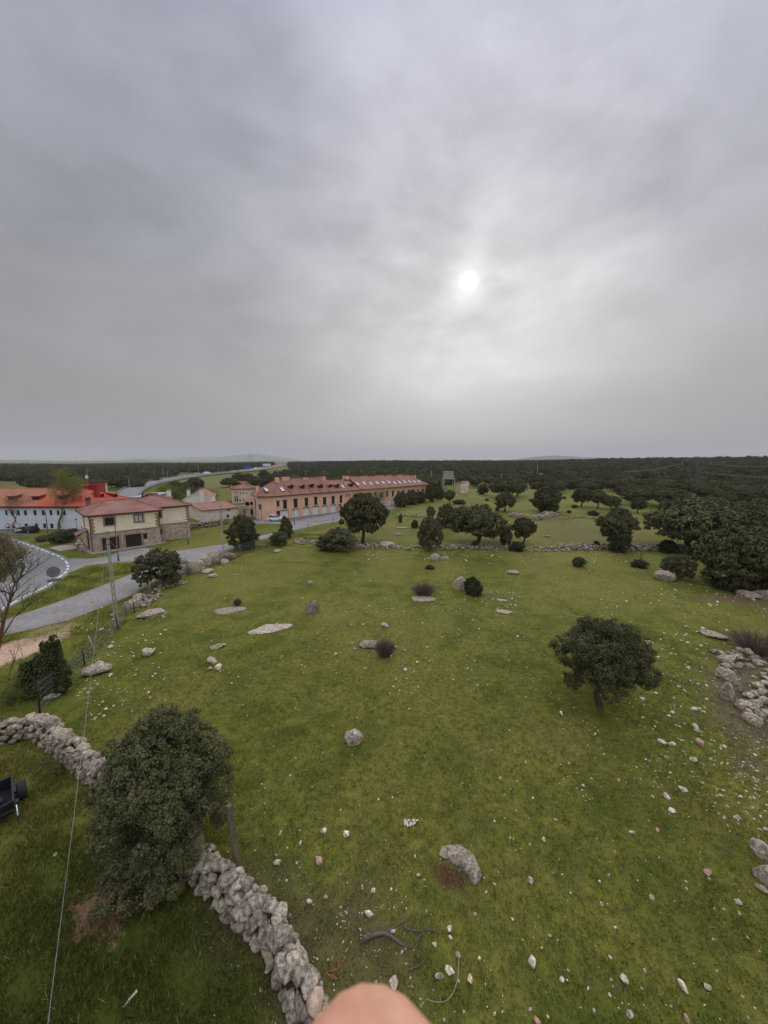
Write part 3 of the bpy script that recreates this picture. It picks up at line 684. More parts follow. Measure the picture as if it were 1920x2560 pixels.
# --- long blue-white building with orange roof -------------------------------
def long_building():
    y0 = 79.7; A, B = Vector((-128, y0, 0)), Vector((-65.6, y0, 0)); f = Face(A, B); ze = 4.95; D = 15
    r_ = root('long_building', B, 'long pale blue building with two rows of small windows and bright orange tiled roof', 'building')
    Z = lambda *q: (*zpx(q[0], q[1], 6.381, 0, 1180), *zpx(q[2], q[3], 6.381, 0, 1180))
    for a, b in ((85, 122), (180, 218), (275, 318), (384, 431), (536, 584), (667, 715), (793, 835), (908, 950), (1015, 1050)): window(f, f.rect(*Z(a, 612, b, 692)), r_, M['frame'], dep=.15, fw=.06)
    for a, b in ((105, 155), (190, 240), (395, 450), (555, 610), (690, 738), (803, 855), (915, 970)): window(f, f.rect(*Z(a, 822, b, 898)), r_, M['frame'], dep=.15, fw=.06)
    mb = MB(); f.walls(mb, 0, ze, M['whitewall']); Face(B, B + Vector((0, D, 0))).walls(mb, 0, ze, M['whitewall']); Face(B + Vector((0, D, 0)), A + Vector((0, D, 0))).walls(mb, 0, ze, M['whitewall']); mb.build('wall', r_)
    t = MB(); fbox(t, f, 0, f.L, 2.05, 2.17, 0, .05, M['whitewall']); fbox(t, f, 0, f.L, 4.3, 4.42, 0, .05, M['whitewall']); t.build('string_course', r_)
    t = MB(); fbox(t, f, 0, f.L + .3, 4.72, 4.94, 0.0, .45, M['redpaint']); t.build('eaves_board', r_)
    _, pl = hip_roof(r_, A, f.e, f.n, 0, f.L, 0, D, 5.1, 3.3, M['roof_o'], .5, 7, 6.2, M['redpaint'])
    def dormer(px, py, side, wd=1.5):
        P, nn = pl(px, py, side); h = Vector((nn.x, nn.y, 0)).normalized(); e = Vector((-h.y, h.x, 0)); mb = MB()
        Q = lambda a, b, c: P + e * a + h * b + Vector((0, 0, c))
        slab(mb, [Q(-wd / 2 - .15, .9, .62), Q(wd / 2 + .15, .9, .62), Q(wd / 2 + .15, -1.1, .98), Q(-wd / 2 - .15, -1.1, .98)], .14, M['roof_o'], M['redpaint'])
        mb.add([Q(-wd / 2, .6, -.5), Q(wd / 2, .6, -.5), Q(wd / 2, .6, .55), Q(-wd / 2, .6, .55), Q(-wd / 2, -1, -.5), Q(wd / 2, -1, -.5), Q(wd / 2, -1, .85), Q(-wd / 2, -1, .85)], [(0, 1, 2, 3), (4, 0, 3, 7), (1, 5, 6, 2)], M['redpaint'])
        mb.add([Q(-wd / 2 + .15, .62, -.3), Q(wd / 2 - .15, .62, -.3), Q(wd / 2 - .15, .62, .42), Q(-wd / 2 + .15, .62, .42)], [(0, 1, 2, 3)], M['glass'])
        mb.build('dormer', r_)
    for x, y in ((36, 1246), (96, 1246), (160, 1244)): dormer(x, y, 'F', 1.7)
    for x, y in ((249, 1240), (283, 1240)): dormer(x, y, 'R', 1.4)
    chimney(r_, 181, 190, 1217, 1229, 85, M['redchimney'], M['redchimney']); chimney(r_, 238, 247.5, 1215.5, 1231, 84.5, M['redchimney'], M['redchimney'])
    chimney(r_, 150, 172, 1216.5, 1227, 92, M['redchimney'], M['blacktop'])
    mb = MB(); P = PV(224, 1224, 91); Q = PV(251, 1205, 91); mb.box(((P.x + Q.x) / 2, 91, (Q.z + P.z) / 2 - .6), (Q.x - P.x, 3, Q.z - P.z + 1.2), M['redchimney']); mb.box(((P.x + Q.x) / 2, 91, Q.z + .1), (Q.x - P.x + .2, 3.2, .2), M['blacktop']); mb.build('lift_housing', r_)
    mb = MB(); P = PV(208, 1224, 90); Q = PV(229, 1212, 90); mb.box(((P.x + Q.x) / 2, 90, (Q.z + P.z) / 2 - .6), (Q.x - P.x, 3, Q.z - P.z + 1.2), M['redchimney'])
    slab(mb, [(P.x - .2, 88.2, Q.z), (Q.x + .1, 88.2, Q.z), (Q.x + .1, 91.5, Q.z + .35), (P.x - .2, 91.5, Q.z + .35)], .12, M['roof_o']); mb.build('roof_house', r_)
    mb = MB(); P = PV(219, 1212, 90); T = PV(219, 1172, 90); mb.bar(P, T, .09, M['steel']); mb.bar(T + Vector((-.7, 0, -.2)), T + Vector((.7, 0, -.2)), .05, M['steel']); mb.bar(T + Vector((-.5, 0, -.6)), T + Vector((.5, 0, -.6)), .05, M['steel'])
    c = PV(217.5, 1192, 89.6); mb.lathe((c.x, c.y, c.z), [(.06, .12), (.3, .05), (.42, -.08), (.40, -.1), (.05, .06)], M['carwhite'], 14, 'Y'); mb.build('antenna_mast', r_)
long_building()

# --- pink terraced row -------------------------------------------------------
def terrace():
    P0 = Vector((-27.8, 92.2, 0)); e = Vector((.7, .714, 0)).normalized(); L = 62.6
    f = Face(P0, P0 + e * L); ze = 6.0; D = 11.0
    r_ = root('terraced_row', P0, 'long salmon pink terraced row with brown roof, many chimneys and white garage doors', 'terrace')
    Z1 = lambda *q: (*zpx(q[0], q[1], 6.9125, 560, 1180), *zpx(q[2], q[3], 6.9125, 560, 1180))
    Z2 = lambda *q: (*zpx(q[0], q[1], 5.184, 780, 1170), *zpx(q[2], q[3], 5.184, 780, 1170))
    wins = [Z1(910, 505, 958, 592), Z1(1022, 492, 1088, 632), Z1(1205, 472, 1272, 610), Z1(1396, 455, 1454, 588), Z1(1560, 440, 1614, 568),
            Z2(143, 385, 185, 475), Z2(254, 372, 293, 463), Z2(358, 362, 393, 450), Z2(445, 350, 456, 382), Z2(478, 347, 489, 378), Z2(540, 342, 574, 430), Z2(632, 333, 662, 376),
            Z2(722, 322, 752, 395), Z2(800, 322, 836, 360), Z2(880, 318, 912, 392), Z2(962, 306, 988, 370), Z2(1035, 300, 1060, 366), Z2(1108, 302, 1132, 332), Z2(1176, 295, 1199, 326), Z2(1240, 287, 1266, 312),
            Z2(1302, 280, 1326, 300), Z2(1363, 282, 1386, 300), Z2(1423, 276, 1446, 300)]
    for q in wins: window(f, f.rect(*q), r_, M['frame'], dep=.12, fw=.10, lintel=M['frame'])
    for q in (Z1(976, 665, 1114, 782), Z1(1183, 640, 1295, 772), Z1(1366, 618, 1474, 748), Z1(1532, 598, 1638, 722), Z2(128, 495, 200, 587), Z2(240, 480, 312, 570)):
        a = f.rect(*q); door(f, (a[0], a[1], .03, max(a[3], 2.0)), r_, M['garage'], 'garage_door', lines=5, lintel=M['frame'])
    for q in (Z1(912, 685, 970, 785), Z2(348, 470, 382, 525)):
        a = f.rect(*q); door(f, (a[0], a[1], .03, 2.1), r_, M['browndoor'], lintel=M['frame'])
    for q in (Z2(418, 460, 452, 486), Z2(484, 452, 500, 480)): window(f, f.rect(*q), r_, M['frame'], dep=.12, fw=.06)
    s0 = f.uz(*zpx(600, 400, 5.184, 780, 1170))[0]
    for k in range(8):
        u = s0 + 2.0 + k * 3.6
        if u < L - 4: door(f, (u, u + 2.2, .03, 2.0), r_, M['garage'], 'garage_door', lines=5)
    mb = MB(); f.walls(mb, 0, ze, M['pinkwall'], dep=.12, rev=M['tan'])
    # left return: a short front piece, then the end wall
    C1 = P0 - Vector((3.7, 0, 0)); fl = Face(C1, P0); window(fl, fl.rect(*Z1(607, 570, 640, 645)), r_, M['frame'], dep=.12, mull=0, lintel=M['frame']); fl.walls(mb, 0, ze, M['pinkwall'])
    C2 = Vector((C1.x - 3.6, C1.y + 6.2, 0)); fs = Face(C2, C1); window(fs, fs.rect(*Z1(535, 485, 568, 628)), r_, M['frame'], dep=.12, mull=0, lintel=M['frame'])
    a = fs.rect(*Z1(540, 672, 572, 762)); door(fs, (a[0], a[1], .03, 2.2), r_, M['browndoor']); fs.walls(mb, 0, ze, M['pinkwall'])
    Face(f.B, f.B - f.n * D).walls(mb, 0, ze, M['pinkwall']); Face(f.B - f.n * D, C2).walls(mb, 0, ze, M['pinkwall'])
    mb.build('wall', r_)
    # roof in three blocks; the left one wraps the angled end
    n = f.n; up = Vector((0, 0, 1)); o = .55
    def RP(u, d, z): return f.A + e * u - n * d + up * z
    mb = MB(); r1 = 9.95; U1 = 20.0
    E0 = P0 + Vector((-.05, -.62, 0)) + up * 6.05; E1 = RP(U1, -o, 6.05); T0 = RP(4.6, 5.5, r1); T1 = RP(U1, 5.5, r1); Bk = RP(U1, D + o, 6.05)
    L1 = C1 + Vector((-.35, -.6, 0)) + up * 6.05; L2 = C2 + Vector((-.6, .3, 0)) + up * 6.05; Bl = RP(2, D + o, 6.05)
    mb.poly([E0, E1, T1, T0], M['roof_b']); mb.poly([L1, E0, T0], M['roof_b']); mb.poly([L2, L1, T0], M['roof_b']); mb.poly([Bl, L2, T0], M['roof_b']); mb.poly([Bk, Bl, T0, T1], M['roof_b']); mb.poly([E1, Bk, T1], M['pinkwall'])
    loop = [L2, L1, E0, E1, Bk, Bl]; dn = Vector((0, 0, -.22))
    for a, b in zip(loop, loop[1:] + loop[:1]): mb.poly([a, a + dn, b + dn, b], M['frame'])
    mb.poly([q + dn for q in loop][::-1], M['frame'])
    for a, b in ((E0, T0), (L1, T0), (L2, T0), (T0, T1)): mb.tube([a + up * .05, b + up * .05], .12, M['roof_b'], 5)
    for u in (5.2, 8.3, 11.4, 14.5, 17.6, 20): a = RP(u, -o, 6.12); mb.bar(a, RP(u + 0, 2.6 + (u % 2), 6.12 + (2.6 + (u % 2) + o) * (r1 - 6.05) / (5.5 + o)), .16, M['roof_b'])
    mb.build('roof', r_)
    def plane(px, py, rt=r1):
        a, b, c = RP(0, -o, 6.05), RP(10, -o, 6.05), RP(0, 5.5, rt); nn = (b - a).cross(c - a).normalized(); dd = Vector(ray(px, py)); oo = Vector((0, 0, CAM_H)); t = (a - oo).dot(nn) / dd.dot(nn); return oo + dd * t
    hip_roof(r_, f.A, e, n, U1 + .5, 29.0, .0, D, 6.05, 2.9, M['roof_b'], o, 0.01, 0.01, M['frame'])
    hip_roof(r_, f.A, e, n, 29.6, L, .0, D, 6.08, 3.7, M['roof_b'], o, 0.01, 6.0, M['frame'])
    slope = (r1 - 6.05) / (5.5 + o); sl_dir = (-n + up * slope).normalized()
    def light(px, py, rt=r1, wd=.8, hh=1.5):
        P = plane(px, py, rt); nn = e.cross(sl_dir).normalized(); nn = nn if nn.z > 0 else -nn; mb = MB()
        a, b = e * wd / 2, sl_dir * hh / 2; Q = lambda s_, t_, k: P + a * s_ + b * t_ + nn * k
        mb.add([Q(-1.15, -1.1, -.05), Q(1.15, -1.1, -.05), Q(1.15, 1.1, -.05), Q(-1.15, 1.1, -.05), Q(-1.15, -1.1, .1), Q(1.15, -1.1, .1), Q(1.15, 1.1, .1), Q(-1.15, 1.1, .1)], [(0, 1, 5, 4), (1, 2, 6, 5), (2, 3, 7, 6), (3, 0, 4, 7), (4, 5, 6, 7)], M['darkmetal'])
        k = mb.build('skylight', r_); mb = MB(); mb.poly([Q(-1, -1, .115), Q(1, -1, .115), Q(1, 1, .115), Q(-1, 1, .115)], M['skylight'])
        g = mb.build('pane', None, False); g.parent = k; g.matrix_parent_inverse = (Matrix.Translation(r_.location) @ k.matrix_parent_inverse).inverted()
    for x, y in ((590, 205), (675, 198), (762, 202), (843, 195), (920, 190), (995, 184), (1068, 193), (1133, 187), (1200, 182), (1263, 178), (1325, 181), (1385, 176)): light(*zpx(x, y, 5.184, 780, 1170), 9.7, .85, 1.5)
    light(*zpx(397, 240, 5.184, 780, 1170), 9.0); light(*zpx(1005, 303, 6.9125, 560, 1180), r1, .9, 1.5)
    light(*zpx(730, 308, 6.9125, 560, 1180), 9.4, .8, 1.5)
    def dormer(px, py, rt=r1):
        P = plane(px, py, rt); mb = MB(); Q = lambda a, b, c: P + e * a + n * b + up * c; wd = 1.15
        mb.add([Q(-wd / 2, .5, -.5), Q(wd / 2, .5, -.5), Q(wd / 2, .5, .4), Q(-wd / 2, .5, .4), Q(-wd / 2, -1.2, -.4), Q(wd / 2, -1.2, -.4), Q(wd / 2, -1.2, .4), Q(-wd / 2, -1.2, .4), Q(0, .5, .75), Q(0, -1.2, .75)],
               [(0, 1, 2, 8, 3), (1, 5, 6, 2), (4, 0, 3, 7)], M['frame'])
        slab(mb, [Q(-wd / 2 - .2, .75, .38), Q(0, .75, .8), Q(0, -1.3, .8), Q(-wd / 2 - .2, -1.3, .38)], .08, M['roof_b'], M['frame']); slab(mb, [Q(0, .75, .8), Q(wd / 2 + .2, .75, .38), Q(wd / 2 + .2, -1.3, .38), Q(0, -1.3, .8)], .08, M['roof_b'], M['frame'])
        mb.add([Q(-.35, .52, -.2), Q(.35, .52, -.2), Q(.35, .52, .32), Q(-.35, .52, .32)], [(0, 1, 2, 3)], M['glass']); mb.build('dormer', r_)
    for x, y in ((1150, 262), (1345, 262), (1500, 245), (1645, 250)): dormer(*zpx(x, y, 6.9125, 560, 1180))
    for x, y in ((105, 250), (222, 242), (318, 236)): dormer(*zpx(x, y, 5.184, 780, 1170), 9.6)
    dormer(*zpx(500, 222, 5.184, 780, 1170), 9.7)
    az = math.atan2(e.y, e.x)
    def chim(x0, x1, y0, y1, z, d=5.5, an=True, K=None):
        X0, Yt = K(x0, y0); X1, Yb = K(x1, y1); P = plane((X0 + X1) / 2, Yb, z); dd = Vector(ray((X0 + X1) / 2, Yb)); oo = Vector((0, 0, CAM_H))
        t = ((f.A - n * d) - oo).dot(n) / dd.dot(n); Q = oo + dd * t; chimney(r_, X0, X1, Yt, Yb, Q.y, M['pinkwall'], M['frame'], az, antenna=an, dp=.8)
    K1 = lambda x, y: zpx(x, y, 6.9125, 560, 1180); K2 = lambda x, y: zpx(x, y, 5.184, 780, 1170)
    chim(888, 948, 85, 180, 9, 4.6, True, K1); chim(990, 1140, 78, 150, 9, 5.2, False, K1); chim(1345, 1460, 88, 150, 9, 5.2, True, K1)
    chim(92, 126, 105, 135, 9, 6.2, False, K2); chim(134, 168, 105, 155, 9, 4.8, True, K2); chim(425, 466, 168, 245, 9, 2.6, False, K2)
    chim(400, 436, 98, 130, 9, 6.4, False, K2); chim(443, 474, 98, 150, 9, 4.9, True, K2)
    for a, b, an in ((612, 648, 1), (740, 765, 0), (780, 812, 1), (932, 962, 1), (1036, 1066, 0), (1070, 1100, 1), (1165, 1190, 0), (1200, 1228, 1), (1284, 1306, 0), (1320, 1343, 1)): chim(a, b, 104 - (a - 600) * .012, 142 - (a - 600) * .012, 9, 5.3, bool(an), K2)
    chimney(r_, 641.5, 647.5, 1214, 1226, 97.5, M['pinkwall'], M['frame'], 0.0)
terrace()

# --- smaller buildings behind ------------------------------------------------
def simple_house(name, label, cat, A, B, D, ze, wallm, roofm, wins=(), rise=1.2, gable=False, doors=(), over=.35, roof='hip', wl=None):
    f = Face(A, B); r_ = root(name, f.A, label, cat)
    for q in wins: window(f, f.rect(*q), r_, M['frame'], dep=.12, fw=.07)
    for q in doors: a = f.rect(*q); door(f, (a[0], a[1], .03, a[3]), r_, M['browndoor'])
    mb = MB(); f.walls(mb, 0, ze, wallm)
    for a, b in ((f.B, f.B - f.n * D), (f.B - f.n * D, f.A - f.n * D), (f.A - f.n * D, f.A)): Face(a, b).walls(mb, 0, ze, wallm)
    if gable:
        for s_ in (0, D): mb.poly([f.p(0, ze, -s_), f.p(f.L, ze, -s_), f.p(f.L / 2, ze + rise, -s_)], wallm)
    mb.build('wall', r_)
    if roof == 'hip': hip_roof(r_, f.A, f.e, f.n, 0, f.L, 0, D, ze + .1, rise, roofm, over, fascia=M['frame'])
    elif roof == 'mono':
        mb = MB(); P = lambda u, z, o: f.p(u, z, o); slab(mb, [P(-over, ze + .12, over), P(f.L + over, ze + .12, over), P(f.L + over, ze + rise, -D), P(-over, ze + rise, -D)], .15, roofm, M['frame']); mb.build('roof', r_)
        mb = MB(); [mb.poly([f.p(u, ze, 0), f.p(u, ze, -D), f.p(u, ze + rise - .1, -D)], wallm) for u in (0, f.L)]; mb.build('gable', r_)
    if gable:
        mb = MB(); P = lambda u, z, o: f.p(u, z, o); k = .25
        slab(mb, [P(-over, ze - .1, k), P(f.L / 2, ze + rise + .12, k), P(f.L / 2, ze + rise + .12, -D - k), P(-over, ze - .1, -D - k)], .14, roofm, M['whiteplaster'])
        slab(mb, [P(f.L / 2, ze + rise + .12, k), P(f.L + over, ze - .1, k), P(f.L + over, ze - .1, -D - k), P(f.L / 2, ze + rise + .12, -D - k)], .14, roofm, M['whiteplaster']); mb.build('roof', r_)
    return r_, f
r_, f = simple_house('storage_shed', 'low off-white shed with maroon sloping roof between the cream house and the pink row', 'shed', G(509, 1305), G(596, 1295), 9.5, 2.75, M['offwhite'], M['roof_m'],
                     [(568, 1273.5, 575, 1277), (567, 1286, 573, 1294)], 1.15, roof='mono')
r_, f = simple_house('gabled_house', 'off-white house with gable end, maroon roof and three tall chimneys behind the cream house', 'house', PV(461, 1290, 103), PV(524, 1290, 105), 16, 4.1, M['whiteplaster'], M['roof_m'],
                     [(483, 1257, 488, 1266)], 1.75, gable=True, roof='none')
chimney(r_, 419.5, 427, 1226, 1242, 110, M['whiteplaster'], M['concrete']); chimney(r_, 469, 475, 1226, 1238, 112, M['whiteplaster'], M['concrete']); chimney(r_, 502.5, 510.5, 1224, 1262, 103.2, M['whiteplaster'], M['concrete'], sink=3)
simple_house('low_house', 'low white house with maroon roof peeping over the cream house roof', 'house', PV(336, 1290, 92), PV(410, 1290, 94), 9, 4.6, M['whiteplaster'], M['roof_m'], rise=1.6)
simple_house('metal_shed', 'long shed with pale grey sheet metal roof behind the orange roof', 'shed', PV(332, 1290, 112), PV(372, 1290, 112), 12, 3.7, M['offwhite'], M['greymetalroof'], rise=.6, roof='mono')
simple_house('sheet_roof_shed', 'far grey roofed shed glimpsed behind the red roof housings', 'shed', PV(165, 1250, 150), PV(208, 1250, 150), 14, 4.0, M['offwhite'], M['greymetalroof'], rise=.8, roof='mono')
K = lambda *q: (*zpx(q[0], q[1], 6.9125, 560, 1180), *zpx(q[2], q[3], 6.9125, 560, 1180))
A_, B_ = PV(581.5, 1265, 128), PV(640, 1265, 131); A_.z = B_.z = 0
r_, f = simple_house('cream_apartment_house', 'pale cream house with brown roof and small balconies behind the pink row', 'house', A_, B_, 11, 5.0, M['pinkpale'], M['roof_b'],
                     [K(180, 345, 198, 375), K(220, 345, 238, 375), K(278, 352, 300, 382), K(330, 350, 350, 382), K(383, 355, 402, 383), K(185, 460, 205, 515), K(225, 462, 247, 512), K(268, 482, 295, 510), K(330, 472, 352, 500)], 2.1)
for q in (K(170, 385, 250, 420), K(425, 400, 505, 430)):
    a = f.rect(*q); mb = MB(); fbox(mb, f, a[0], a[1], a[2] - .1, a[2], 0, 1.0, M['concrete']); fbox(mb, f, a[0], a[1], a[3], a[3] + .05, .95, 1.0, M['darkmetal'])
    for k in range(9): u = a[0] + (a[1] - a[0]) * k / 8; fbox(mb, f, u - .02, u + .02, a[2], a[3], .95, 1.0, M['darkmetal'])
    mb.build('balcony', r_)
for q in (228, 292, 355, 452, 518):
    P = PV(*zpx(q, 252, 6.9125, 560, 1180), 131.5); mb = MB(); mb.box(P + Vector((0, 0, .05)), (.9, 1.1, .15), M['skylight']); mb.build('skylight', r_)
# ruined stone house
def ruin():
    A, B = G(598, 1291), G(640, 1291); f = Face(A, B); r_ = root('ruined_house', f.A, 'roofless ruined stone house with dark openings beside the pink row', 'ruin')
    rng = random.Random(5); mb = MB()
    for a, b in ((1.1, 1.8), (3.0, 3.8)): f.holes.append((a, b, .02, 1.9))
    f.walls(mb, 0, 2.3, M['masonry'], dep=.5)
    for k in range(12): u = k * f.L / 12; h = 2.3 + .5 * abs(math.sin(k * 1.3)) + rng.random() * .4; fbox(mb, f, u, u + f.L / 12 - .003, 2.303, h, -.5, 0, M['masonry'])
    fb = Face(f.A - f.n * 5, f.B - f.n * 5); fb.walls(mb, 0, 3.2, M['masonry']); Face(f.A - f.n * 5, f.A).walls(mb, 0, 2.6, M['masonry'])
    fbox(mb, f, 0, f.L, 1.95, 2.1, .002, .08, M['tan']); mb.build('wall', r_)
    mb = MB(); slab(mb, [f.p(-.5, 3.5, -4.4), f.p(f.L + .3, 3.5, -4.4), f.p(f.L + .3, 4.3, -9), f.p(-.5, 4.3, -9)], .15, M['roof_b']); mb.build('roof', r_)
    mb = MB(); f3 = Face(f.A - f.n * 4.9, f.B - f.n * 4.9); fbox(mb, f3, 0, f3.L, 0, 3.4, -4, -.1, M['pinkpale']); mb.build('back_wall', r_)
ruin()
# water tank on legs
def water_tank():
    B0 = G(1120, 1230); dd = B0.y; r_ = root('water_tank', B0, 'square concrete water tank raised on four slender legs at the edge of the wood', 'water tank')
    x0, x1 = PV(1106.5, 1196, dd).x, PV(1135.5, 1196, dd).x; z1 = PV(1120, 1197, dd).z; z2 = PV(1120, 1180, dd).z; cx = (x0 + x1) / 2; wd = x1 - x0
    for i, j in ((-1, -1), (-1, 1), (1, -1), (1, 1)): mb = MB(); mb.bar((cx + i * (wd / 2 - .2), dd + j * (wd / 2 - .2), 0), (cx + i * (wd / 2 - .2), dd + j * (wd / 2 - .2), z1), .38, M['concrete']); mb.build('leg', r_)
    mb = MB(); mb.box((cx, dd, z1 + .12), (wd, wd, .26), M['concrete']); mb.build('platform', r_)
    mb = MB(); mb.box((cx - .1, dd, (z1 + .25 + z2) / 2), (wd * .78, wd * .78, z2 - z1 - .25), M['concrete'], 0, .99); mb.box((cx - .1, dd, z2 + .05), (wd * .84, wd * .84, .16), M['concrete'])
    for i in range(-2, 3): mb.box((cx - .1 + i * wd * .15, dd - wd * .39 - .04, (z1 + z2) / 2 + .1), (.12, .1, z2 - z1 - .5), M['concrete'])
    mb.build('tank', r_)
water_tank()
def hut():
    A, B = G(1152.5, 1234), G(1170.5, 1234); f = Face(A, B); r_ = root('transformer_hut', f.A, 'narrow tower hut with white upper part and slanted roof beside the water tank', 'hut'); D = f.L * .9
    mb = MB(); z0, z1 = 3.1, 4.5
    for a, b in ((f.A, f.B), (f.B, f.B - f.n * D), (f.B - f.n * D, f.A - f.n * D), (f.A - f.n * D, f.A)): Face(a, b).walls(mb, 0, z1, M['whiteplaster'], (z0, M['pinkpale']))
    mb.poly([f.p(0, z1, 0), f.p(f.L, z1, 0), f.p(f.L, z1 + .9, 0)], M['whiteplaster']); mb.poly([f.p(0, z1, -D), f.p(f.L, z1, -D), f.p(f.L, z1 + .9, -D)], M['whiteplaster']); mb.poly([f.p(f.L, z1, 0), f.p(f.L, z1, -D), f.p(f.L, z1 + .9, -D), f.p(f.L, z1 + .9, 0)], M['whiteplaster']); mb.build('wall', r_)
    mb = MB(); slab(mb, [f.p(-.25, z1 - .02, .2), f.p(f.L + .2, z1 + 1.0, .2), f.p(f.L + .2, z1 + 1.0, -D - .2), f.p(-.25, z1 - .02, -D - .2)], .12, M['chimney']); fbox(mb, f, 0, f.L, z0, z0 + .12, .003, .08, M['tan']); mb.build('roof', r_)
hut()
# ------------------------------------------------------------------ vegetation
def leaves(seed, lobes, n, size, up=.35, shell=.25, aspect=.6):
    """leaf-sized faces in clumps: lobes = (cx,cy,cz,rx,ry,rz)"""
    g = np.random.default_rng(seed); L = np.array(lobes, float)
    wgt = (L[:, 3] * L[:, 4] + L[:, 3] * L[:, 5]); idx = g.choice(len(L), n, p=wgt / wgt.sum())
    d = g.normal(size=(n, 3)); d /= np.linalg.norm(d, axis=1)[:, None]
    # sub clumps inside each lobe
    k = 16; cd_ = g.normal(size=(len(L), k, 3)); cd_ /= np.linalg.norm(cd_, axis=2)[:, :, None]
    pick = cd_[idx, g.integers(0, k, n)]; d = d * .62 + pick * .75; d /= np.linalg.norm(d, axis=1)[:, None]
    r = 1.0 - shell * g.random(n) ** 1.5 + .07 * g.normal(size=n) + .16 * np.abs(g.normal(size=n)) * (g.random(n) < .25)
    cl_in = g.normal(size=(n, 3)); cl_in /= np.linalg.norm(cl_in, axis=1)[:, None]; pk = cd_[idx, g.integers(0, k, n)]
    use = g.random(n) < .78; q = pk * .86 + cl_in * (.32 * g.random(n) ** .45)[:, None]
    u_ = d * r[:, None]; u_[use] = q[use]; d[use] = (.45 * pk + .75 * cl_in)[use]; d /= np.linalg.norm(d, axis=1)[:, None]
    P = L[idx, :3] + u_ * L[idx, 3:]
    nn = d + .9 * g.normal(size=(n, 3)) * .6 + np.array([0, 0, up]); nn /= np.linalg.norm(nn, axis=1)[:, None]
    t = np.cross(nn, g.normal(size=(n, 3))); t /= np.linalg.norm(t, axis=1)[:, None]; b = np.cross(nn, t)
    s = (size * (.6 + .8 * g.random(n)))[:, None]
    V = np.stack([P - t * s, P + b * s * aspect, P + t * s, P - b * s * aspect], 1).reshape(-1, 3)
    return V, np.arange(4 * n, dtype=np.int32).reshape(-1, 4)
def dome_lobes(seed, n, rx, ry, z0, z1, lr=.3, flat=.75, droop=.25):
    """lobe centres under a domed, slightly lopsided crown outline"""
    g = random.Random(seed); out = []; H = z1 - z0; ph = [g.uniform(0, 6.28) for _ in range(4)]
    for i in range(n):
        a = i * 2.39996 + g.uniform(-.3, .3); q = math.sqrt((i + .5) / n) * g.uniform(.9, 1.02)
        out_r = 1 + .13 * math.sin(2 * a + ph[0]) + .09 * math.sin(3 * a + ph[1]) + .06 * math.sin(5 * a + ph[2])
        rr = q * (1 - lr * .85) * out_r; top = z1 - lr * .62 * H - (q ** 2.6) * H * (.42 + .1 * math.sin(a + ph[3]))
        l = lr * g.uniform(.72, 1.18); lz = l * H * .55 * g.uniform(.8, 1.15)
        out.append((rr * rx * math.cos(a), rr * ry * math.sin(a), top + g.uniform(-.05, .05) * H, l * rx, l * ry, lz * flat * 1.6))
        if q > .35 and g.random() < .62:          # lower skirt
            zz_ = z0 + H * g.uniform(.12, .34) * (1 - droop * q); l2 = l * .8
            out.append((rr * rx * .92 * math.cos(a + .2), rr * ry * .92 * math.sin(a + .2), zz_, l2 * rx, l2 * ry, l2 * H * .62))
    for i in range(int(n * .8)):          # ragged sprays standing off the outline
        a = g.uniform(0, 6.283); q = g.uniform(.80, .97); z = z0 + H * g.uniform(.22, .60); s = lr * g.uniform(.22, .42); out.append((q * rx * math.cos(a), q * ry * math.sin(a), z, s * rx, s * ry, s * H * .45))
    for i in range(int(n * .4)):
        a = g.uniform(0, 6.283); q = g.uniform(0, .7); s = lr * g.uniform(.22, .4); out.append((q * rx * math.cos(a), q * ry * math.sin(a), z0 + H * (1.02 - .45 * q ** 2.2), s * rx, s * ry, s * H * .45))
    return out
def limbs(seed, mb, m, base, r0, z_fork, rx, ry, z_top, n=6, lean=(0, 0), twigs=2):
    g = random.Random(seed); b0 = Vector(base)
    f = b0 + Vector((lean[0], lean[1], z_fork)); mid = b0.lerp(f, .5) + Vector((g.uniform(-.06, .06) * rx, g.uniform(-.06, .06) * ry, 0))
    mb.tube([b0 - Vector((0, 0, .15)), b0 + Vector((0, 0, z_fork * .12)), mid, f], [r0 * 1.35, r0 * 1.02, r0 * .85, r0 * .8], m, 9)
    for k in range(n):
        a = 6.283 * k / n + g.uniform(-.35, .35); q = g.uniform(.45, .85)
        e_ = Vector((f.x + rx * q * math.cos(a), f.y + ry * q * math.sin(a), f.z + (z_top - f.z) * g.uniform(.45, .85)))
        c1 = f.lerp(e_, .35) + Vector((0, 0, (z_top - f.z) * .12)); c2 = f.lerp(e_, .7) + Vector((g.uniform(-.08, .08) * rx, g.uniform(-.08, .08) * ry, (z_top - f.z) * .10))
        mb.tube([f - Vector((0, 0, r0 * .4)), c1, c2, e_], [r0 * .55, r0 * .36, r0 * .2, r0 * .06], m, 6)
        for j in range(twigs):
            s_ = c1.lerp(c2, g.random()); t_ = s_ + Vector((g.uniform(-.35, .35) * rx, g.uniform(-.35, .35) * ry, g.uniform(.1, .5) * (z_top - f.z))); mb.tube([s_, s_.lerp(t_, .5) + Vector((0, 0, .04 * z_top)), t_], [r0 * .2, r0 * .12, r0 * .04], m, 5)
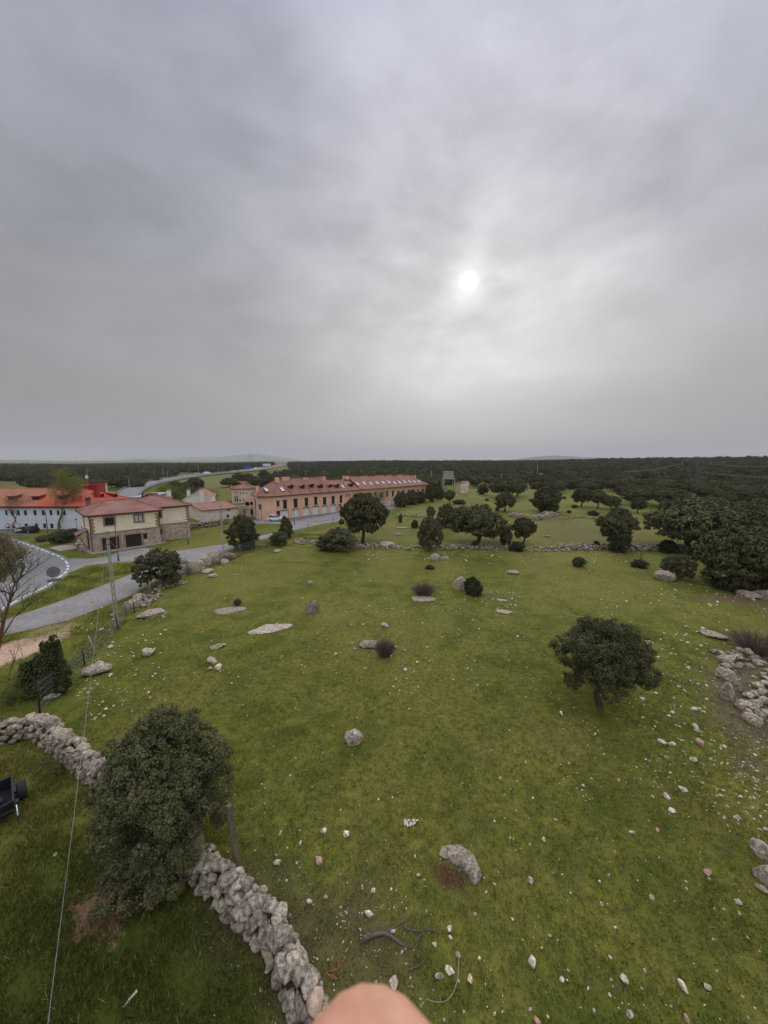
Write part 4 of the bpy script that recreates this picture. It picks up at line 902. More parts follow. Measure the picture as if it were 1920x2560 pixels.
# unit prototypes: x,y in crown radii, z in tree heights
PROTO = {}
def make_proto(key, seed, n, size, z0, lobes_n, lr, m, trunk=True, r0=.075, zf=.3, bark='bark', up=.35, nl=6, shell=.25):
    lob = dome_lobes(seed, lobes_n, .92, .92, z0, 1.0, lr)
    V, Fc = leaves(seed, lob, n, size, up, shell); V[:, 2] = np.maximum(V[:, 2], .01)
    cm = mesh_np('crown_' + key, V, Fc, M[m]); tm = None
    if trunk:
        mb = MB(); limbs(seed + 1, mb, M[bark], (0, 0, 0), r0, zf, .8, .8, .85, nl, (random.Random(seed).uniform(-.12, .12), random.Random(seed + 9).uniform(-.12, .12))); tm = mb.mesh('trunk_' + key, True, fixn=False)
    PROTO[key] = (cm, tm)
for i in range(5): make_proto('oak%d' % i, 100 + i * 7, 26000, .034, .24 + .05 * (i % 3), 15 + 2 * i, .34, 'oak', r0=.07, zf=.28)
for i in range(3): make_proto('dense%d' % i, 200 + i * 7, 26000, .034, .03, 18, .33, 'oak', r0=.08, zf=.15)
for i in range(2): make_proto('olive%d' % i, 300 + i, 15000, .034, .12, 16, .33, 'olive', r0=.05, zf=.15, bark='bark2', nl=8, shell=.5)
for i in range(2): make_proto('shrub%d' % i, 400 + i, 9000, .045, .0, 14, .36, 'bushleaf', r0=.04, zf=.08, shell=.5)
for i in range(2): make_proto('far%d' % i, 500 + i, 3500, .075, .02, 11, .36, 'oak_far', trunk=False)
def fit(bx, by, x0, x1, ty):
    """root location, crown radius and height from the surveyed outline"""
    P = G(bx, by) if by > 1270 else GT(bx, by); d = P.y; w_ = PV(x1, by, d).x - PV(x0, by, d).x; top = PV((x0 + x1) / 2, ty, d + 0.15 * w_).z
    return P, w_ / 2, top - P.z
TREES = []
def tree(key, bx, by, x0, x1, ty, label, name='holm_oak', cat='tree', group=None, rz=None, depth=1.0):
    P, r, h = fit(bx, by, x0, x1, ty); cx = ((x0 + x1) / 2 - bx) / F * P.length * .9
    return put_tree(key, P, r, max(h, .5), label, name, cat, group, random.uniform(0, 6.28) if rz is None else rz, (cx if abs(cx) > .4 * r else 0))
def put_tree(key, P, r, h, label, name, cat, group, rz, shift=0):
    cm, tm = PROTO[key]; o = root(name, P, label, cat, group, rz); o.scale = (r, r, h)
    c = link('crown', cm, o)
    if shift: c.location = (math.cos(-rz) * shift / r * .8, math.sin(-rz) * shift / r * .8, 0)
    if tm: link('trunk', tm, o)
    TREES.append((P.x, P.y, r)); return o
random.seed(11)
WG = 'scattered holm oaks of the pasture and wood'
tree('oak0', 1194, 1361, 1118, 1278, 1263, 'broad flat topped holm oak with one dark trunk, largest behind the tumbled wall line')
tree('oak1', 1307, 1360, 1281, 1349, 1295, 'small round holm oak with leaning forked trunk right of the broad flat oak')
tree('dense0', 1264, 1362, 1250, 1286, 1312, 'narrow ragged holm oak squeezed between the broad oak and the leaning one')
tree('shrub0', 1293, 1377, 1270, 1315, 1354, 'low dark bush at the foot of the leaning oak by the wall line', 'bush', 'bush')
tree('olive0', 1076, 1376, 1043, 1119, 1291, 'grey green shrubby oak with many thin stems standing on the tumbled wall')
tree('dense1', 1115, 1318, 1086, 1143, 1262, 'round dark holm oak just behind the grey green shrubby one')
tree('olive1', 1077, 1296, 1065, 1090, 1265, 'small thin pale green tree left of the round dark oak', 'small_tree')
tree('oak2', 1124, 1260, 1107, 1143, 1226, 'small isolated holm oak in the meadow below the water tank')
tree('oak3', 1261, 1279, 1237, 1296, 1231, 'mushroom shaped holm oak with slanting trunk in the far meadow')
tree('dense2', 1368, 1280, 1321, 1408, 1217, 'large dense holm oak touching the ground behind the stone ruin')
tree('dense0', 1208, 1236, 1191, 1225, 1210, 'dark rounded oak right of the tower hut')
tree('oak4', 1255, 1245, 1216, 1295, 1199, 'wide mounded oak clump at the back of the far meadow'); tree('oak0', 1293, 1241, 1262, 1322, 1202, 'pale spreading oak beside the mounded clump')
tree('olive0', 1400, 1230, 1378, 1416, 1200, 'bushy grey oak at the far meadow edge right of the big dense oak')
tree('oak1', 1452, 1268, 1422, 1476, 1219, 'tidy umbrella shaped oak with thin straight trunk in the far meadow')
tree('oak2', 1493, 1271, 1463, 1513, 1225, 'oak with cluster of dark stems beside the umbrella shaped one')
tree('oak3', 1528, 1274, 1503, 1549, 1240, 'low spreading oak on a short pale stem right of the dark stemmed cluster')
tree('oak4', 1586, 1264, 1547, 1622, 1220, 'bushy oak in front of the wood edge'); tree('oak0', 1594, 1283, 1569, 1613, 1243, 'small forked oak under the wood edge')
tree('oak2', 1538, 1374, 1503, 1604, 1272, 'mid sized holm oak standing right on the tumbled wall', depth=1)
tree('shrub1', 1546, 1379, 1516, 1578, 1330, 'leafy bush below the oak on the tumbled wall', 'bush', 'bush')
tree('oak3', 1722, 1378, 1618, 1835, 1250, 'very large sprawling holm oak with pale twisted trunk at the wall')
tree('dense1', 1880, 1345, 1815, 1960, 1262, 'wide dark oak behind the right hand boulders')
tree('dense2', 1868, 1470, 1752, 1990, 1318, 'big dense holm oak overhanging boulders at the right edge')
tree('shrub0', 1668, 1381, 1643, 1695, 1350, 'bush against the wall left of the twisted trunk', 'bush', 'bush')
tree('dense1', 1785, 1392, 1740, 1815, 1345, 'low dark oak scrub between the sprawling oak and the big right one', 'bush', 'bush')
tree('shrub1', 1446, 1416, 1428, 1463, 1392, 'small isolated bush in the right of the pasture', 'bush', 'bush')
tree('olive1', 1690, 1446, 1646, 1724, 1384, 'ragged dark bush behind the round lichened boulder', 'bush', 'bush')
tree('shrub0', 1600, 1418, 1578, 1624, 1399, 'low ring of suckers at the foot of the bare sapling', 'bush', 'bush')
tree('oak1', 907, 1358, 846, 980, 1237, 'tall holm oak with bent trunk in front of the pink terraced row')
tree('olive0', 850, 1376, 798, 900, 1318, 'tangled grey green scrub on the wall line left of the bent oak', 'bush', 'bush')
tree('shrub0', 822, 1372, 776, 850, 1338, 'low spreading bramble left of the tangled scrub', 'bush', 'bush')
tree('dense2', 605, 1372, 561, 652, 1291, 'dark round holm oak beside the lane and concrete pole')
tree('dense0', 715, 1345, 696, 735, 1292, 'slim dark oak by the lane near the white hatchback')
tree('olive1', 698, 1363, 670, 730, 1328, 'grey tangled brush at the foot of the slim oak', 'bush', 'bush')
tree('olive0', 402, 1466, 341, 464, 1372, 'bushy grey green oak between the lane and the boulder row')
for k, (a, b, c, d_, e_) in enumerate(((1003, 1268, 984, 1026, 1230), (1030, 1262, 1010, 1054, 1226), (1052, 1258, 1037, 1069, 1229), (1075, 1254, 1060, 1092, 1212), (1097, 1248, 1080, 1112, 1214))):
    tree('dense%d' % (k % 3), a, b, c, d_, e_, ['first', 'second', 'third', 'fourth', 'fifth'][k] + ' dark oak from the left in the hedge row at the terrace end', group='hedge of oaks at the terrace end')
for k, (a, b, c, d_, e_, l) in enumerate(((1140, 1260, 1130, 1172, 1249, 'low dark scrub patch below the tower hut'), (1217, 1252, 1209, 1224, 1246, 'tiny dark bush in the far meadow'), (1436, 1270, 1427, 1445, 1262, 'small dark bush left of the umbrella oak'), (1422, 1282, 1414, 1430, 1275, 'flat dark bush below the dense meadow oak'),
        (1243, 1277, 1238, 1249, 1267, 'stubby dark bush beside the mushroom shaped oak'), (1001, 1306, 994, 1008, 1285, 'small upright dark bush left of the thin pale green tree'), (1037, 1320, 1024, 1044, 1300, 'small bush behind the grey green oak'), (1074, 1422, 1061, 1088, 1412, 'little dark bush in the pasture below the leaning white boulder'),
        (1482, 1288, 1470, 1500, 1276, 'dark low bush right of the mossy wall line'), (1186, 1368, 1178, 1196, 1352, 'low bush under the broad flat topped oak'), (1490, 1368, 1478, 1500, 1352, 'little bush growing on the stone heap of the wall'))):
    tree('shrub%d' % (k % 2), a, b, c, d_, e_, l, 'bush', 'bush')
# roadside verge bushes by the white building
for k, (a, b, c, d_, e_) in enumerate(((155, 1357, 130, 190, 1325), (186, 1352, 170, 205, 1320), (112, 1352, 95, 140, 1337))):
    tree('olive%d' % (k % 2), a, b, c, d_, e_, ['grey scrubby bush on the verge left of the porch', 'dark scrub beside the porch of the cream house', 'small leftmost scrub bush on the roundabout verge'][k], 'bush', 'bush')

# --- the wood beyond: nearest trees are things, the far rest one mass
def far_ok(px, py, x, y, r, g):
    if py < 1150: return False
    # keep clear: village, meadow, highway
    if px < 760 and r < (215 if px > 560 or px < 330 else 165): return False
    if 740 <= px < 1110 and r < 190: return False
    if 1110 <= px < 1420:
        if r < 205: return False
        if r < 330 and g.random() < .5: return False
    if 1420 <= px < 1640:
        if r < 150: return False
        if 1200 < py < 1222 and 1590 < px < 1710: return g.random() < .25
        if py > 1230 and px < 1560: return False
    if px >= 1600 and r < 118: return False
    if px >= 1600 and r < 170 and g.random() < .35: return False
    if 1715 < px < 1765 and r < 215: return False
    if px < 720:
        hy = np.interp(px, [300, 333, 378, 452, 578, 712], [1262, 1231, 1212, 1197, 1183, 1163])
        if px > 300 and -4 < py - hy < 5 + 5200 / r: return False
        if 300 < px and py > hy: return g.random() < (.6 if px > 520 and py < 1203 else .25)
        if py > 1192: return g.random() < .42
        if px <= 300 and py > 1182: return g.random() < .8
    if 575 < px < 735 and py > 1170: return g.random() < .3
    if 685 < px < 722 and py < 1172: return False
    return True
g = random.Random(77); cand = []
r_ = 90.0
while r_ < 1450:
    step = 8.2 if r_ < 300 else (9.5 if r_ < 600 else 12.0); da = step / r_; a = -1.02
    while a < 1.02:
        aa, rr = a + g.uniform(-.45, .45) * da, r_ + g.uniform(-.45, .45) * step; x, y = rr * math.sin(aa), rr * math.cos(aa); z = float(terr(x, y)); px, py, dep = proj(x, y, z)
        if -120 < px < 2040 and far_ok(px, py, x, y, rr, g) and g.random() < .86 and math.sin(x / 19 + 2 * math.sin(y / 31)) + math.sin(y / 23 + 1.5 * math.sin(x / 27)) < 1.25: cand.append((rr, x, y, z, px))
        a += da
    r_ += step * .92
cand = [c for c in cand if all((c[1] - t[0]) ** 2 + (c[2] - t[1]) ** 2 > (t[2] + 2.2) ** 2 for t in TREES)]
cand.sort(); NEAR_N = 235; print('wood trees', len(cand))
for rr, x, y, z, px in cand[:NEAR_N]:
    key = g.choice(['oak0', 'oak1', 'oak2', 'oak3', 'oak4', 'dense0', 'dense1', 'dense2']); R_ = g.uniform(3.2, 5.6); h = R_ * g.uniform(.95, 1.25)
    put_tree(key, Vector((x, y, z)), R_, h, 'dark rounded holm oak standing among many others in the wood beyond the pasture', 'holm_oak', 'tree', 'holm oaks at the near side of the wood', g.uniform(0, 6.28))
far = cand[NEAR_N:]
pm = bpy.data.meshes.new('far_wood'); pm.from_pydata([(c[1], c[2], c[3] - .3) for c in far], [], [])
fo = link('far_wood', pm); tag(fo, kind='stuff')
ngp = bpy.data.node_groups.new('far_wood', 'GeometryNodeTree'); ngp.interface.new_socket('Geometry', in_out='INPUT', socket_type='NodeSocketGeometry'); ngp.interface.new_socket('Geometry', in_out='OUTPUT', socket_type='NodeSocketGeometry')
q = NT(ngp); gi = q.n.new('NodeGroupInput'); go = q.n.new('NodeGroupOutput'); jn = q.n.new('GeometryNodeJoinGeometry')
tmp = []
for key in ('far0', 'far1', 'far0', 'far1', 'dense1'):
    nd = q.n.new('GeometryNodeObjectInfo'); nd.inputs['As Instance'].default_value = True; tmp.append((key, nd)); q.l.new(nd.outputs['Geometry'], jn.inputs[0])
# the two far crown shapes stand as two real trees at the front of that wood
for key in ('far0', 'far1', 'dense1'):
    c = far.pop(3); cm, tm = PROTO[key]
    o = bpy.data.objects.new('crown', cm); COL.objects.link(o); rt = root('holm_oak', (c[1], c[2], c[3]), 'dark rounded holm oak standing among many others in the wood beyond the pasture', 'tree', 'holm oaks at the near side of the wood'); rt.scale = (4.6, 4.6, 4.9); o.parent = rt
    for k_, nd in tmp:
        if k_ == key: nd.inputs['Object'].default_value = o
iop = q.n.new('GeometryNodeInstanceOnPoints'); q.l.new(gi.outputs[0], iop.inputs['Points']); q.l.new(jn.outputs[0], iop.inputs['Instance']); iop.inputs['Pick Instance'].default_value = True
ri = q.n.new('FunctionNodeRandomValue'); ri.data_type = 'INT'; ri.inputs[4].default_value = 0; ri.inputs[5].default_value = 4; q.l.new(ri.outputs[2], iop.inputs['Instance Index'])
rr_ = q.n.new('FunctionNodeRandomValue'); rr_.data_type = 'FLOAT_VECTOR'; rr_.inputs[0].default_value = (0, 0, 0); rr_.inputs[1].default_value = (0, 0, 6.28); rr_.inputs['Seed'].default_value = 4; q.l.new(rr_.outputs[0], iop.inputs['Rotation'])
rs = q.n.new('FunctionNodeRandomValue'); rs.data_type = 'FLOAT_VECTOR'; rs.inputs[0].default_value = (3.6, 3.6, 3.2); rs.inputs[1].default_value = (6.6, 6.6, 6.2); rs.inputs['Seed'].default_value = 9; q.l.new(rs.outputs[0], iop.inputs['Scale'])
q.l.new(iop.outputs[0], go.inputs[0]); md = fo.modifiers.new('wood', 'NODES'); md.node_group = ngp

# --- near trees, each with its own leaves
def unique_tree(name, label, P, rx, ry, z0, z1, n, size, seed, m, bark, nl, lobes_n, lr, off=(0, 0), r0=.16, zf=1.0, lean=(0, 0), shell=.3, extra=()):
    o = root(name, P, label, 'tree'); lob = [(a + off[0], b + off[1], c, d_, e_, f_) for a, b, c, d_, e_, f_ in dome_lobes(seed, lobes_n, rx, ry, z0, z1, lr)] + list(extra)
    V, Fc = leaves(seed, lob, n, size, .4, shell); V[:, 2] = np.maximum(V[:, 2], .03); link('crown', mesh_np('crown', V, Fc, M[m]), o)
    mb = MB(); limbs(seed, mb, M[bark], (0, 0, 0), r0, zf, rx * .85, ry * .85, z1 * .92, nl, lean, 4); link('trunk', mb.mesh('trunk', True, fixn=False), o); return o
PL = G(1497, 1762)
unique_tree('holm_oak', 'lone umbrella shaped holm oak in the open grass of the pasture', PL, 3.15, 2.8, 1.55, 5.3, 90000, .045, 43, 'oak', 'bark', 9, 44, .22, (.05, 0), .2, 1.35, (-.1, 0))
PB = Vector((-7.9, 12.1, 0))
unique_tree('holm_oak', 'big bushy holm oak growing over the dry stone wall in the lower left', PB, 2.6, 2.4, .5, 5.6, 200000, .036, 58, 'oak', 'bark', 10, 60, .19, (-.35, .3), .2, .8, (0, .1), .4, [(-.9, -.9, 1.2, 1.0, .7, .6), (.2, -1.2, 1.3, .8, .6, .6), (1.0, -.9, 1.6, .7, .6, .6), (-1.7, -.4, 1.6, .7, .7, .9), (-.1, -1.7, .9, .7, .5, .5), (-.9, -1.9, .7, .7, .45, .45), (.5, -1.5, .8, .6, .4, .4), (-1.2, -1.5, 1.0, .5, .4, .4)])
# ivy clad shrub on the fence
Pi = G(118, 1735); V, Fc = leaves(9, [(-1.4, .2, .5, .6, .5, .5), (-.5, .3, 2.0, .5, .4, .6), (.3, .2, 2.6, .35, .3, .6), (1.0, .2, 1.2, .5, .4, .9), (-1.1, 0, 1.9, .35, .3, .4), (.1, .1, 3.2, .2, .2, .45), (-.9, .3, 1.1, 1.0, .8, 1.1), (.1, .2, 1.3, .9, .8, 1.3), (.7, .1, 1.6, .6, .6, 1.6), (.6, .1, 2.7, .5, .42, .9), (.8, 0, .8, .6, .6, .8), (-.2, -.2, .6, 1.1, .7, .6), (.8, .1, 3.6, .28, .25, .4)], 26000, .07, .3, .5)
V[:, 2] = np.maximum(V[:, 2], .02); o = root('ivy_shrub', Pi, 'pointed shrub smothered in glossy dark ivy beside the wire fence', 'shrub'); link('foliage', mesh_np('foliage', V, Fc, M['ivy']), o)
mb = MB(); [mb.tube([(x, .1, 0), (x * .9, .1, 1.5), (x * .8 + .1, .1, 3.2)], [.07, .05, .02], M['bark2'], 6) for x in (-.3, .5, .8)]; link('stem', mb.mesh('stem', True, fixn=False), o)

# --- bare and half bare trees
def branch(mb, g, p, d, L, r, depth, tips, m, spread=.5, upb=.25, seg=4, fork=(2, 3), minr=.006):
    P = [p.copy()]; Rr = [r]; q = p.copy(); dd = d.copy()
    for i in range(seg):
        dd = (dd + Vector((g.gauss(0, .16), g.gauss(0, .16), g.gauss(0, .1) + upb * .12))).normalized(); q = q + dd * L / seg; P.append(q.copy()); Rr.append(max(minr, r * (1 - .45 * (i + 1) / seg)))
    mb.tube(P, Rr, m, 5 if r < .05 else 7, False)
    if depth == 0: tips.append((q.copy(), dd.copy())); return
    for k in range(g.randint(*fork) + (1 if depth > 2 else 0)):
        j = g.randint(max(1, seg - 3), seg); ax = Vector((g.gauss(0, 1), g.gauss(0, 1), g.gauss(0, .5))).normalized(); nd = (dd + ax * spread + Vector((0, 0, upb))).normalized()
        branch(mb, g, P[j], nd, L * g.uniform(.6, .85), Rr[j] * .68, depth - 1, tips, m, spread, upb, max(3, seg - 1), fork, minr)
def twig_leaves(seed, tips, per, rad_, size, m, name='foliage'):
    g = np.random.default_rng(seed); T = np.array([tuple(t[0]) for t in tips]); n = len(T) * per
    P = np.repeat(T, per, 0) + g.normal(size=(n, 3)) * rad_ * np.array([1, 1, .8]); nn = g.normal(size=(n, 3)); nn /= np.linalg.norm(nn, axis=1)[:, None]
    t = np.cross(nn, g.normal(size=(n, 3))); t /= np.linalg.norm(t, axis=1)[:, None]; b = np.cross(nn, t); s = (size * (.6 + .8 * g.random(n)))[:, None]
    V = np.stack([P - t * s, P + b * s * .5, P + t * s, P - b * s * .5], 1).reshape(-1, 3); return mesh_np(name, V, np.arange(4 * n, dtype=np.int32).reshape(-1, 4), M[m])
def bare_tree(name, label, P, H, r, seed, m, depth=4, leaf=None, spread=.55, upb=.3, stems=1, lean=(0, 0), cat='tree', L0=.38, per=10, lr=.3, ls=.05):
    g = random.Random(seed); o = root(name, P, label, cat); mb = MB(); tips = []
    for s_ in range(stems):
        a = 6.28 * s_ / stems; d = Vector((lean[0] + .25 * (stems > 1) * math.cos(a), lean[1] + .25 * (stems > 1) * math.sin(a), 1)).normalized(); branch(mb, g, Vector((.1 * (stems > 1) * math.cos(a), .1 * (stems > 1) * math.sin(a), -.1)), d, H * L0, r, depth, tips, M[m], spread, upb)
    link('trunk', mb.mesh('trunk', True, fixn=False), o)
    if leaf: link('foliage', twig_leaves(seed, tips, per, lr, ls, leaf), o)
    return o
bare_tree('willow', 'tall yellow green budding willow in front of the long blue building', G(147, 1325), 11.5, .24, 3, 'bark2', 5, 'willow', .5, .34, 1, (-.08, 0), per=26, lr=.5, ls=.10)
bare_tree('willow', 'forked willow with thin brownish crown behind the warning signs', G(50, 1322), 8.2, .17, 5, 'bark2', 4, 'drygrass', .5, .35, 2, per=16, lr=.45, ls=.08)
bare_tree('willow', 'slender leaning willow at the left edge before the blue building', G(31, 1325), 8.0, .14, 8, 'bark2', 4, 'drygrass', .5, .3, 1, (-.25, 0), per=16, lr=.45, ls=.08)
bare_tree('poplar', 'nearly leafless pale tree in front of the terraced row', G(948, 1290), 7.5, .10, 12, 'bark2', 4, 'willow', .4, .5, 3, per=22, lr=.5, ls=.07)
bare_tree('poplar', 'second pale leafless tree nearer the terrace end', G(922, 1288), 6.8, .09, 13, 'bark2', 4, 'willow', .4, .5, 2, per=20, lr=.45, ls=.07)
bare_tree('poplar', 'bare rounded grey tree behind the terrace end', GT(1081, 1222), 9, .16, 14, 'bark2', 5, 'drygrass', .45, .4, 2, per=5)
for k, (px_, py_, hh) in enumerate(((398, 1262, 6.5), (425, 1262, 7.5), (455, 1262, 6.5), (500, 1258, 6), (535, 1254, 5.5), (410, 1240, 5))):
    bare_tree('willow', ['bushy spring green willow', 'tallest spring green willow', 'third light green willow', 'brownish green willow', 'last willow of the row', 'back willow with bright leaves'][k] + ' behind the gabled house', PV(px_, py_ + 6, 128 + 2 * k) * 1.0, hh, .12, 30 + k, 'bark2', 4, 'spring' if k < 3 or k == 5 else 'drygrass', .6, .25, 3, per=22, lr=.7, ls=.11)
o = bare_tree('sapling', 'thin bare sapling standing right of the pasture', G(1601, 1414), 4.3, .06, 21, 'bark2', 3, None, .5, .4)
# roundabout shrubs
bare_tree('shrub', 'brown twiggy shrub with yellow leaves on the roundabout island', G(-12, 1440), 5.2, .10, 23, 'twig', 5, 'drygrass', .6, .2, 5, per=22, lr=.35, ls=.07, cat='shrub')
bare_tree('shrub', 'yellow leaved shrub at the right rim of the roundabout island', G(28, 1420), 3.6, .07, 24, 'twig', 4, 'drygrass', .6, .2, 5, per=22, lr=.3, ls=.06, cat='shrub')
bare_tree('shrub', 'low brown shrub at the near rim of the roundabout island', G(8, 1456), 3.2, .07, 25, 'twig', 4, 'drygrass', .6, .2, 5, per=20, lr=.3, ls=.06, cat='shrub')
# reddish barked tree at the left edge, branches follow the survey
def edge_tree():
    y0 = 16.3; B0 = G(-14, 1925); o = root('bare_tree', B0, 'bare tree with reddish brown trunk and yellow budded twigs at the left edge', 'tree'); mb = MB(); g = random.Random(4); tips = []
    T = lambda pts, y1=None: [PV(a, b, y0 + (i * .12)) - B0 for i, (a, b) in enumerate(pts)]
    main = [Vector((0, 0, -.1))] + T([(-13, 1840), (-16, 1740), (-12, 1660), (0, 1595), (8, 1560), (17, 1525), (28, 1492), (36, 1458), (34, 1432)]); mb.tube(main, [.17, .14, .12, .10, .085, .07, .055, .045, .03, .015], M['redbark'], 8)
    for pts, r in (([(0, 1595), (14, 1579), (27, 1558), (36, 1543), (49, 1533)], .07), ([(8, 1560), (4, 1530), (-8, 1500), (-12, 1460)], .05), ([(17, 1525), (4, 1497), (-6, 1480)], .035), ([(28, 1492), (18, 1470), (14, 1462)], .03),
                   ([(33, 1470), (44, 1456), (54, 1440), (58, 1415)], .035), ([(36, 1458), (40, 1440), (40, 1425)], .03), ([(28, 1492), (40, 1478), (42, 1462)], .025), ([(-12, 1660), (-30, 1620), (-40, 1560)], .08)):
        L = T(pts); n = len(L); r *= .65; mb.tube(L, [r * (1 - .7 * i / (n - 1)) for i in range(n)], M['bark2'], 6)
        for _ in range(3): s_ = L[-1].lerp(L[-2], g.random()); branch(mb, g, s_, (L[-1] - L[-2]).normalized(), .8, r * .3 + .006, 2, tips, M['bark'], .6, .3)
    for k in range(9): s_ = main[g.randint(5, 9)]; branch(mb, g, s_, Vector((g.uniform(-.6, .9), g.uniform(-.5, .5), .8)).normalized(), 1.3, .03, 2, tips, M['bark'], .6, .3)
    link('trunk', mb.mesh('trunk', True, fixn=False), o); link('foliage', twig_leaves(4, tips, 8, .3, .035, 'willow'), o)
edge_tree()
for k, (bx, by, ty, ln) in enumerate(((22, 1690, 1600, .3), (58, 1680, 1612, .35), (60, 1528, 1462, .1), (80, 1500, 1458, .3))):
    P = G(bx, by); H = PV(bx, ty, P.y).z; bare_tree('sapling', ['bare forked shoot on the sandy bank at the left edge', 'bare leaning shoot beside the ivy shrub', 'bare twiggy shoot beside the roundabout edge line', 'small bare shoot near the back of the round sign'][k], P, H * 1.25, .035, 60 + k, 'bark2', 2, None, .5, .35, 1, (ln, 0), L0=.5)
P = G(150, 1935); bare_tree('sapling', 'pale leafless twiggy plant at the foot of the wall left of the big oak', P, 1.7, .03, 70, 'bark2', 3, None, .9, .1, 4)
for k, (x, y) in enumerate(((25, 1760), (70, 1748), (50, 1722))):
    bare_tree('weed', ['yellowish tangled weed stems at the left edge above the wall', 'tangled pale weed stems below the ivy shrub', 'sprawling yellow green weed left of the ivy shrub'][k], G(x, y), 1.3, .02, 80 + k, 'bark2', 3, 'spring', .8, .15, 5, per=10, lr=.16, ls=.03, cat='plant')
# dry broom bushes
def broom(label, px, py, x0, x1, ty, seed):
    P = G(px, py); wd = (PV(x1, py, P.y).x - PV(x0, py, P.y).x) / 2; h = PV(px, ty, P.y).z * .66; g = random.Random(seed); o = root('broom_bush', P, label, 'bush'); mb = MB()
    for k in range(330):
        a = g.uniform(0, 6.28); q = math.sqrt(g.random()); b0 = Vector((math.cos(a) * q * wd * .45, math.sin(a) * q * wd * .45, 0)); e_ = Vector((math.cos(a) * q * wd * 1.05, math.sin(a) * q * wd * 1.05, h * (1.05 - .5 * q * q) * g.uniform(.6, 1.05)))
        m_ = b0.lerp(e_, .55) + Vector((g.gauss(0, .05), g.gauss(0, .05), h * .08)); mb.tube([b0, m_, e_ + Vector((g.gauss(0, .08), g.gauss(0, .08), 0))], [.016, .012, .006], M['twig'], 3, False)
        t2 = e_ + Vector((g.gauss(0, .2), g.gauss(0, .2), g.uniform(0, .25))) * wd; mb.tube([m_, t2], [.009, .004], M['twig'], 3, False)
    link('stems', mb.mesh('stems', fixn=False), o)
broom('dry purplish brown broom bush rising behind the long flat rock', 1059, 1488, 1029, 1092, 1442, 1)
broom('dry brown broom bush right of the grey rock in mid pasture', 963, 1638, 935, 992, 1580, 2)
broom('small dry broom tuft growing from the flat rock on the left', 594, 1514, 585, 603, 1488, 3)
broom('reddish brown broom bush at the right edge above the rubble wall', 1890, 1628, 1838, 1960, 1560, 4)
tree('shrub1', 1183, 1486, 1152, 1207, 1442, 'dark green spiny bush beside the tall pale boulder', 'bush', 'bush')
# ------------------------------------------------------------------ rocks
ICO = {}
def ico(l):
    if l not in ICO:
        bm = bmesh.new(); bmesh.ops.create_icosphere(bm, subdivisions=l, radius=1); ICO[l] = (np.array([v.co[:] for v in bm.verts]), np.array([[v.index for v in f.verts] for f in bm.faces], np.int32)); bm.free()
    return ICO[l]
def rock(seed, lvl, cuts=10, lo=.62, hi=.95, amp=.06):
    cuts = int(cuts * 1.3)
    g = np.random.default_rng(seed); V, Fc = ico(lvl); V = V.copy()
    for _ in range(cuts):
        n = g.normal(size=3); n /= np.linalg.norm(n); d = g.uniform(lo, hi); s = V @ n; k = s > d; V[k] -= ((s[k] - d) * .9)[:, None] * n
    for fr, am in ((2.1, 1.0), (4.6, .6), (9.3, .3)) + (((17, .18), (31, .1)) if lvl > 4 else ()):
        k = g.normal(size=(3, 3)) * fr / 1.7; ph = g.uniform(0, 6.28, 3); V += V * (amp * am * (np.sin(V @ k.T + ph).sum(1) / 1.7))[:, None]
    return V, Fc
def boulder(label, px, py, wpx, hpx, seed, name='boulder', m='rock', flat=None, rz=None, lvl=5, cuts=9, lo=.6, amp=.10, dep=None, sink=.25, group=None, tilt=0):
    """px,py = base centre; wpx,hpx = outline size in the survey"""
    P = G(px, py); t = P.length / math.hypot(P.length, 0) ; dpt = P.y * C_ + CAM_H * S_; wd = wpx / F * dpt
    el = math.atan2(CAM_H, P.xy.length); hh = hpx / F * dpt
    dy = dep if dep is not None else wd * .62
    h = max(.1, (hh - dy * math.sin(el)) / max(.2, math.cos(el))) if flat is None else flat
    az = math.atan2(P.x, P.y); V, Fc = rock(seed, lvl, cuts, lo, .95, amp)
    g = random.Random(seed); V = V * np.array([wd / 2 * 1.08, dy / 2 * 1.05, h / (1 - sink) * .62]) + np.array([0, 0, h * (.5 - sink * .4)])
    if tilt: c, s = math.cos(tilt), math.sin(tilt); V = np.stack([V[:, 0] * c - V[:, 2] * s, V[:, 1], V[:, 0] * s + V[:, 2] * c], 1)
    Q = P + Vector((math.sin(az), math.cos(az), 0)) * dy * .45
    o = link(name, mesh_np(name, V, Fc, M[m], True), None, Q); o.rotation_euler = (0, 0, -az + (rz or 0)); return tag(o, label, 'rock', group)
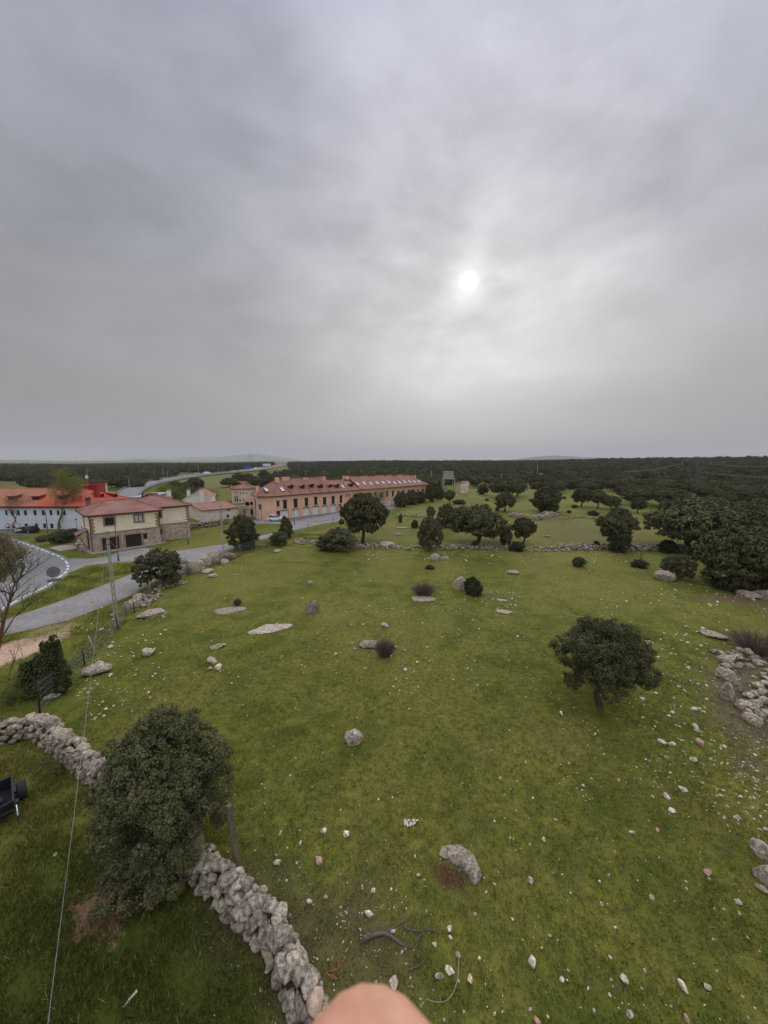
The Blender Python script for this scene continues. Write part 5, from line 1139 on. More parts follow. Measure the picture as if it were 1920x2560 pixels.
for i, a in enumerate((
    ('wide low granite boulder lying against the fence line near the concrete pole', 384, 1548, 84, 34),
    ('rounded boulder behind the wide low one in the fence line', 334, 1521, 40, 25), ('smooth boulder leaning in the fence row behind the rounded one', 352, 1501, 34, 19),
    ('layered grey boulder at the fence below the leaning pale post', 248, 1688, 74, 40), ('flat buried grey rock in front of the ivy shrub', 131, 1750, 36, 20),
    ('long low rock with dry tuft behind it in the left of the pasture', 573, 1534, 78, 20), ('long narrow white slab lying in the grass', 672, 1583, 92, 16),
    ('upright grey boulder standing alone in mid pasture', 780, 1536, 34, 34), ('small pale rock in front of the distant lane oak', 776, 1463, 17, 12), ('small domed rock in the left of the pasture', 547, 1622, 38, 15),
    ('grey rock half hidden by the brown broom bush', 922, 1622, 42, 24), ('pale round boulder standing alone in the lower pasture', 885, 1864, 38, 38), ('long flat granite rock in front of the purplish broom', 1059, 1505, 72, 20),
    ('tall pale boulder beside the dark green spiny bush', 1148, 1476, 34, 34), ('low oval white rock right of the stone scatter', 1259, 1534, 38, 12), ('broken flat rock in the upper right pasture', 1281, 1436, 30, 13),
    ('pinkish flat rock fragment above the oval white one', 1255, 1504, 26, 9), ('leaning white boulder of the pair under the broad oak', 1088, 1403, 32, 19), ('low partner of the leaning white boulder', 1112, 1400, 26, 9),
    ('round lichened boulder before the ragged dark bush', 1656, 1452, 44, 26), ('flat granite outcrop under the big dense oak', 1872, 1496, 44, 22), ('pale split outcrop at the right edge under the big dense oak', 1912, 1500, 50, 30),
    ('grey domed rock above the rubble wall', 1777, 1594, 54, 22), ('big pale boulder on the tumbled wall below the bent oak', 966, 1367, 42, 16), ('low pale rock behind the wall right of the bent oak', 997, 1339, 24, 8),
    ('flat white rock in the meadow behind the wall', 1005, 1322, 34, 6), ('grey rock behind the brambles on the wall', 822, 1348, 26, 12), ('flat greyish rock in the meadow beyond the wall', 1368, 1343, 16, 6),
    ('grey cracked boulder at the right edge of the lower pasture', 1915, 2156, 56, 44), ('dark pitted boulder below the cracked one at the right edge', 1912, 2212, 46, 46), ('white angular rock under the pitted boulder', 1906, 2232, 32, 18),
    ('domed boulder in the lane side row nearest the bushy oak', 468, 1436, 40, 30), ('tall slab boulder in the lane side row', 492, 1434, 36, 34), ('flat topped boulder in the lane side row', 513, 1416, 34, 24), ('pale boulder beside the second fence post of the row', 536, 1408, 36, 28),
    ('square boulder at the far end of the lane side row', 570, 1400, 30, 20), ('low boulder in front of the lane side row', 520, 1434, 26, 13), ('pale flat boulder at the near end of the lane side row', 530, 1444, 26, 10),
    ('boulder behind the bushy oak in the lane side row', 455, 1414, 30, 20), ('last small boulder of the lane side row', 560, 1410, 22, 12), ('rock on the turf before the dark round lane oak', 694, 1381, 20, 8),
    ('grey boulder in the outcrop near the thin pale green tree', 1090, 1312, 30, 18), ('low rubble rock left of the outcrop near the thin tree', 1048, 1318, 26, 8),
    ('grey boulder under the oak on the tumbled wall', 1420, 1376, 18, 14), ('pale rock beside the twisted trunk', 1704, 1378, 26, 16), ('round pale rock on the wall right of the twisted trunk', 1738, 1366, 16, 12))):
    boulder(*a, seed=100 + i * 3, lo=.55 if i % 3 == 0 else .68, cuts=12 if i % 4 == 0 else 8)
# weathered rock lying over bare reddish earth, curved like a bean
def bean():
    A = [(1096, 2150, .22), (1116, 2136, .30), (1144, 2143, .36), (1170, 2160, .36), (1187, 2186, .30), (1184, 2214, .20)]; P0 = G(1145, 2165); V, Fc = rock(7, 5, 8, .7, .95, .05); out = []
    C = [G(a, b) - P0 for a, b, _ in A]; rr = [c for *_, c in A]
    for v in V:
        s = (v[0] + 1) / 2 * (len(C) - 1); i = min(int(s), len(C) - 2); f_ = s - i; c = C[i].lerp(C[i + 1], f_); d = (C[i + 1] - C[i]).normalized(); n = Vector((-d.y, d.x, 0)); r = rr[i] * (1 - f_) + rr[i + 1] * f_
        k = max(.25, math.sqrt(max(0, 1 - (v[0]) ** 2 * .75))); out.append((*(c + n * v[1] * r * 1.1 + d * 0)[:2], v[2] * .34 + .04))
    o = link('boulder', mesh_np('boulder', out, Fc, M['rock'], True), None, P0); tag(o, 'bean shaped pale boulder with reddish bare earth beside it in the lower pasture', 'rock')
bean()
# small stones
SP = [rock(900 + i, 3, 11, .42, .85, .05) for i in range(9)]; SPM = {}
def stone_mesh(i, m):
    if (i, m) not in SPM: SPM[(i, m)] = mesh_np('stone_shape', SP[i][0] * .5, SP[i][1], M[m], True)
    return SPM[(i, m)]
gs = random.Random(33); n_st = 0
def stone(px, py, wpx, label=None, m='stone', hr=.75, group=None, asp=None, cat='stone'):
    global n_st
    P = G(px, py); dpt = P.y * C_ + CAM_H * S_; wd = wpx / F * dpt; i = gs.randrange(9); o = bpy.data.objects.new('stone', stone_mesh(i, m)); COL.objects.link(o)
    h = wd * hr * gs.uniform(.6, 1.0); o.scale = (wd * 1.1, wd * (asp or gs.uniform(.55, .95)), h); o.location = (P.x, P.y, h * .28); o.rotation_euler = (gs.uniform(-.25, .25), gs.uniform(-.25, .25), gs.uniform(0, 3.14)); n_st += 1
    tag(o, label or 'small pale stone lying loose in the grass of the rocky pasture', cat, group or (None if label else 'loose stones scattered over the pasture'))
    return o
for a in ((799, 2155, 24, 'terracotta coloured shard of rock below a small pale pebble', 'brick'), (693, 2160, 22, 'round grey mottled stone right of the wooden post'), (700, 2085, 14, 'small dark bottomed stone above the mottled one'), (750, 2112, 20, 'broken two lobed stone between wall and terracotta shard'),
          (809, 2080, 16, 'pale cube like stone right of the two lobed one'), (867, 2088, 19, 'pointed pale stone in the lower pasture'), (985, 2455, 34, 'large pale wedge stone just above the fingertip'), (1124, 2428, 36, 'big dark reddish stone beside the curved stick'),
          (1096, 2443, 26, 'pinkish square stone left of the dark reddish one'), (1176, 2450, 28, 'dark grey rounded stone right of the curved stick'), (1124, 2325, 18, 'grey angular stone at the tip of the dead branch'), (1127, 2344, 15, 'small cream stone under the angular one'),
          (1088, 2362, 15, 'flat grey lozenge stone below the dead branch'), (1146, 2390, 17, 'cream flat stone above the curved stick'), (924, 2286, 22, 'brownish stone with white chips beside it'), (980, 2330, 20, 'pinkish stone lying behind the dead branch'),
          (814, 2246, 14, 'pale orange stone with white specks near the wall', 'brick'), (774, 2256, 18, 'white crumbly stone near the wall'), (905, 2219, 11, 'small oval cream stone'), (932, 2230, 16, 'bluish grey broken stone in the lower pasture'),
          (977, 2223, 10, 'small square pale stone left of the bean boulder'), (1046, 2188, 11, 'small orange triangular stone left of the bean boulder', 'brick'), (1332, 2408, 26, 'large oval pale stone at lower right'), (1404, 2450, 20, 'long pointed grey stone in the lower right'),
          (1561, 2448, 24, 'grey egg shaped stone in the lower right corner area'), (1708, 2470, 28, 'big smooth beige stone near the lower right corner'), (1768, 2470, 22, 'white split stone right of the smooth beige one'), (1612, 2430, 14, 'cream chip left of the split stone'),
          (1343, 2552, 22, 'pinkish cut stone on the bottom edge', 'brick'), (1574, 2534, 22, 'pale stone at the bottom edge right of centre'), (1718, 2552, 20, 'pink stone at the bottom edge toward the right', 'brick'), (1580, 2082, 20, 'rounded beige stone in the right of the pasture'),
          (1643, 2076, 13, 'small orange pebble right of the rounded beige one', 'brick'), (1667, 1994, 20, 'white topped stone in the row of three'), (1677, 2026, 20, 'round beige stone under the row of three'), (1708, 1976, 20, 'split pale stone of the row of three'),
          (1731, 1902, 20, 'rounded brown stone right of the rubble streak'), (1843, 2048, 19, 'pale pebble to the left of the lower rubble'), (1802, 1991, 14, 'bright cream stone left of the lower rubble'), (1766, 2183, 22, 'orange brown stone alone at lower right', 'brick'),
          (1325, 2204, 20, 'brownish pair of stones in mid right pasture'), (1359, 2101, 15, 'white square stone in mid pasture'), (1628, 2246, 16, 'grey flaked stone in the lower right pasture'), (1844, 2257, 18, 'long pale stone near the right edge'),
          (1403, 1782, 13, 'cream stone below the lone umbrella oak'), (1487, 1837, 10, 'small white stone beneath the lone umbrella oak'), (1736, 1776, 18, 'rounded stone pair left of the rubble wall'), (1681, 1784, 14, 'pale stone left of the rounded pair'),
          (1737, 1822, 22, 'white slab stone with orange neighbour', 'white'), (1746, 1831, 20, 'orange slab stone touching the white slab', 'brick'), (1656, 1857, 22, 'pale orange flat stone in the rubble streak', 'stone'), (1678, 1861, 18, 'long grey stone in the rubble streak'),
          (1750, 1860, 30, 'pinkish rubble lump right of the rubble streak', 'brick'), (546, 1875, 14, 'pale block poking out at the right of the big bushy oak'), (1546, 1953, 16, 'orange pebble in the mid right pasture', 'brick'),
          (1014, 1677, 13, 'small pale stone below the brown broom bush'), (1044, 1658, 12, 'pale stone pair right of the brown broom bush'), (976, 1640, 12, 'whitish stone at the foot of the brown broom bush'), (963, 1566, 20, 'white flat stone above the brown broom bush'),
          (908, 1562, 9, 'pair of pebbles left of the white flat stone'), (887, 1623, 10, 'pebble left of the half hidden grey rock'), (840, 1636, 8, 'tiny cream pebble in the mid left pasture'), (372, 1636, 34, 'long narrow white stone near the layered boulder'), (1716, 1568, 12, 'pebble near the domed rock'),
          (277, 1618, 20, 'slanting white stone by the fence line', 'white'), (254, 1575, 14, 'flat white stone in the fence grass'), (532, 1656, 30, 'upper flat stone of the small rubble group on the left'), (548, 1672, 30, 'broken rock in the small rubble group on the left'), (525, 1674, 22, 'grey lump in the small rubble group on the left')):
    stone(*a[:4], m=a[4] if len(a) > 4 else 'stone')
cnt = 0
BOX = [(1500, 1910, 1500, 1700, 44, 9), (1560, 1800, 1600, 1860, 34, 10), (200, 420, 1500, 1800, 44, 9), (900, 1560, 1384, 1402, 24, 6), (1180, 1300, 1480, 1520, 10, 6), (560, 1300, 1400, 1800, 30, 7), (600, 1300, 1800, 2400, 22, 8), (1200, 1900, 1850, 2540, 30, 9), (640, 960, 2180, 2460, 14, 8)]
for x0, x1, y0, y1, n, s in BOX:
    for _ in range(n): stone(gs.uniform(x0, x1), gs.uniform(y0, y1), s * gs.uniform(.6, 1.25)); cnt += 1
# a great many pebbles: one mass
def merged(name, items, m, lvl=1, kind=None, smooth=True):
    S = [rock(700 + i, lvl, 9, .55, .9, .09) for i in range(12)]; VV, FF, b = [], [], 0; gr = np.random.default_rng(len(items))
    for k, (p, sx, sy, sz, rz, tl) in enumerate(items):
        V, Fc = S[k % 12]; c, s = math.cos(rz), math.sin(rz); ct, st = math.cos(tl), math.sin(tl)
        v = V * np.array([sx, sy, sz]); v = np.stack([v[:, 0] * ct - v[:, 2] * st, v[:, 1], v[:, 0] * st + v[:, 2] * ct], 1); v = np.stack([v[:, 0] * c - v[:, 1] * s, v[:, 0] * s + v[:, 1] * c, v[:, 2]], 1) + np.array(p)
        VV.append(v); FF.append(Fc + b); b += len(v)
    return mesh_np(name, np.concatenate(VV), np.concatenate(FF), m, smooth)
gp = random.Random(8); it = []
def scatter(x0, x1, y0, y1, n, lo, hi):
    for _ in range(n):
        P = G(gp.uniform(x0, x1), gp.uniform(y0, y1)); s = gp.uniform(lo, hi) * gp.choice((.6, .8, 1, 1.4)); it.append(((P.x, P.y, s * .15), s, s * gp.uniform(.5, 1), s * .5, gp.uniform(0, 6.3), gp.uniform(-.3, .3)))
scatter(1480, 1990, 1470, 1720, 420, .03, .10); scatter(1640, 1990, 1700, 1960, 260, .02, .07); scatter(880, 1640, 1378, 1405, 240, .05, .13); scatter(190, 420, 1490, 1800, 260, .03, .10); scatter(480, 1500, 1400, 1700, 200, .03, .08)
scatter(480, 1900, 1700, 2560, 620, .02, .055); scatter(1400, 1900, 1700, 2000, 260, .025, .07); scatter(480, 1600, 1400, 1750, 480, .035, .09); scatter(1060, 1300, 1475, 1530, 110, .03, .10); scatter(1280, 1480, 1290, 1330, 70, .05, .15); scatter(640, 1050, 2150, 2560, 160, .012, .035); scatter(420, 640, 1380, 1440, 60, .05, .12); scatter(1780, 1990, 1850, 2080, 160, .03, .10); scatter(1600, 1960, 1440, 1500, 140, .04, .12)
M['pebble'] = rock_mat('pebble', (1.15, 1.08, .95), 1.85, True); tag(link('pebbles', merged('pebbles', it, M['pebble'])), kind='stuff')

# ------------------------------------------------------------------ dry stone walls
def stone_wall(label, pts, wd, ht, ss, seed, lvl=2, name='stone_wall', ragged=.2, core=True, m='wallstone', cols=3):
    g = random.Random(seed); P = [Vector((p[0], p[1], 0)) for p in pts]; S = smooth_path(P, 8); cum = [0]
    for a, b in zip(S, S[1:]): cum.append(cum[-1] + (b - a).length)
    def at(s):
        i = min(len(S) - 2, max(0, int(np.searchsorted(cum, s) - 1))); f_ = (s - cum[i]) / max(1e-6, cum[i + 1] - cum[i]); d = (S[i + 1] - S[i]).normalized(); return S[i].lerp(S[i + 1], f_), d
    items = []; L = cum[-1]; nl = max(2, round(ht / (ss * .62)))
    for l in range(nl):
        z = ht * (l + .5) / nl; w_ = wd * (1.06 - .26 * l / nl)
        for c in range(cols):
            s = g.uniform(0, ss)
            while s < L:
                sz = ss * g.choice((.5, .7, .85, 1, 1, 1.2, 1.5)) * g.uniform(.85, 1.15) * (1.12 if l == nl - 1 else 1); p, d = at(s); n = Vector((-d.y, d.x, 0)); o_ = (c / (cols - 1) - .5) * (w_ - ss * .55) if cols > 1 else 0
                if g.random() > ragged * ((l + .5) / nl) ** 1.3 and (core or ragged < .75 or math.sin(s * .9 + c) + math.sin(s * .37 + 2) > -.55 + .9 * l / nl):
                    q = p + n * (o_ + g.gauss(0, .05 * wd)) + d * g.gauss(0, .04); items.append(((q.x, q.y, z + g.gauss(0, .04)), sz * .53, w_ / cols * g.uniform(.50, .66), ht / nl * g.uniform(.54, .72), math.atan2(d.y, d.x) + g.gauss(0, .35), g.gauss(0, .22)))
                s += sz * .92
    if core:                     # cap stones
        s = 0
        while s < L:
            p, d = at(s); n = Vector((-d.y, d.x, 0)); sz = ss * g.uniform(.8, 1.35); q = p + n * g.uniform(-.16, .16) * wd; items.append(((q.x, q.y, ht + g.uniform(-.08, .1)), sz * .62, sz * .52, sz * .36, math.atan2(d.y, d.x) + g.uniform(-.8, .8), g.gauss(0, .2))); s += sz * .75
    me = merged(name, items, M[m], lvl)
    mb = MB()
    if core:
        k = wd * .32
        for i in range(0, len(S) - 1):
            a, b = S[i], S[i + 1]; d = (b - a).normalized(); n = Vector((-d.y, d.x, 0)); mb.box((a + b) / 2 + Vector((0, 0, ht * .36)), ((b - a).length, k * 2, ht * .72), M['soil'], math.atan2(d.y, d.x))
    o = link(name, me); tag(o, label, 'wall')
    if core: c = link('wall_core', mb.mesh('wall_core', fixn=False), o)
    return o
WP = [(860, 2720), (815, 2600), (782, 2527), (765, 2472), (732, 2413), (706, 2350), (672, 2283), (604, 2226), (528, 2160), (452, 2092), (372, 2020), (290, 1950), (220, 1890), (168, 1852), (126, 1818), (92, 1798)]
stone_wall('long curved dry stone wall running past the big bushy oak to the bottom of the view', [G(a, b, .95) for a, b in WP], .78, 1.15, .46, 3, 3, cols=2)
stone_wall('short dry stone wall joining the long one at the corner post on the left edge', [G(a, b, .9) for a, b in ((104, 1800), (60, 1804), (10, 1815), (-60, 1836), (-160, 1860))], .85, 1.0, .42, 4, 3)
stone_wall('tumbled low wall of rubble across the pasture behind the oaks', [G(a, b) for a, b in ((740, 1352), (800, 1362), (880, 1368), (960, 1367), (1040, 1372), (1110, 1370), (1200, 1369), (1300, 1373), (1380, 1374), (1420, 1372), (1480, 1371))], 2.6, .5, .46, 5, 1, ragged=.85, core=False, cols=6)
stone_wall('thick heap of pale rubble in the right part of the tumbled wall', [G(a, b) for a, b in ((1395, 1369), (1450, 1371), (1510, 1370), (1580, 1374), (1660, 1374), (1760, 1384), (1850, 1400))], 2.0, .85, .5, 6, 1, ragged=.6, core=False, cols=4)
stone_wall('ruined stone enclosure in front of the large dense oak', [G(a, b) for a, b in ((1276, 1290), (1300, 1294), (1330, 1299), (1352, 1297), (1372, 1287), (1384, 1292))], 2.6, .95, .6, 7, 1, ragged=.5, core=False, cols=5)
stone_wall('thin line of stones running right from the ruined enclosure', [G(a, b) for a, b in ((1384, 1294), (1420, 1295), (1450, 1294), (1490, 1297), (1530, 1298))], .9, .4, .5, 8, 1, ragged=.6, core=False, cols=2)
stone_wall('long broken line of stones in the meadow left of the thin trees', [G(a, b) for a, b in ((985, 1293), (1010, 1290), (1040, 1292), (1070, 1296), (1085, 1305))], .9, .45, .5, 9, 1, ragged=.6, core=False, cols=2)
stone_wall('row of small stones along the fence beside the bushy oak', [G(a, b) for a, b in ((350, 1520), (372, 1502), (392, 1486), (412, 1473), (440, 1462), (462, 1455))], 1.3, .4, .3, 10, 2, ragged=.9, core=False, cols=4)
stone_wall('mossy field wall in front of the low off-white shed', [G(a, b) for a, b in ((477, 1324), (510, 1319), (545, 1314), (570, 1309))], .9, 1.3, .45, 11, 1, core=True, m='wallstone')
stone_wall('wide ruined rubble wall coming in from the right edge', [G(a, b) for a, b in ((1850, 1600 + 36), (1880, 1665), (1902, 1705), (1925, 1748), (1950, 1790), (1985, 1830))], 3.0, .6, .5, 12, 3, ragged=.8, core=False, cols=6)
for i, a in enumerate((('large rounded boulder on the left flank of the rubble wall', 1812, 1703, 38, 34), ('upright oval boulder on the left flank of the rubble wall', 1814, 1752, 24, 40), ('mottled boulder next to the upright oval one', 1836, 1728, 26, 28), ('round boulder lowest on the flank of the rubble wall', 1858, 1778, 32, 28),
                       ('dark hollow boulder at the top left of the rubble wall', 1812, 1660, 30, 22), ('pair like boulder at the bottom of the rubble wall', 1876, 1812, 34, 30))): boulder(*a, seed=400 + i, cuts=6, lo=.75)

# ------------------------------------------------------------------ posts, fences, poles, wires
def fence(label, P, h, mesh=True, post='postwood', lean=None, r=.05, hs_=None):
    o = root('wire_fence', P[0], label, 'fence'); g = random.Random(len(P)); T = []
    for i, p in enumerate(P):
        hh = (hs_[i] if hs_ else h) ; t_ = p + Vector(((lean[i] if lean else g.uniform(-.08, .08)), g.uniform(-.06, .06), hh)); T.append(t_); mb = MB(); mm = M[post] if isinstance(post, str) else M[post[i]]
        mb.tube([p - Vector((0, 0, .2)), p.lerp(t_, .5), t_], [r * 1.1, r, r * .92], mm, 7); mb.build('post', o, smooth=True)
    mb = MB()
    for (a, ta), (b, tb) in zip(zip(P, T), zip(P[1:], T[1:])):
        D = (b - a).length
        for k in range(5):
            f_ = .12 + .2 * k; p, q_ = a.lerp(ta, f_), b.lerp(tb, f_); mb.tube([p, p.lerp(q_, .5) - Vector((0, 0, .04)), q_], .011, M['wire'], 3, False)
        if mesh:
            n = int(D / .22)
            for k in range(n):
                s = k / n; p0, p1 = a.lerp(b, s), ta.lerp(tb, s); mb.tube([p0, p0.lerp(p1, .92)], .007, M['wire'], 3, False)
    mb.build('wire_mesh', o); return o
fence('sagging wire fence from the corner post on the wall to the bushy lane oak', [G(*q) for q in ((100, 1788), (212, 1661), (242, 1638), (297, 1574), (317, 1541), (336, 1533), (358, 1512), (377, 1484), (418, 1462), (472, 1437))], 1.5,
      post=('darkmetal', 'darkmetal', 'concrete', 'darkmetal', 'postwood', 'darkmetal', 'darkmetal', 'concrete', 'darkmetal', 'postwood'), lean=[.15, -.05, -.5, -.15, -.2, 0, .05, 0, 0, -.2], hs_=[2.2, 1.3, 1.6, 1.3, 1.5, 1.2, 1.1, 1.6, 1.2, 1.7])
fence('wire fence along the lane past the boulder row toward the pink terrace', [G(*q) for q in ((472, 1438), (551, 1411), (600, 1389), (651, 1371), (667, 1367), (716, 1345), (770, 1324), (833, 1309), (890, 1296), (985, 1283))], 1.5, post='postwood', hs_=[1.6, 2.0, 1.9, 1.9, 1.4, 1.4, 1.7, 1.7, 1.4, 1.3])
def wooden_post():
    P = G(600, 2186, .35); P.z = 0; T = PV(572, 2013, P.y + .1); T2 = T; o_ = MB(); d = T - P
    g = random.Random(2); n = 16; V = []
    for k in range(6):
        s = k / 5; c = P.lerp(T, s) - Vector((0, 0, .25 * (1 - s)))
        for i in range(n): a = 6.283 * i / n; r = (.09 + .03 * abs(math.cos(2 * a)) ** 2 + .012 * math.sin(3 * a + k * 2)) * (1.05 - .1 * s); V.append((c.x + 1.1 * r * math.cos(a), c.y + .8 * r * math.sin(a), c.z))
    o_.add(V, [(k * n + i, k * n + (i + 1) % n, (k + 1) * n + (i + 1) % n, (k + 1) * n + i) for k in range(5) for i in range(n)] + [tuple(range(5 * n, 6 * n))], M['postwood'])
    tag(link('wooden_post', o_.mesh('wooden_post')), 'tall weathered wooden post standing against the dry stone wall', 'post')
    stone(570, 2006, 9, 'tiny cream stone just above the wooden post in the view')
wooden_post()
def concrete_pole(label, bx, by, ty, txt=None, w0=.36, w1=.20):
    P = G(bx, by); Hh = PV(txt or bx, ty, P.y).z; o = root('utility_pole', P, label, 'utility pole'); az = -math.atan2(P.x, P.y); mb = MB(); ex = Vector((math.cos(az), math.sin(az), 0)); ey = Vector((-ex.y, ex.x, 0))
    for s_ in (-1, 1): mb.add([(P + ex * (s_ * (w / 2 - .05) + i) + ey * j + Vector((0, 0, z))) for w, z in ((w0, -.3), (w1, Hh)) for i, j in ((-.055, -.11), (.055, -.11), (.055, .11), (-.055, .11))], [(3, 2, 1, 0), (4, 5, 6, 7), (0, 1, 5, 4), (1, 2, 6, 5), (2, 3, 7, 6), (3, 0, 4, 7)], M['concrete'])
    n = 15
    for k in range(n):
        z = Hh * (k + .3) / n; w = w0 + (w1 - w0) * z / Hh
        if z < Hh * .80: mb.box(P + Vector((0, 0, z)), (w - .12, .15, .11), M['concrete'], az)
    mb.box(P + Vector((0, 0, Hh * .90)), (w1 + .01, .19, Hh * .2), M['concrete'], az)
    mb.build('pole', o); mb = MB(); mb.box(P + Vector((0, 0, Hh + .04)), (w1 + .06, .27, .1), M['tan'], az); mb.bar(P + Vector((0, 0, Hh * .9)), P + ex * .3 + Vector((0, 0, Hh * .9)), .05, M['darkmetal'])
    for q in (.88, .93): mb.box(P + Vector((0, 0, Hh * q)), (w1 + .05, .26, .05), M['darkmetal'], az)
    mb.build('bracket', o); return P, Hh
PP, HP = concrete_pole('near concrete ladder pole standing in the fence line by the lane', 293, 1567, 1331)
P2, H2 = concrete_pole('farther concrete pole beside the lane next to the dark round oak', 559, 1388, 1265, None, .38, .2)
def slim_pole(name, label, cat, bx, by, ty, r=.06, m='steel', lamp=False, extra=None):
    P = G(bx, by) if by > 1262 else GT(bx, by); Hh = PV(bx, ty, P.y).z - P.z; o = root(name, P, label, cat); mb = MB(); mb.tube([P - Vector((0, 0, .1)), P + Vector((0, 0, .9)), P + Vector((0, 0, .91)), P + Vector((0, 0, Hh))], [r * 1.5, r * 1.4, r, r * .7], M[m], 8); mb.build('pole', o, smooth=True)
    if lamp:
        c = P + Vector((0, 0, Hh)); mb = MB(); mb.lathe(c, [(.06, -.02), (.10, .0), (.19, .32), (.20, .34)], M['curtain'], 8); mb.build('lantern', o); mb = MB(); mb.lathe(c, [(.27, .341), (.22, .42), (.05, .5)], M['darkmetal'], 10); mb.build('lamp_cap', o)
    return P, Hh
PS, HS = slim_pole('steel_pole', 'slender steel pole with cable bend in front of the garage doors', 'pole', 297, 1403, 1294, .075, 'deadwood')
slim_pole('street_lamp', 'short lantern street lamp on the grass beside the cream house', 'street lamp', 471, 1361, 1316, .06, 'darkmetal', True)
slim_pole('street_lamp', 'street lamp in front of the blue building beside the porch', 'street lamp', 196, 1349, 1303, .06, 'darkmetal', True)
slim_pole('dark_pole', 'thin dark pole on the grass before the blue building', 'pole', 123, 1352, 1280, .09, 'darkmetal')
slim_pole('street_lamp', 'street lamp at the left corner of the pink terrace', 'street lamp', 655, 1300, 1270, .06, 'darkmetal', True)
slim_pole('street_lamp', 'street lamp on the verge right of the white hatchback', 'street lamp', 736, 1312, 1278, .06, 'darkmetal', True)
slim_pole('street_lamp', 'street lamp standing between the white van and the bent oak', 'street lamp', 877, 1286, 1260, .06, 'darkmetal', True)
slim_pole('utility_pole', 'tall pinkish pole at the left end of the pink terrace', 'utility pole', 643, 1302, 1228, .11, 'concrete')
slim_pole('utility_pole', 'pole standing before the ruined house', 'utility pole', 626, 1296, 1236, .10, 'concrete')
slim_pole('utility_pole', 'tall thin pole behind the metal roofed shed', 'utility pole', 328, 1262, 1199, .09, 'concrete')
slim_pole('utility_pole', 'thin pole right of the gabled house', 'utility pole', 532, 1287, 1236, .09, 'concrete')
slim_pole('utility_pole', 'pale pole between the terrace end and the water tank', 'utility pole', 1078, 1215, 1175, .14, 'concrete')
slim_pole('utility_pole', 'distant pole rising above the meadow oak clump', 'utility pole', 1253, 1205, 1184, .16, 'concrete')
slim_pole('utility_pole', 'distant pole right of the meadow oak clump', 'utility pole', 1342, 1203, 1163, .2, 'steel')
for bx, by, ty in ((330, 1202, 1182), (359, 1197, 1176), (387, 1199, 1177), (409, 1196, 1170), (420, 1201, 1178), (453, 1195, 1186), (474, 1190, 1172), (497, 1187, 1165), (530, 1194, 1183), (547, 1184, 1168), (556, 1181, 1169), (275, 1193, 1178), (215, 1195, 1183), (86, 1194, 1184), (694, 1187, 1172), (717, 1186, 1172), (770, 1183, 1166)):
    P = GT(bx, by); Hh = PV(bx, ty, P.y).z - P.z; mb = MB(); mb.bar((0, 0, 0), (0, 0, Hh), .28, M['steel']); mb.bar((0, 0, Hh), (1.3, 0, Hh + .1), .14, M['steel']); o = link('lamp_post', mb.mesh('lamp_post'), None, P); tag(o, 'tiny grey lamp post on the plain near the highway', 'lamp post', 'lamp posts along the highway plain')
for k, (x, ty) in enumerate(((624.5, 1130), (630.5, 1138))):
    P = PV(x, 1158, 2400); P.z = float(terr(P.x, P.y)); mb = MB(); Hh = PV(x, ty, 2400).z - P.z
    for q in range(3): a = 2.09 * q; mb.bar((1.6 * math.cos(a), 1.6 * math.sin(a), 0), (.5 * math.cos(a), .5 * math.sin(a), Hh), .7, M['steel'])
    for q in range(14): z = Hh * q / 14; rr = 1.6 - 1.1 * q / 14; [mb.bar((rr * math.cos(2.09 * j), rr * math.sin(2.09 * j), z), (rr * math.cos(2.09 * j + 2.09), rr * math.sin(2.09 * j + 2.09), z + Hh / 14), .2, M['steel']) for j in range(3)]
    tag(link('radio_mast', mb.mesh('radio_mast'), None, P), ['taller of two faint radio masts on the left horizon', 'shorter of two faint radio masts on the left horizon'][k], 'mast')
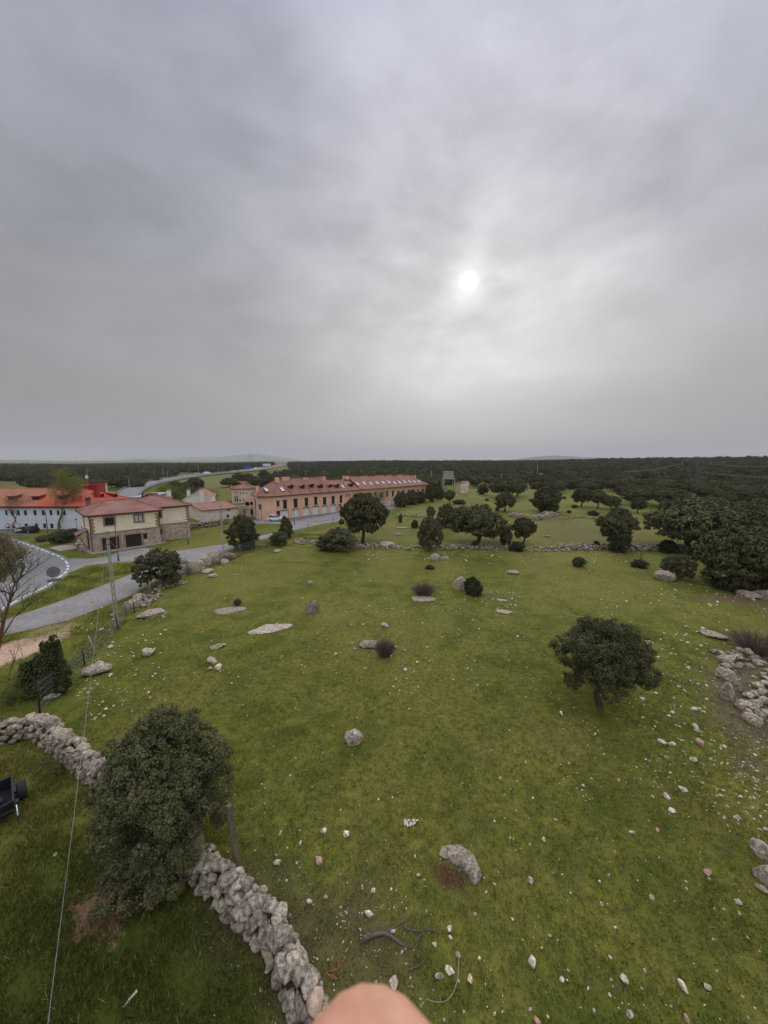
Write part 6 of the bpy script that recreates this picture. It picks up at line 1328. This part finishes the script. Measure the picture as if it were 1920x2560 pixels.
# lattice pylon
def pylon():
    M['pylon_steel'] = mat('dull pylon steel', (.13, .135, .135), .6, .1)
    P = GT(1739, 1252); d = P.y; K = lambda x, y: PV(x, y, d); o = root('pylon', P, 'steel lattice power pylon with Y shaped head rising from the wood on the right', 'pylon'); zt = K(1739, 1180).z; z0 = P.z; zh = K(1739, 1145).z
    wb, wt = 1.6, .6; mb = MB(); st = M['pylon_steel']
    def corner(s, i, j): w_ = wb + (wt - wb) * s; return Vector((P.x + i * w_, P.y + j * w_, z0 + (zt - z0) * s))
    cs = ((-1, -1), (1, -1), (1, 1), (-1, 1))
    for i, j in cs: mb.bar(corner(0, i, j), corner(1, i, j), .10, st)
    n = 7
    for k in range(n):
        for q in range(4): a, b = cs[q], cs[(q + 1) % 4]; mb.bar(corner(k / n, *a), corner((k + 1) / n, *b), .05, st); mb.bar(corner(k / n, *b), corner((k + 1) / n, *a), .05, st); mb.bar(corner((k + 1) / n, *a), corner((k + 1) / n, *b), .045, st)
    mb.build('tower', o); mb = MB(); T = [K(1727, 1150), K(1759, 1150)]
    for j in (-.5, .5):
        J = Vector((0, j, 0))
        for s_, tp in ((-1, T[0]), (1, T[1])):
            A1 = Vector((P.x + s_ * wt, P.y, zt)) + J; A0 = Vector((P.x, P.y, zt)) + J; B1 = tp + J + Vector((s_ * .5, 0, 0)); B0 = tp + J - Vector((s_ * .5, 0, 0)); mb.bar(A1, B1, .08, st); mb.bar(A0, B0, .08, st)
            for k in range(6): mb.bar(A1.lerp(B1, k / 6), A0.lerp(B0, (k + 1) / 6), .045, st)
        L, Rr = K(1704, 1153), K(1779, 1153); Lt, Rt = K(1727, 1146), K(1759, 1146)
        for a, b in ((L + J, Lt + J), (Lt + J, Rt + J), (Rt + J, Rr + J), (L + J, Rr + J)): mb.bar(a, b, .08, st)
        for k in range(12): mb.bar((L + J).lerp(Rr + J, k / 12), (Lt + J).lerp(Rt + J, min(1, max(0, (k / 12 - .25) * 2))), .04, st)
    mb.build('head', o); mb = MB()
    for q in (K(1706, 1156), K(1743, 1156), K(1776, 1156)): mb.tube([q, q - Vector((0, 0, .9))], .13, M['concrete'], 6)
    mb.build('insulator', o); return [K(1706, 1159), K(1743, 1159), K(1776, 1159)], d
pins, dpy = pylon()
def wire(label, pts, r=.02, m='wire', name='cable', sag=0.0, n=14):
    out = []
    for a, b in zip(pts, pts[1:]):
        a, b = Vector(a), Vector(b)
        for k in range(n): s = k / n; out.append(a.lerp(b, s) - Vector((0, 0, sag * 4 * s * (1 - s))))
    out.append(Vector(pts[-1])); mb = MB(); mb.tube(out, r, M[m], 5); o = link(name, mb.mesh(name, True, fixn=False)); return tag(o, label, 'cable')
wire('upper power line leaving the pylon to the right', [pins[2], PV(1990, 1163, dpy + 25)], .05, 'steel', 'power_line', 1.0); wire('lower power line leaving the pylon to the right', [PV(1742, 1179, dpy), PV(1990, 1193, dpy + 25)], .06, 'steel', 'power_line', .8)
wire('faint power line leaving the pylon to the left', [pins[0], PV(1560, 1178, dpy + 90)], .06, 'steel', 'power_line', 1.0)
top = PP + Vector((0, 0, HP * .93))
wire('long pale cable slung from the ladder pole down past the big oak to bottom left', [G(77, 2900, .4), Vector(top) + Vector((.0, -.15, 0))], .009, 'cable', 'cable', .25, 30)
wire('thin cable from the ladder pole to the slender steel pole', [top + Vector((.1, 0, 0)), PS + Vector((0, 0, HS * .35)), PS + Vector((0, 0, HS * .98))], .02, 'cable', 'cable', .3)
wire('thin cable from the slender steel pole to the farther concrete pole', [PS + Vector((0, 0, HS * .9)), P2 + Vector((0, 0, H2 * .92))], .018, 'cable', 'cable', .9)
wire('thin cable from the farther concrete pole to the pink terrace', [P2 + Vector((0, 0, H2 * .92)), G(643, 1302) + Vector((0, 0, 7))], .018, 'wire', 'cable', .6)
wire('thin cable lying across the grass beside the layered boulder', [G(240, 1702), G(262, 1707), G(290, 1707), G(308, 1706)], .012, 'cable', 'hose')

# ------------------------------------------------------------------ signs
def tri(mb, c, ex, ez, n, s, m, o, flip=1):
    P = [c + ex * (-s * .5) - ez * (s * .289 * flip), c + ex * (s * .5) - ez * (s * .289 * flip), c + ez * (s * .577 * flip)]; a = [p + n * o for p in P]; b = [p + n * (o - .02) for p in P]
    mb.poly(a, m); mb.poly(b[::-1], m)
    for i in range(3): mb.poly([a[i], b[i], b[(i + 1) % 3], a[(i + 1) % 3]], m)
def sign_tri(label, bx, by, cx, cy, size, flip=1, sym=False, plate=False):
    P = G(bx, by); c = PV(cx, cy, P.y); o = root('road_sign', P, label, 'road sign'); az = math.atan2(P.x, P.y) * .9; n = Vector((-math.sin(az), -math.cos(az), 0)); ex = Vector((math.cos(az), -math.sin(az), 0)); ez = Vector((0, 0, 1))
    mb = MB(); mb.tube([P, Vector((P.x, P.y, c.z + .3))], .04, M['steel'], 8); mb.build('post', o); mb = MB(); tri(mb, c, ex, ez, n, size, M['red'], .07, flip); mb.build('sign_border', o); mb = MB(); tri(mb, c, ex, ez, n, size * .72, M['curtain'], .078, flip); mb.build('sign_face', o)
    if sym:
        mb = MB(); r = size * .13; cc = c - ez * size * .06
        for k in range(3):
            a0 = k * 2.094 + .3; pts = [cc + ex * r * math.cos(a0 + t_) + ez * r * math.sin(a0 + t_) + n * .085 for t_ in (0, .4, .8, 1.2, 1.5)]; mb.tube(pts, .022 * size, M['black'], 5); q = pts[-1]; d = (pts[-1] - pts[-2]).normalized(); s_ = n.cross(d).normalized(); mb.poly([q + s_ * .07 * size, q - s_ * .07 * size, q + d * .11 * size], M['black'])
        mb.build('roundabout_symbol', o)
    if plate: mb = MB(); fbox(mb, Face(c + ex * -.55, c + ex * .55), 0, 1.1, c.z - 1.05 * size * .62 - .22, c.z - size * .62 + .02, .05, .08, M['curtain']); mb.build('plate', o)
sign_tri('triangular warning sign with roundabout arrows before the cream house', 203, 1389, 197.5, 1356, 1.45, 1, True)
sign_tri('upside down give way triangle with white plate near the black car', 45, 1335, 43, 1314, 1.35, -1, False, True)
sign_tri('small upright warning triangle left of the give way sign', 20, 1334, 19.5, 1314, 1.0, 1)
def round_sign():
    P = G(137, 1479); c = PV(133.5, 1430, P.y); o = root('road_sign', P, 'grey back of a round road sign with a rectangular plate below on the roundabout verge', 'road sign'); az = math.atan2(P.x, P.y) ; rz = -az; n = Vector((-math.sin(az), -math.cos(az), 0)); ex = Vector((math.cos(az), -math.sin(az), 0)); M['signback'] = mat('grey sign back', (.17, .17, .18), .6, .06)
    mb = MB(); mb.box((P.x, P.y, (c.z + .55) / 2), (.1, .06, c.z + .75), M['steel'], rz); mb.build('post', o)
    mb = MB(); r = .62; k = 28; a = [c + ex * r * math.cos(6.283 * i / k) + Vector((0, 0, r * math.sin(6.283 * i / k))) - n * .05 for i in range(k)]; b = [p - n * .03 for p in a]; mb.poly(a, M['signback']); mb.poly(b[::-1], M['signback']); [mb.poly([a[i], b[i], b[(i + 1) % k], a[(i + 1) % k]], M['steel']) for i in range(k)]; mb.build('round_plate', o)
    mb = MB(); q = c - Vector((0, 0, .98)) - n * .05; mb.box(q, (1.24, .03, .32), M['signback'], rz); mb.build('lower_plate', o)
round_sign()
def big_sign(label, x0, y0, x1, y1, yb):
    P = GT((x0 + x1) / 2, yb); a, b = PV(x0, y1, P.y), PV(x1, y0, P.y); o = root('highway_sign', P, label, 'road sign'); mb = MB(); mb.box(((a.x + b.x) / 2, P.y, (a.z + b.z) / 2), (b.x - a.x, .3, b.z - a.z), M['blue']); mb.build('sign_board', o)
    for q in (.2, .8): mb = MB(); mb.bar((a.x + (b.x - a.x) * q, P.y + .3, P.z), (a.x + (b.x - a.x) * q, P.y + .3, b.z), .35, M['steel']); mb.build('post', o)
big_sign('left of two blue motorway signs far down the highway', 610.5, 1164.5, 617.5, 1172, 1176); big_sign('right of two blue motorway signs far down the highway', 618.8, 1164.5, 626, 1172, 1175.5)
# flyover at the vanishing end of the highway
def flyover():
    A = PV(686, 1161, 950); B = PV(720, 1163, 950); o = root('bridge', ((A.x + B.x) / 2, 950, float(terr(A.x, 950))), 'distant road bridge crossing the highway', 'bridge'); mb = MB(); mb.box(((A.x + B.x) / 2, 950, A.z), (B.x - A.x + 8, 8, 1.4), M['concrete']); mb.build('deck', o)
    for s_ in (.1, .9): mb = MB(); x = A.x + (B.x - A.x) * s_; z = float(terr(x, 950)); mb.box((x, 950, (A.z + z) / 2), (1.6, 6, A.z - z), M['concrete']); mb.build('pier', o)
flyover()

# ------------------------------------------------------------------ vehicles
def car(label, P, rz, paint, L=4.0, W_=1.7, H_=1.45, kind='hatch', name='parked_car', cat='car'):
    o = root(name, P, label, cat, None, rz)
    if kind == 'hatch': low = [(-.5, .42), (-.49, .62), (-.3, .70), (.28, .66), (.44, .60), (.5, .45), (.5, .22), (-.5, .22)]; top_ = [(-.44, .66), (-.36, .98), (-.22, 1.0), (.02, .97), (.24, .68)]
    else: low = [(-.5, .45), (-.5, .62), (-.3, .66), (.24, .66), (.46, .58), (.5, .42), (.5, .22), (-.5, .22)]; top_ = [(-.49, .64), (-.46, .97), (-.2, 1.0), (.06, .97), (.24, .66)]
    def loft(prof, w0, w1, m):
        mb = MB(); n = len(prof); V = []
        for s_, sc in ((-1, w1), (-.92, w0), (.92, w0), (1, w1)):
            for x, z in prof: k = 1 if abs(s_) < .95 else .96; V.append((x * L * k, s_ * W_ / 2 * (1 - .22 * max(0, z - .62) / .38 if sc < 1 else 1), (z - .02 * (abs(s_) > .95)) * H_))
        mb.add(V, [(j * n + i, j * n + (i + 1) % n, (j + 1) * n + (i + 1) % n, (j + 1) * n + i) for j in range(3) for i in range(n)] + [tuple(range(n)), tuple(3 * n + i for i in range(n))], m); return mb
    link('body', loft(low, 1, 1, paint).mesh('body'), o)
    link('window_glass', loft(top_, .9, .9, M['glass']).mesh('window_glass'), o)
    mb = MB(); tp = [(x * L, z * H_ + .012) for x, z in top_[1:4]]; w = W_ / 2 * .80
    for (x0, z0), (x1, z1) in zip(tp, tp[1:]): mb.poly([(x0, -w, z0), (x1, -w, z1), (x1, w, z1), (x0, w, z0)], paint); mb.poly([(x0, -w, z0 - .05), (x1, -w, z1 - .05), (x1, w, z1 - .05), (x0, w, z0 - .05)], paint)
    for s_ in (-1, 1):
        for (x0, z0), (x1, z1) in (((top_[0][0], .64), top_[1]), ((-.05, .66), (-.06, .98)), (top_[3], (top_[4][0], .66))): mb.bar((x0 * L, s_ * W_ / 2 * .99, z0 * H_), (x1 * L, s_ * W_ / 2 * .82, z1 * H_), .09, paint)
    link('roof', mb.mesh('roof'), o)
    for s_ in (-1, 1):
        for x in (-.31, .32):
            mb = MB(); mb.lathe((x * L, s_ * (W_ / 2 - .08), .31), [(.2, -.11), (.31, -.1), (.32, 0), (.31, .1), (.2, .11)], M['rubber'], 16, 'Y'); wk = link('wheel', mb.mesh('wheel'), o)
            mb = MB(); mb.lathe((x * L, s_ * (W_ / 2 + .035), .31), [(.05, -.01), (.19, -.005), (.18, .01), (.05, .02)], M['steel'], 12, 'Y'); k = link('rim', mb.mesh('rim'), wk)
        mb = MB(); mb.box((.475 * L, s_ * W_ * .36, .56 * H_), (.12, .3, .12), M['curtain']); link('headlight', mb.mesh('headlight'), o); mb = MB(); mb.box((-.492 * L, s_ * W_ * .40, .60 * H_), (.08, .2, .16), M['red']); link('tail_light', mb.mesh('tail_light'), o)
    return o
a, b = G(670, 1304), G(706, 1303); c_ = (a + b) / 2
car('white hatchback parked at the left corner of the pink terrace', c_ + Vector((0, .6, .02)), .02, M['carwhite'], 3.9, 1.7, 1.5)
c_ = G(867, 1279); car('white estate car parked in front of the terrace behind the bent oak', c_ + Vector((0, 0, .02)), .1, M['carwhite'], 4.5, 1.75, 1.7, 'van')
c_ = G(876, 1284); car('second white car parked nearest the bent oak', c_ + Vector((0, 0, .02)), .75, M['carwhite'], 4.1, 1.7, 1.45)
c_ = G(67, 1332); car('black car parked in front of the long blue building', c_ + Vector((0, 0, .02)), math.pi - .12, M['carblack'], 4.6, 1.75, 1.4)
for k, (px_, py_) in enumerate(((584, 1181.5), (517, 1188.5), (493, 1188), (640, 1176), (456, 1195.5), (605, 1179))):
    P = GT(px_, py_); P.z += 1.0; s = 2.2 if k in (1, 3) else 1.5; mb = MB(); mb.box((0, 0, s * .42), (s * 3, 2, s * .55), M['carwhite']); mb.box((-.1, 0, s * .85), (s * 1.8, 1.8, s * .4), M['carwhite'] if k in (1, 3) else M['glass'], 0, .85); [mb.lathe((x, y, .32), [(.3, -.1), (.33, 0), (.3, .1)], M['rubber'], 10, 'Y') for x in (-s, s) for y in (-.9, .9)]
    o = link('moving_car', mb.mesh('moving_car'), None, P); tag(o, 'tiny pale vehicle driving on the highway across the plain', 'vehicle', 'vehicles on the distant highway')
for k, px_ in enumerate((662.5, 671)):
    P = GT(px_, 1168); a, b = PV(px_ - 4, 1165.5, P.y), PV(px_ + 4, 1159.5, P.y); rt = root('lorry', P, ['left white lorry trailer parked above the highway', 'right white lorry trailer parked above the highway'][k], 'lorry'); mb = MB(); mb.box((a.x / 2 + b.x / 2, P.y, (a.z + b.z) / 2), (b.x - a.x, 6, b.z - a.z), M['carwhite']); mb.build('trailer', rt); mb = MB(); mb.box((a.x / 2 + b.x / 2, P.y, (a.z + P.z) / 2), (b.x - a.x, 4, abs(a.z - P.z) + .2), M['rubber']); mb.build('chassis', rt)
# black trailer in the lower left corner
def trailer():
    P1, P2_ = G(28, 1941, 1.0), G(31, 2004, 1.0); e = (P2_ - P1); e.z = 0; Wd = e.length; e.normalize(); d = Vector((e.y, -e.x, 0)); d = d if d.x < 0 else -d; z0 = Vector((P1.x, P1.y, 0)); o = root('trailer', z0, 'black open utility trailer with one fat tyre in the lower left corner', 'trailer'); L = 2.6
    Q = lambda u, v, z: z0 + e * u + d * v + Vector((0, 0, z)); az = math.atan2(e.y, e.x); bk = M['black']; dm = mat('worn black metal', (.05, .05, .055), .45, .3, 8, metal=.3); M['dm'] = dm
    mb = MB(); mb.poly([Q(0, 0, .5), Q(Wd, 0, .5), Q(Wd, L, .5), Q(0, L, .5)], bk)
    for p, q in (((0, 0), (Wd, 0)), ((0, L), (Wd, L)), ((0, 0), (0, L)), ((Wd, 0), (Wd, L))): mb.bar(Q(*p, .72), Q(*q, .72), .03, bk, .5)
    mb.bar(Q(Wd * .45, .3, .6), Q(Wd * .5, L, .6), .3, dm, .12); mb.build('box', o)
    mb = MB()
    for p, q in (((0, -.03), (Wd, -.03)), ((0, 0), (0, L)), ((Wd, 0), (Wd, L)), ((0, L), (Wd, L))): mb.bar(Q(*p, 1.0), Q(*q, 1.0), .07, dm)
    mb.bar(Q(Wd + .12, -.05, .7), Q(Wd + .12, L, .7), .05, dm); mb.box(Q(Wd + .02, -.12, .93), (.22, .14, .1), dm, az); mb.build('rail', o)
    mb = MB(); c = Q(.36, -.27, .38); V = []; prof = [(.20, -.17), (.33, -.165), (.37, -.13), (.375, 0), (.37, .13), (.33, .165), (.20, .17)]; n = 36
    for r, h in prof:
        for i in range(n):
            a = 6.283 * i / n; rr = r + (.012 if (i % 2 and abs(h) < .15) else 0); V.append(c + e * rr * math.cos(a) - d * h + Vector((0, 0, rr * math.sin(a))))
    mb.add(V, [(k * n + i, k * n + (i + 1) % n, (k + 1) * n + (i + 1) % n, (k + 1) * n + i) for k in range(6) for i in range(n)], M['rubber']); wk = mb.build('wheel', o)
    mb = MB(); V = [c + e * r * math.cos(6.283 * i / 20) - d * h + Vector((0, 0, r * math.sin(6.283 * i / 20))) for r, h in ((.21, -.168), (.21, .172), (.17, .12), (.05, .13)) for i in range(20)]; mb.add(V, [(k * 20 + i, k * 20 + (i + 1) % 20, (k + 1) * 20 + (i + 1) % 20, (k + 1) * 20 + i) for k in range(3) for i in range(20)] + [tuple(60 + i for i in range(20))], M['steel']); rm = mb.build('rim', None, False); rm.parent = wk; rm.matrix_parent_inverse = wk.matrix_parent_inverse.copy(); rm.matrix_parent_inverse = (Matrix.Translation(o.location) @ wk.matrix_parent_inverse).inverted()
    mb = MB(); mb.bar(Q(.3, .6, .36), Q(.3, -.3, .36), .08, dm); mb.bar(Q(Wd * .5, .2, .42), Q(Wd * .5, L, .42), .12, dm); mb.bar(Q(Wd * .2, L * .5, .3), Q(Wd * .2, L * .5 + .05, .55), .1, dm); mb.build('axle', o)
    mb = MB(); mb.bar(Q(Wd + .08, -.1, .9), Q(Wd + .35, -.12, .62), .03, M['chrome']); [mb.lathe(Q(Wd + u, -.12, z), [(.02, -.04), (.045, 0), (.02, .04)], M['chrome'], 10) for u, z in ((.08, .9), (.33, .68), (.38, .6))]; mb.bar(Q(Wd + .38, -.12, .58), Q(Wd + .5, .0, .35), .02, dm); mb.build('coupling', o)
trailer()

# ------------------------------------------------------------------ small things on the ground
def dead_branch():
    P0 = G(930, 2345); o_ = MB(); K = lambda pts, z=.08: [G(a, b, z + .05 * math.sin(i * 2)) - P0 for i, (a, b) in enumerate(pts)]
    for pts, r in (([(908, 2352), (918, 2342), (940, 2336), (960, 2332), (978, 2340), (1000, 2358), (1030, 2372)], [.05, .06, .06, .055, .045, .035, .02]), ([(960, 2332), (975, 2322), (992, 2312), (1012, 2302), (1022, 2294)], [.035, .028, .02, .015, .01]),
                   ([(1000, 2305), (1018, 2322), (1045, 2328), (1075, 2322), (1098, 2332), (1108, 2325)], [.02, .024, .022, .02, .015, .01]), ([(1060, 2326), (1064, 2308)], [.014, .008]), ([(1058, 2328), (1044, 2348), (1034, 2366)], [.02, .015, .01]), ([(1022, 2370), (1038, 2366), (1046, 2360)], [.02, .014, .01]), ([(1030, 2320), (1024, 2300)], [.012, .006]), ([(1012, 2356), (1016, 2384)], [.012, .006])): o_.tube(K(pts), r, M['deadwood'], 7)
    tag(link('dead_branch', o_.mesh('dead_branch', True, fixn=False), None, P0), 'dead forked branch lying on the turf in front of the bean shaped boulder', 'branch')
dead_branch()
def stick(label, pts, r, m='deadwood', name='stick', cat='stick', z=.04):
    P0 = G(*pts[0]); o_ = MB(); Q = smooth_path([G(a, b, z) - P0 for a, b in pts], 4); o_.tube(Q, [r * (1 - .5 * i / (len(Q) - 1)) for i in range(len(Q))], M[m], 5); return tag(link(name, o_.mesh(name, True, fixn=False), None, P0), label, cat)
stick('long curved peeled stick bending around the dark reddish stone', [(1146, 2396), (1146, 2420), (1143, 2450), (1134, 2478), (1118, 2500), (1092, 2505), (1066, 2497)], .022, 'tan')
stick('short grey stick below the dead branch', [(1022, 2425), (1038, 2418), (1054, 2408), (1063, 2398)], .025); stick('small pale stick above the brownish stone', [(858, 2262), (868, 2260), (884, 2258)], .016, 'bark2'); stick('little bent twig near the small oval stone', [(851, 2240), (860, 2243), (867, 2249)], .014, 'bark2')
stick('tangle of thin orange twine on the turf near the wall', [(818, 2435), (834, 2440), (842, 2448), (826, 2442), (817, 2430), (828, 2426), (842, 2424), (850, 2412), (845, 2404), (858, 2403), (863, 2412), (856, 2424), (844, 2434)], .010, 'orange', 'twine', 'twine')
g = random.Random(3)
P0 = G(1028, 2064); mb = MB()
for k in range(5):
    a = Vector((-.30 + .12 * k + g.uniform(-.02, .02), g.uniform(-.08, .08), .03)); mb.bar(a * .8, a * .8 + Vector((g.uniform(-.05, .05), .16 + g.uniform(-.1, .1), .02)), .08, M['white'], .025)
for k in range(4): mb.bar((-.3 + .17 * k, .16, .05), (-.2 + .17 * k, .2, .07), .06, M['white'], .03)
tag(link('broken_tile', mb.mesh('broken_tile'), None, P0), 'broken pieces of pale striped tile lying in the grass of the lower pasture', 'rubble')
g = random.Random(6); mb = MB(); P0 = G(860, 2300)
for _ in range(24):
    q = G(g.uniform(760, 990), g.uniform(2215, 2440)) - P0 if g.random() < .6 else G(g.gauss(858, 10), g.gauss(2290, 12)) - P0
    s = g.uniform(.012, .03); mb.box(q + Vector((0, 0, s)), (s * 2, s * 1.6, s), M['white'], g.uniform(0, 3), .7)
tag(link('bone_chips', mb.mesh('bone_chips'), None, P0), kind='stuff')
P0 = G(318, 2508); mb = MB(); mb.bar((0, 0, .03), (.16, .2, .1), .07, M['white'], .02); mb.bar((-.06, -.1, .02), (.01, .0, .04), .03, M['white'], .01); tag(link('litter', mb.mesh('litter'), None, P0), 'white scrap of litter in the dark grass at the bottom left', 'litter')
P0 = G(138, 2138); V, Fc = rock(55, 3); tag(link('stone', mesh_np('stone', V * .09, Fc, M['stone'], True), None, P0), 'white stone alone in the long grass left of the cable', 'stone')

# ------------------------------------------------------------------ grass: far too many blades to count
def grass(name, n, box, h, wdt, seed, dens=None):
    g = np.random.default_rng(seed); px = g.uniform(box[0], box[1], n); py = g.uniform(0, 1, n); y0, y1 = box[2], box[3]
    # even in ground area: sample world distance
    x0, x1 = box[4], box[5]; X = g.uniform(x0, x1, n); Yw = g.uniform(y0, y1, n)
    dz = -CAM_H; dep = Yw * C_ - dz * S_; P_x = 960 + F * X / dep; P_y = 1280 - F * (Yw * S_ + dz * C_) / dep
    k = (P_x > -80) & (P_x < 2000) & (P_y < 2660)
    if dens is not None: k &= dens(X, Yw, g)
    X, Yw = X[k], Yw[k]; n = len(X); a = g.uniform(0, 6.283, n); hh = h * (.5 + g.random(n)); ww = wdt * (.6 + .8 * g.random(n)); lx, ly = g.normal(size=n) * hh * .5, g.normal(size=n) * hh * .5
    V = np.stack([np.stack([X - np.cos(a) * ww, Yw - np.sin(a) * ww, np.zeros(n)], 1), np.stack([X + np.cos(a) * ww, Yw + np.sin(a) * ww, np.zeros(n)], 1), np.stack([X + lx, Yw + ly, hh], 1)], 1).reshape(-1, 3)
    tag(link(name, mesh_np(name, V, np.arange(3 * n, dtype=np.int32).reshape(-1, 3), M['blade'])), kind='stuff'); return n
WPW = np.array([tuple(G(a, b, .9))[:2] for a, b in WP][::-1])
def left_of_wall(X, Y):
    wx = np.interp(Y, WPW[::-1][:, 1], WPW[::-1][:, 0]); return X < wx - .1
def not_dirt(X, Y):
    return g_r.random(len(X)) < 1.0
    c1, c2 = G(175, 2330), G(330, 2230); m_ = (c1 + c2) / 2; return (((X - m_.x) / 2.0) ** 2 + ((Y - m_.y) / 1.1) ** 2) > g_r.random(len(X)) * 1.3
g_r = np.random.default_rng(1)
def clump(X, Y, g, th=.0, f=1.0): return (np.sin(X * 1.9 * f + 1.3 * np.sin(Y * 1.1 * f)) + np.sin(Y * 2.3 * f + 1.7 * np.sin(X * .9 * f + 2)) + g.normal(size=len(X)) * .9) > th
nb = grass('short_grass', 900000, (0, 1, 5.5, 34, -28, 30), .06, .013, 1, lambda X, Y, g: ~left_of_wall(X, Y) & (g.random(len(X)) < np.clip(1.3 - Y / 26.5, 0, 1)) & clump(X, Y, g, -1.1, 2.6))
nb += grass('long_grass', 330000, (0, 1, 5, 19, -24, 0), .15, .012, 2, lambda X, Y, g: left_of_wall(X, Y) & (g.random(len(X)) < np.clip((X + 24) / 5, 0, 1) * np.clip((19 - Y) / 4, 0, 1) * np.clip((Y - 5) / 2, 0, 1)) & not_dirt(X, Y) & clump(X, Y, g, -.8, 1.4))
def tufts(X, Y, g):
    dz = -CAM_H; dep = Y * C_ - dz * S_; px = 960 + F * X / dep; py = 1280 - F * (Y * S_ + dz * C_) / dep
    lo = np.interp(px, [0, 57, 169, 277, 338, 463, 552, 633, 733], [1592, 1580, 1553, 1512, 1486, 1412, 1388, 1360, 1330]); hi = np.interp(px, [0, 100, 212, 297, 377, 472, 551, 600, 733], [1850, 1790, 1665, 1578, 1490, 1440, 1414, 1392, 1350])
    isl_lo = np.interp(px, [0, 20, 78, 125, 169, 180, 216, 347], [1534, 1524, 1492, 1470, 1440, 1430, 1416, 1404]); isl_hi = np.interp(px, [0, 34, 135, 236, 304, 341, 370], [1554, 1541, 1507, 1470, 1443, 1428, 1410])
    sandy = (py < 1690) & (py > 1560) & (px < 175) & (py > 1655 - px * .55)
    return ((((py > lo) & (py < hi)) & ~sandy) | ((py > isl_lo + 2) & (py < isl_hi - 2))) & clump(X, Y, g, -.2, .8)
nb += grass('field_weeds', 260000, (0, 1, 6, 60, -38, 44), .11, .02, 7, lambda X, Y, g: ~left_of_wall(X, Y) & (X > -13 - (Y - 22) * .25) & (g.random(len(X)) < np.clip(1.6 - Y / 38, 0, 1)) & (np.sin(X * 1.1 + 2.1 * np.sin(Y * .7)) + np.sin(Y * 1.5 + 1.9 * np.sin(X * .8 + 1)) + np.sin(X * 5.1 + 2 * np.sin(Y * 4.3)) > 1.25))
nb += grass('verge_grass', 420000, (0, 1, 17, 75, -62, -8), .14, .022, 3, tufts); print('blades', nb)
tag(link('yellow_weeds', twig_leaves(5, [(G(random.uniform(-60, 175), random.uniform(1585, 1600) + 0) + Vector((0, 0, .2)),) for _ in range(120)] + [(G(random.uniform(-60, 120), random.uniform(1700, 1790)) + Vector((0, 0, .2)),) for _ in range(160)], 40, .35, .03, 'spring', 'yellow_weeds')), kind='stuff')

# ------------------------------------------------------------------ the photographer's hand, a fingertip of it in view
def hand():
    Rm = cam.rotation_euler.to_matrix(); K = lambda x, y, z: Vector(cam.location) + Rm @ Vector((x, y, z))
    def skin(chains, radii, name):
        bm = bmesh.new(); lay = bm.verts.layers.skin.verify(); first = None
        vs = {}
        for ch in chains:
            pv = None
            for key, p, r in ch:
                if key not in vs:
                    v = bm.verts.new(p); v[lay].radius = (r, r); vs[key] = v
                    if first is None: v[lay].use_root = True; first = v
                v = vs[key]
                if pv is not None and bm.edges.get((pv, v)) is None: bm.edges.new((pv, v))
                pv = v
        me = bpy.data.meshes.new(name); bm.to_mesh(me); bm.free(); me.materials.append(M['skin']); return me
    C0 = lambda x, y, z: K(x, y, z)
    palm = ('palm', C0(.010, -.178, -.020), .024); wrist = ('wrist', C0(.022, -.235, .010), .022); arm = ('arm', C0(.05, -.33, .08), .030)
    kn = [('k%d' % i, C0(-.006 + .0 + .018 * (i - 1), -.152 + .004 * abs(i - 1), -.030 + .004 * i), .0125) for i in range(4)]
    ch = [[palm, wrist, arm]]
    ch.append([palm, kn[0], ('i1', C0(-.004, -.124, -.040), .0105), ('i2', C0(-.003, -.103, -.050), .0103), ('i3', C0(-.0021, -.0884, -.0548), .0150), ('i4', C0(-.0021, -.0790, -.0553), .0120)])
    for i in (1, 2, 3): x = .012 + .018 * (i - 1); ch.append([palm, kn[i], ('a%d' % i, C0(x + .002, -.138, -.052), .0095), ('b%d' % i, C0(x + .002, -.152 - .003 * i, -.068), .0088), ('c%d' % i, C0(x + .001, -.172, -.062), .0078)])
    ch.append([palm, ('t0', C0(-.018, -.180, -.012), .014), ('t1', C0(-.036, -.158, -.020), .0115), ('t2', C0(-.040, -.134, -.024), .0105), ('t3', C0(-.038, -.118, -.024), .008)])
    me = skin(ch, None, 'person'); o = link('person', me); tag(o, 'blurred pink fingertip of the person taking the picture, poking up at the bottom edge', 'person')
    s = o.modifiers.new('skin', 'SKIN'); s.use_smooth_shade = True; u = o.modifiers.new('sub', 'SUBSURF'); u.levels = 2; u.render_levels = 2
hand()
# ------------------------------------------------------------------ haze
hm = bpy.data.materials.new('haze'); hm.use_nodes = True; hm.node_tree.nodes.clear(); ht = NT(hm.node_tree)
hv = ht.add('ShaderNodeVolumePrincipled'); hv.inputs['Color'].default_value = (.92, .925, .94, 1); hv.inputs['Density'].default_value = 1.1e-4
ht.l.new(hv.outputs[0], ht.add('ShaderNodeOutputMaterial').inputs['Volume'])
mb = MB(); mb.box((0, 0, 210), (34000, 34000, 460), hm); tag(link('haze', mb.mesh('haze')), kind='stuff')
print('stones', n_st)
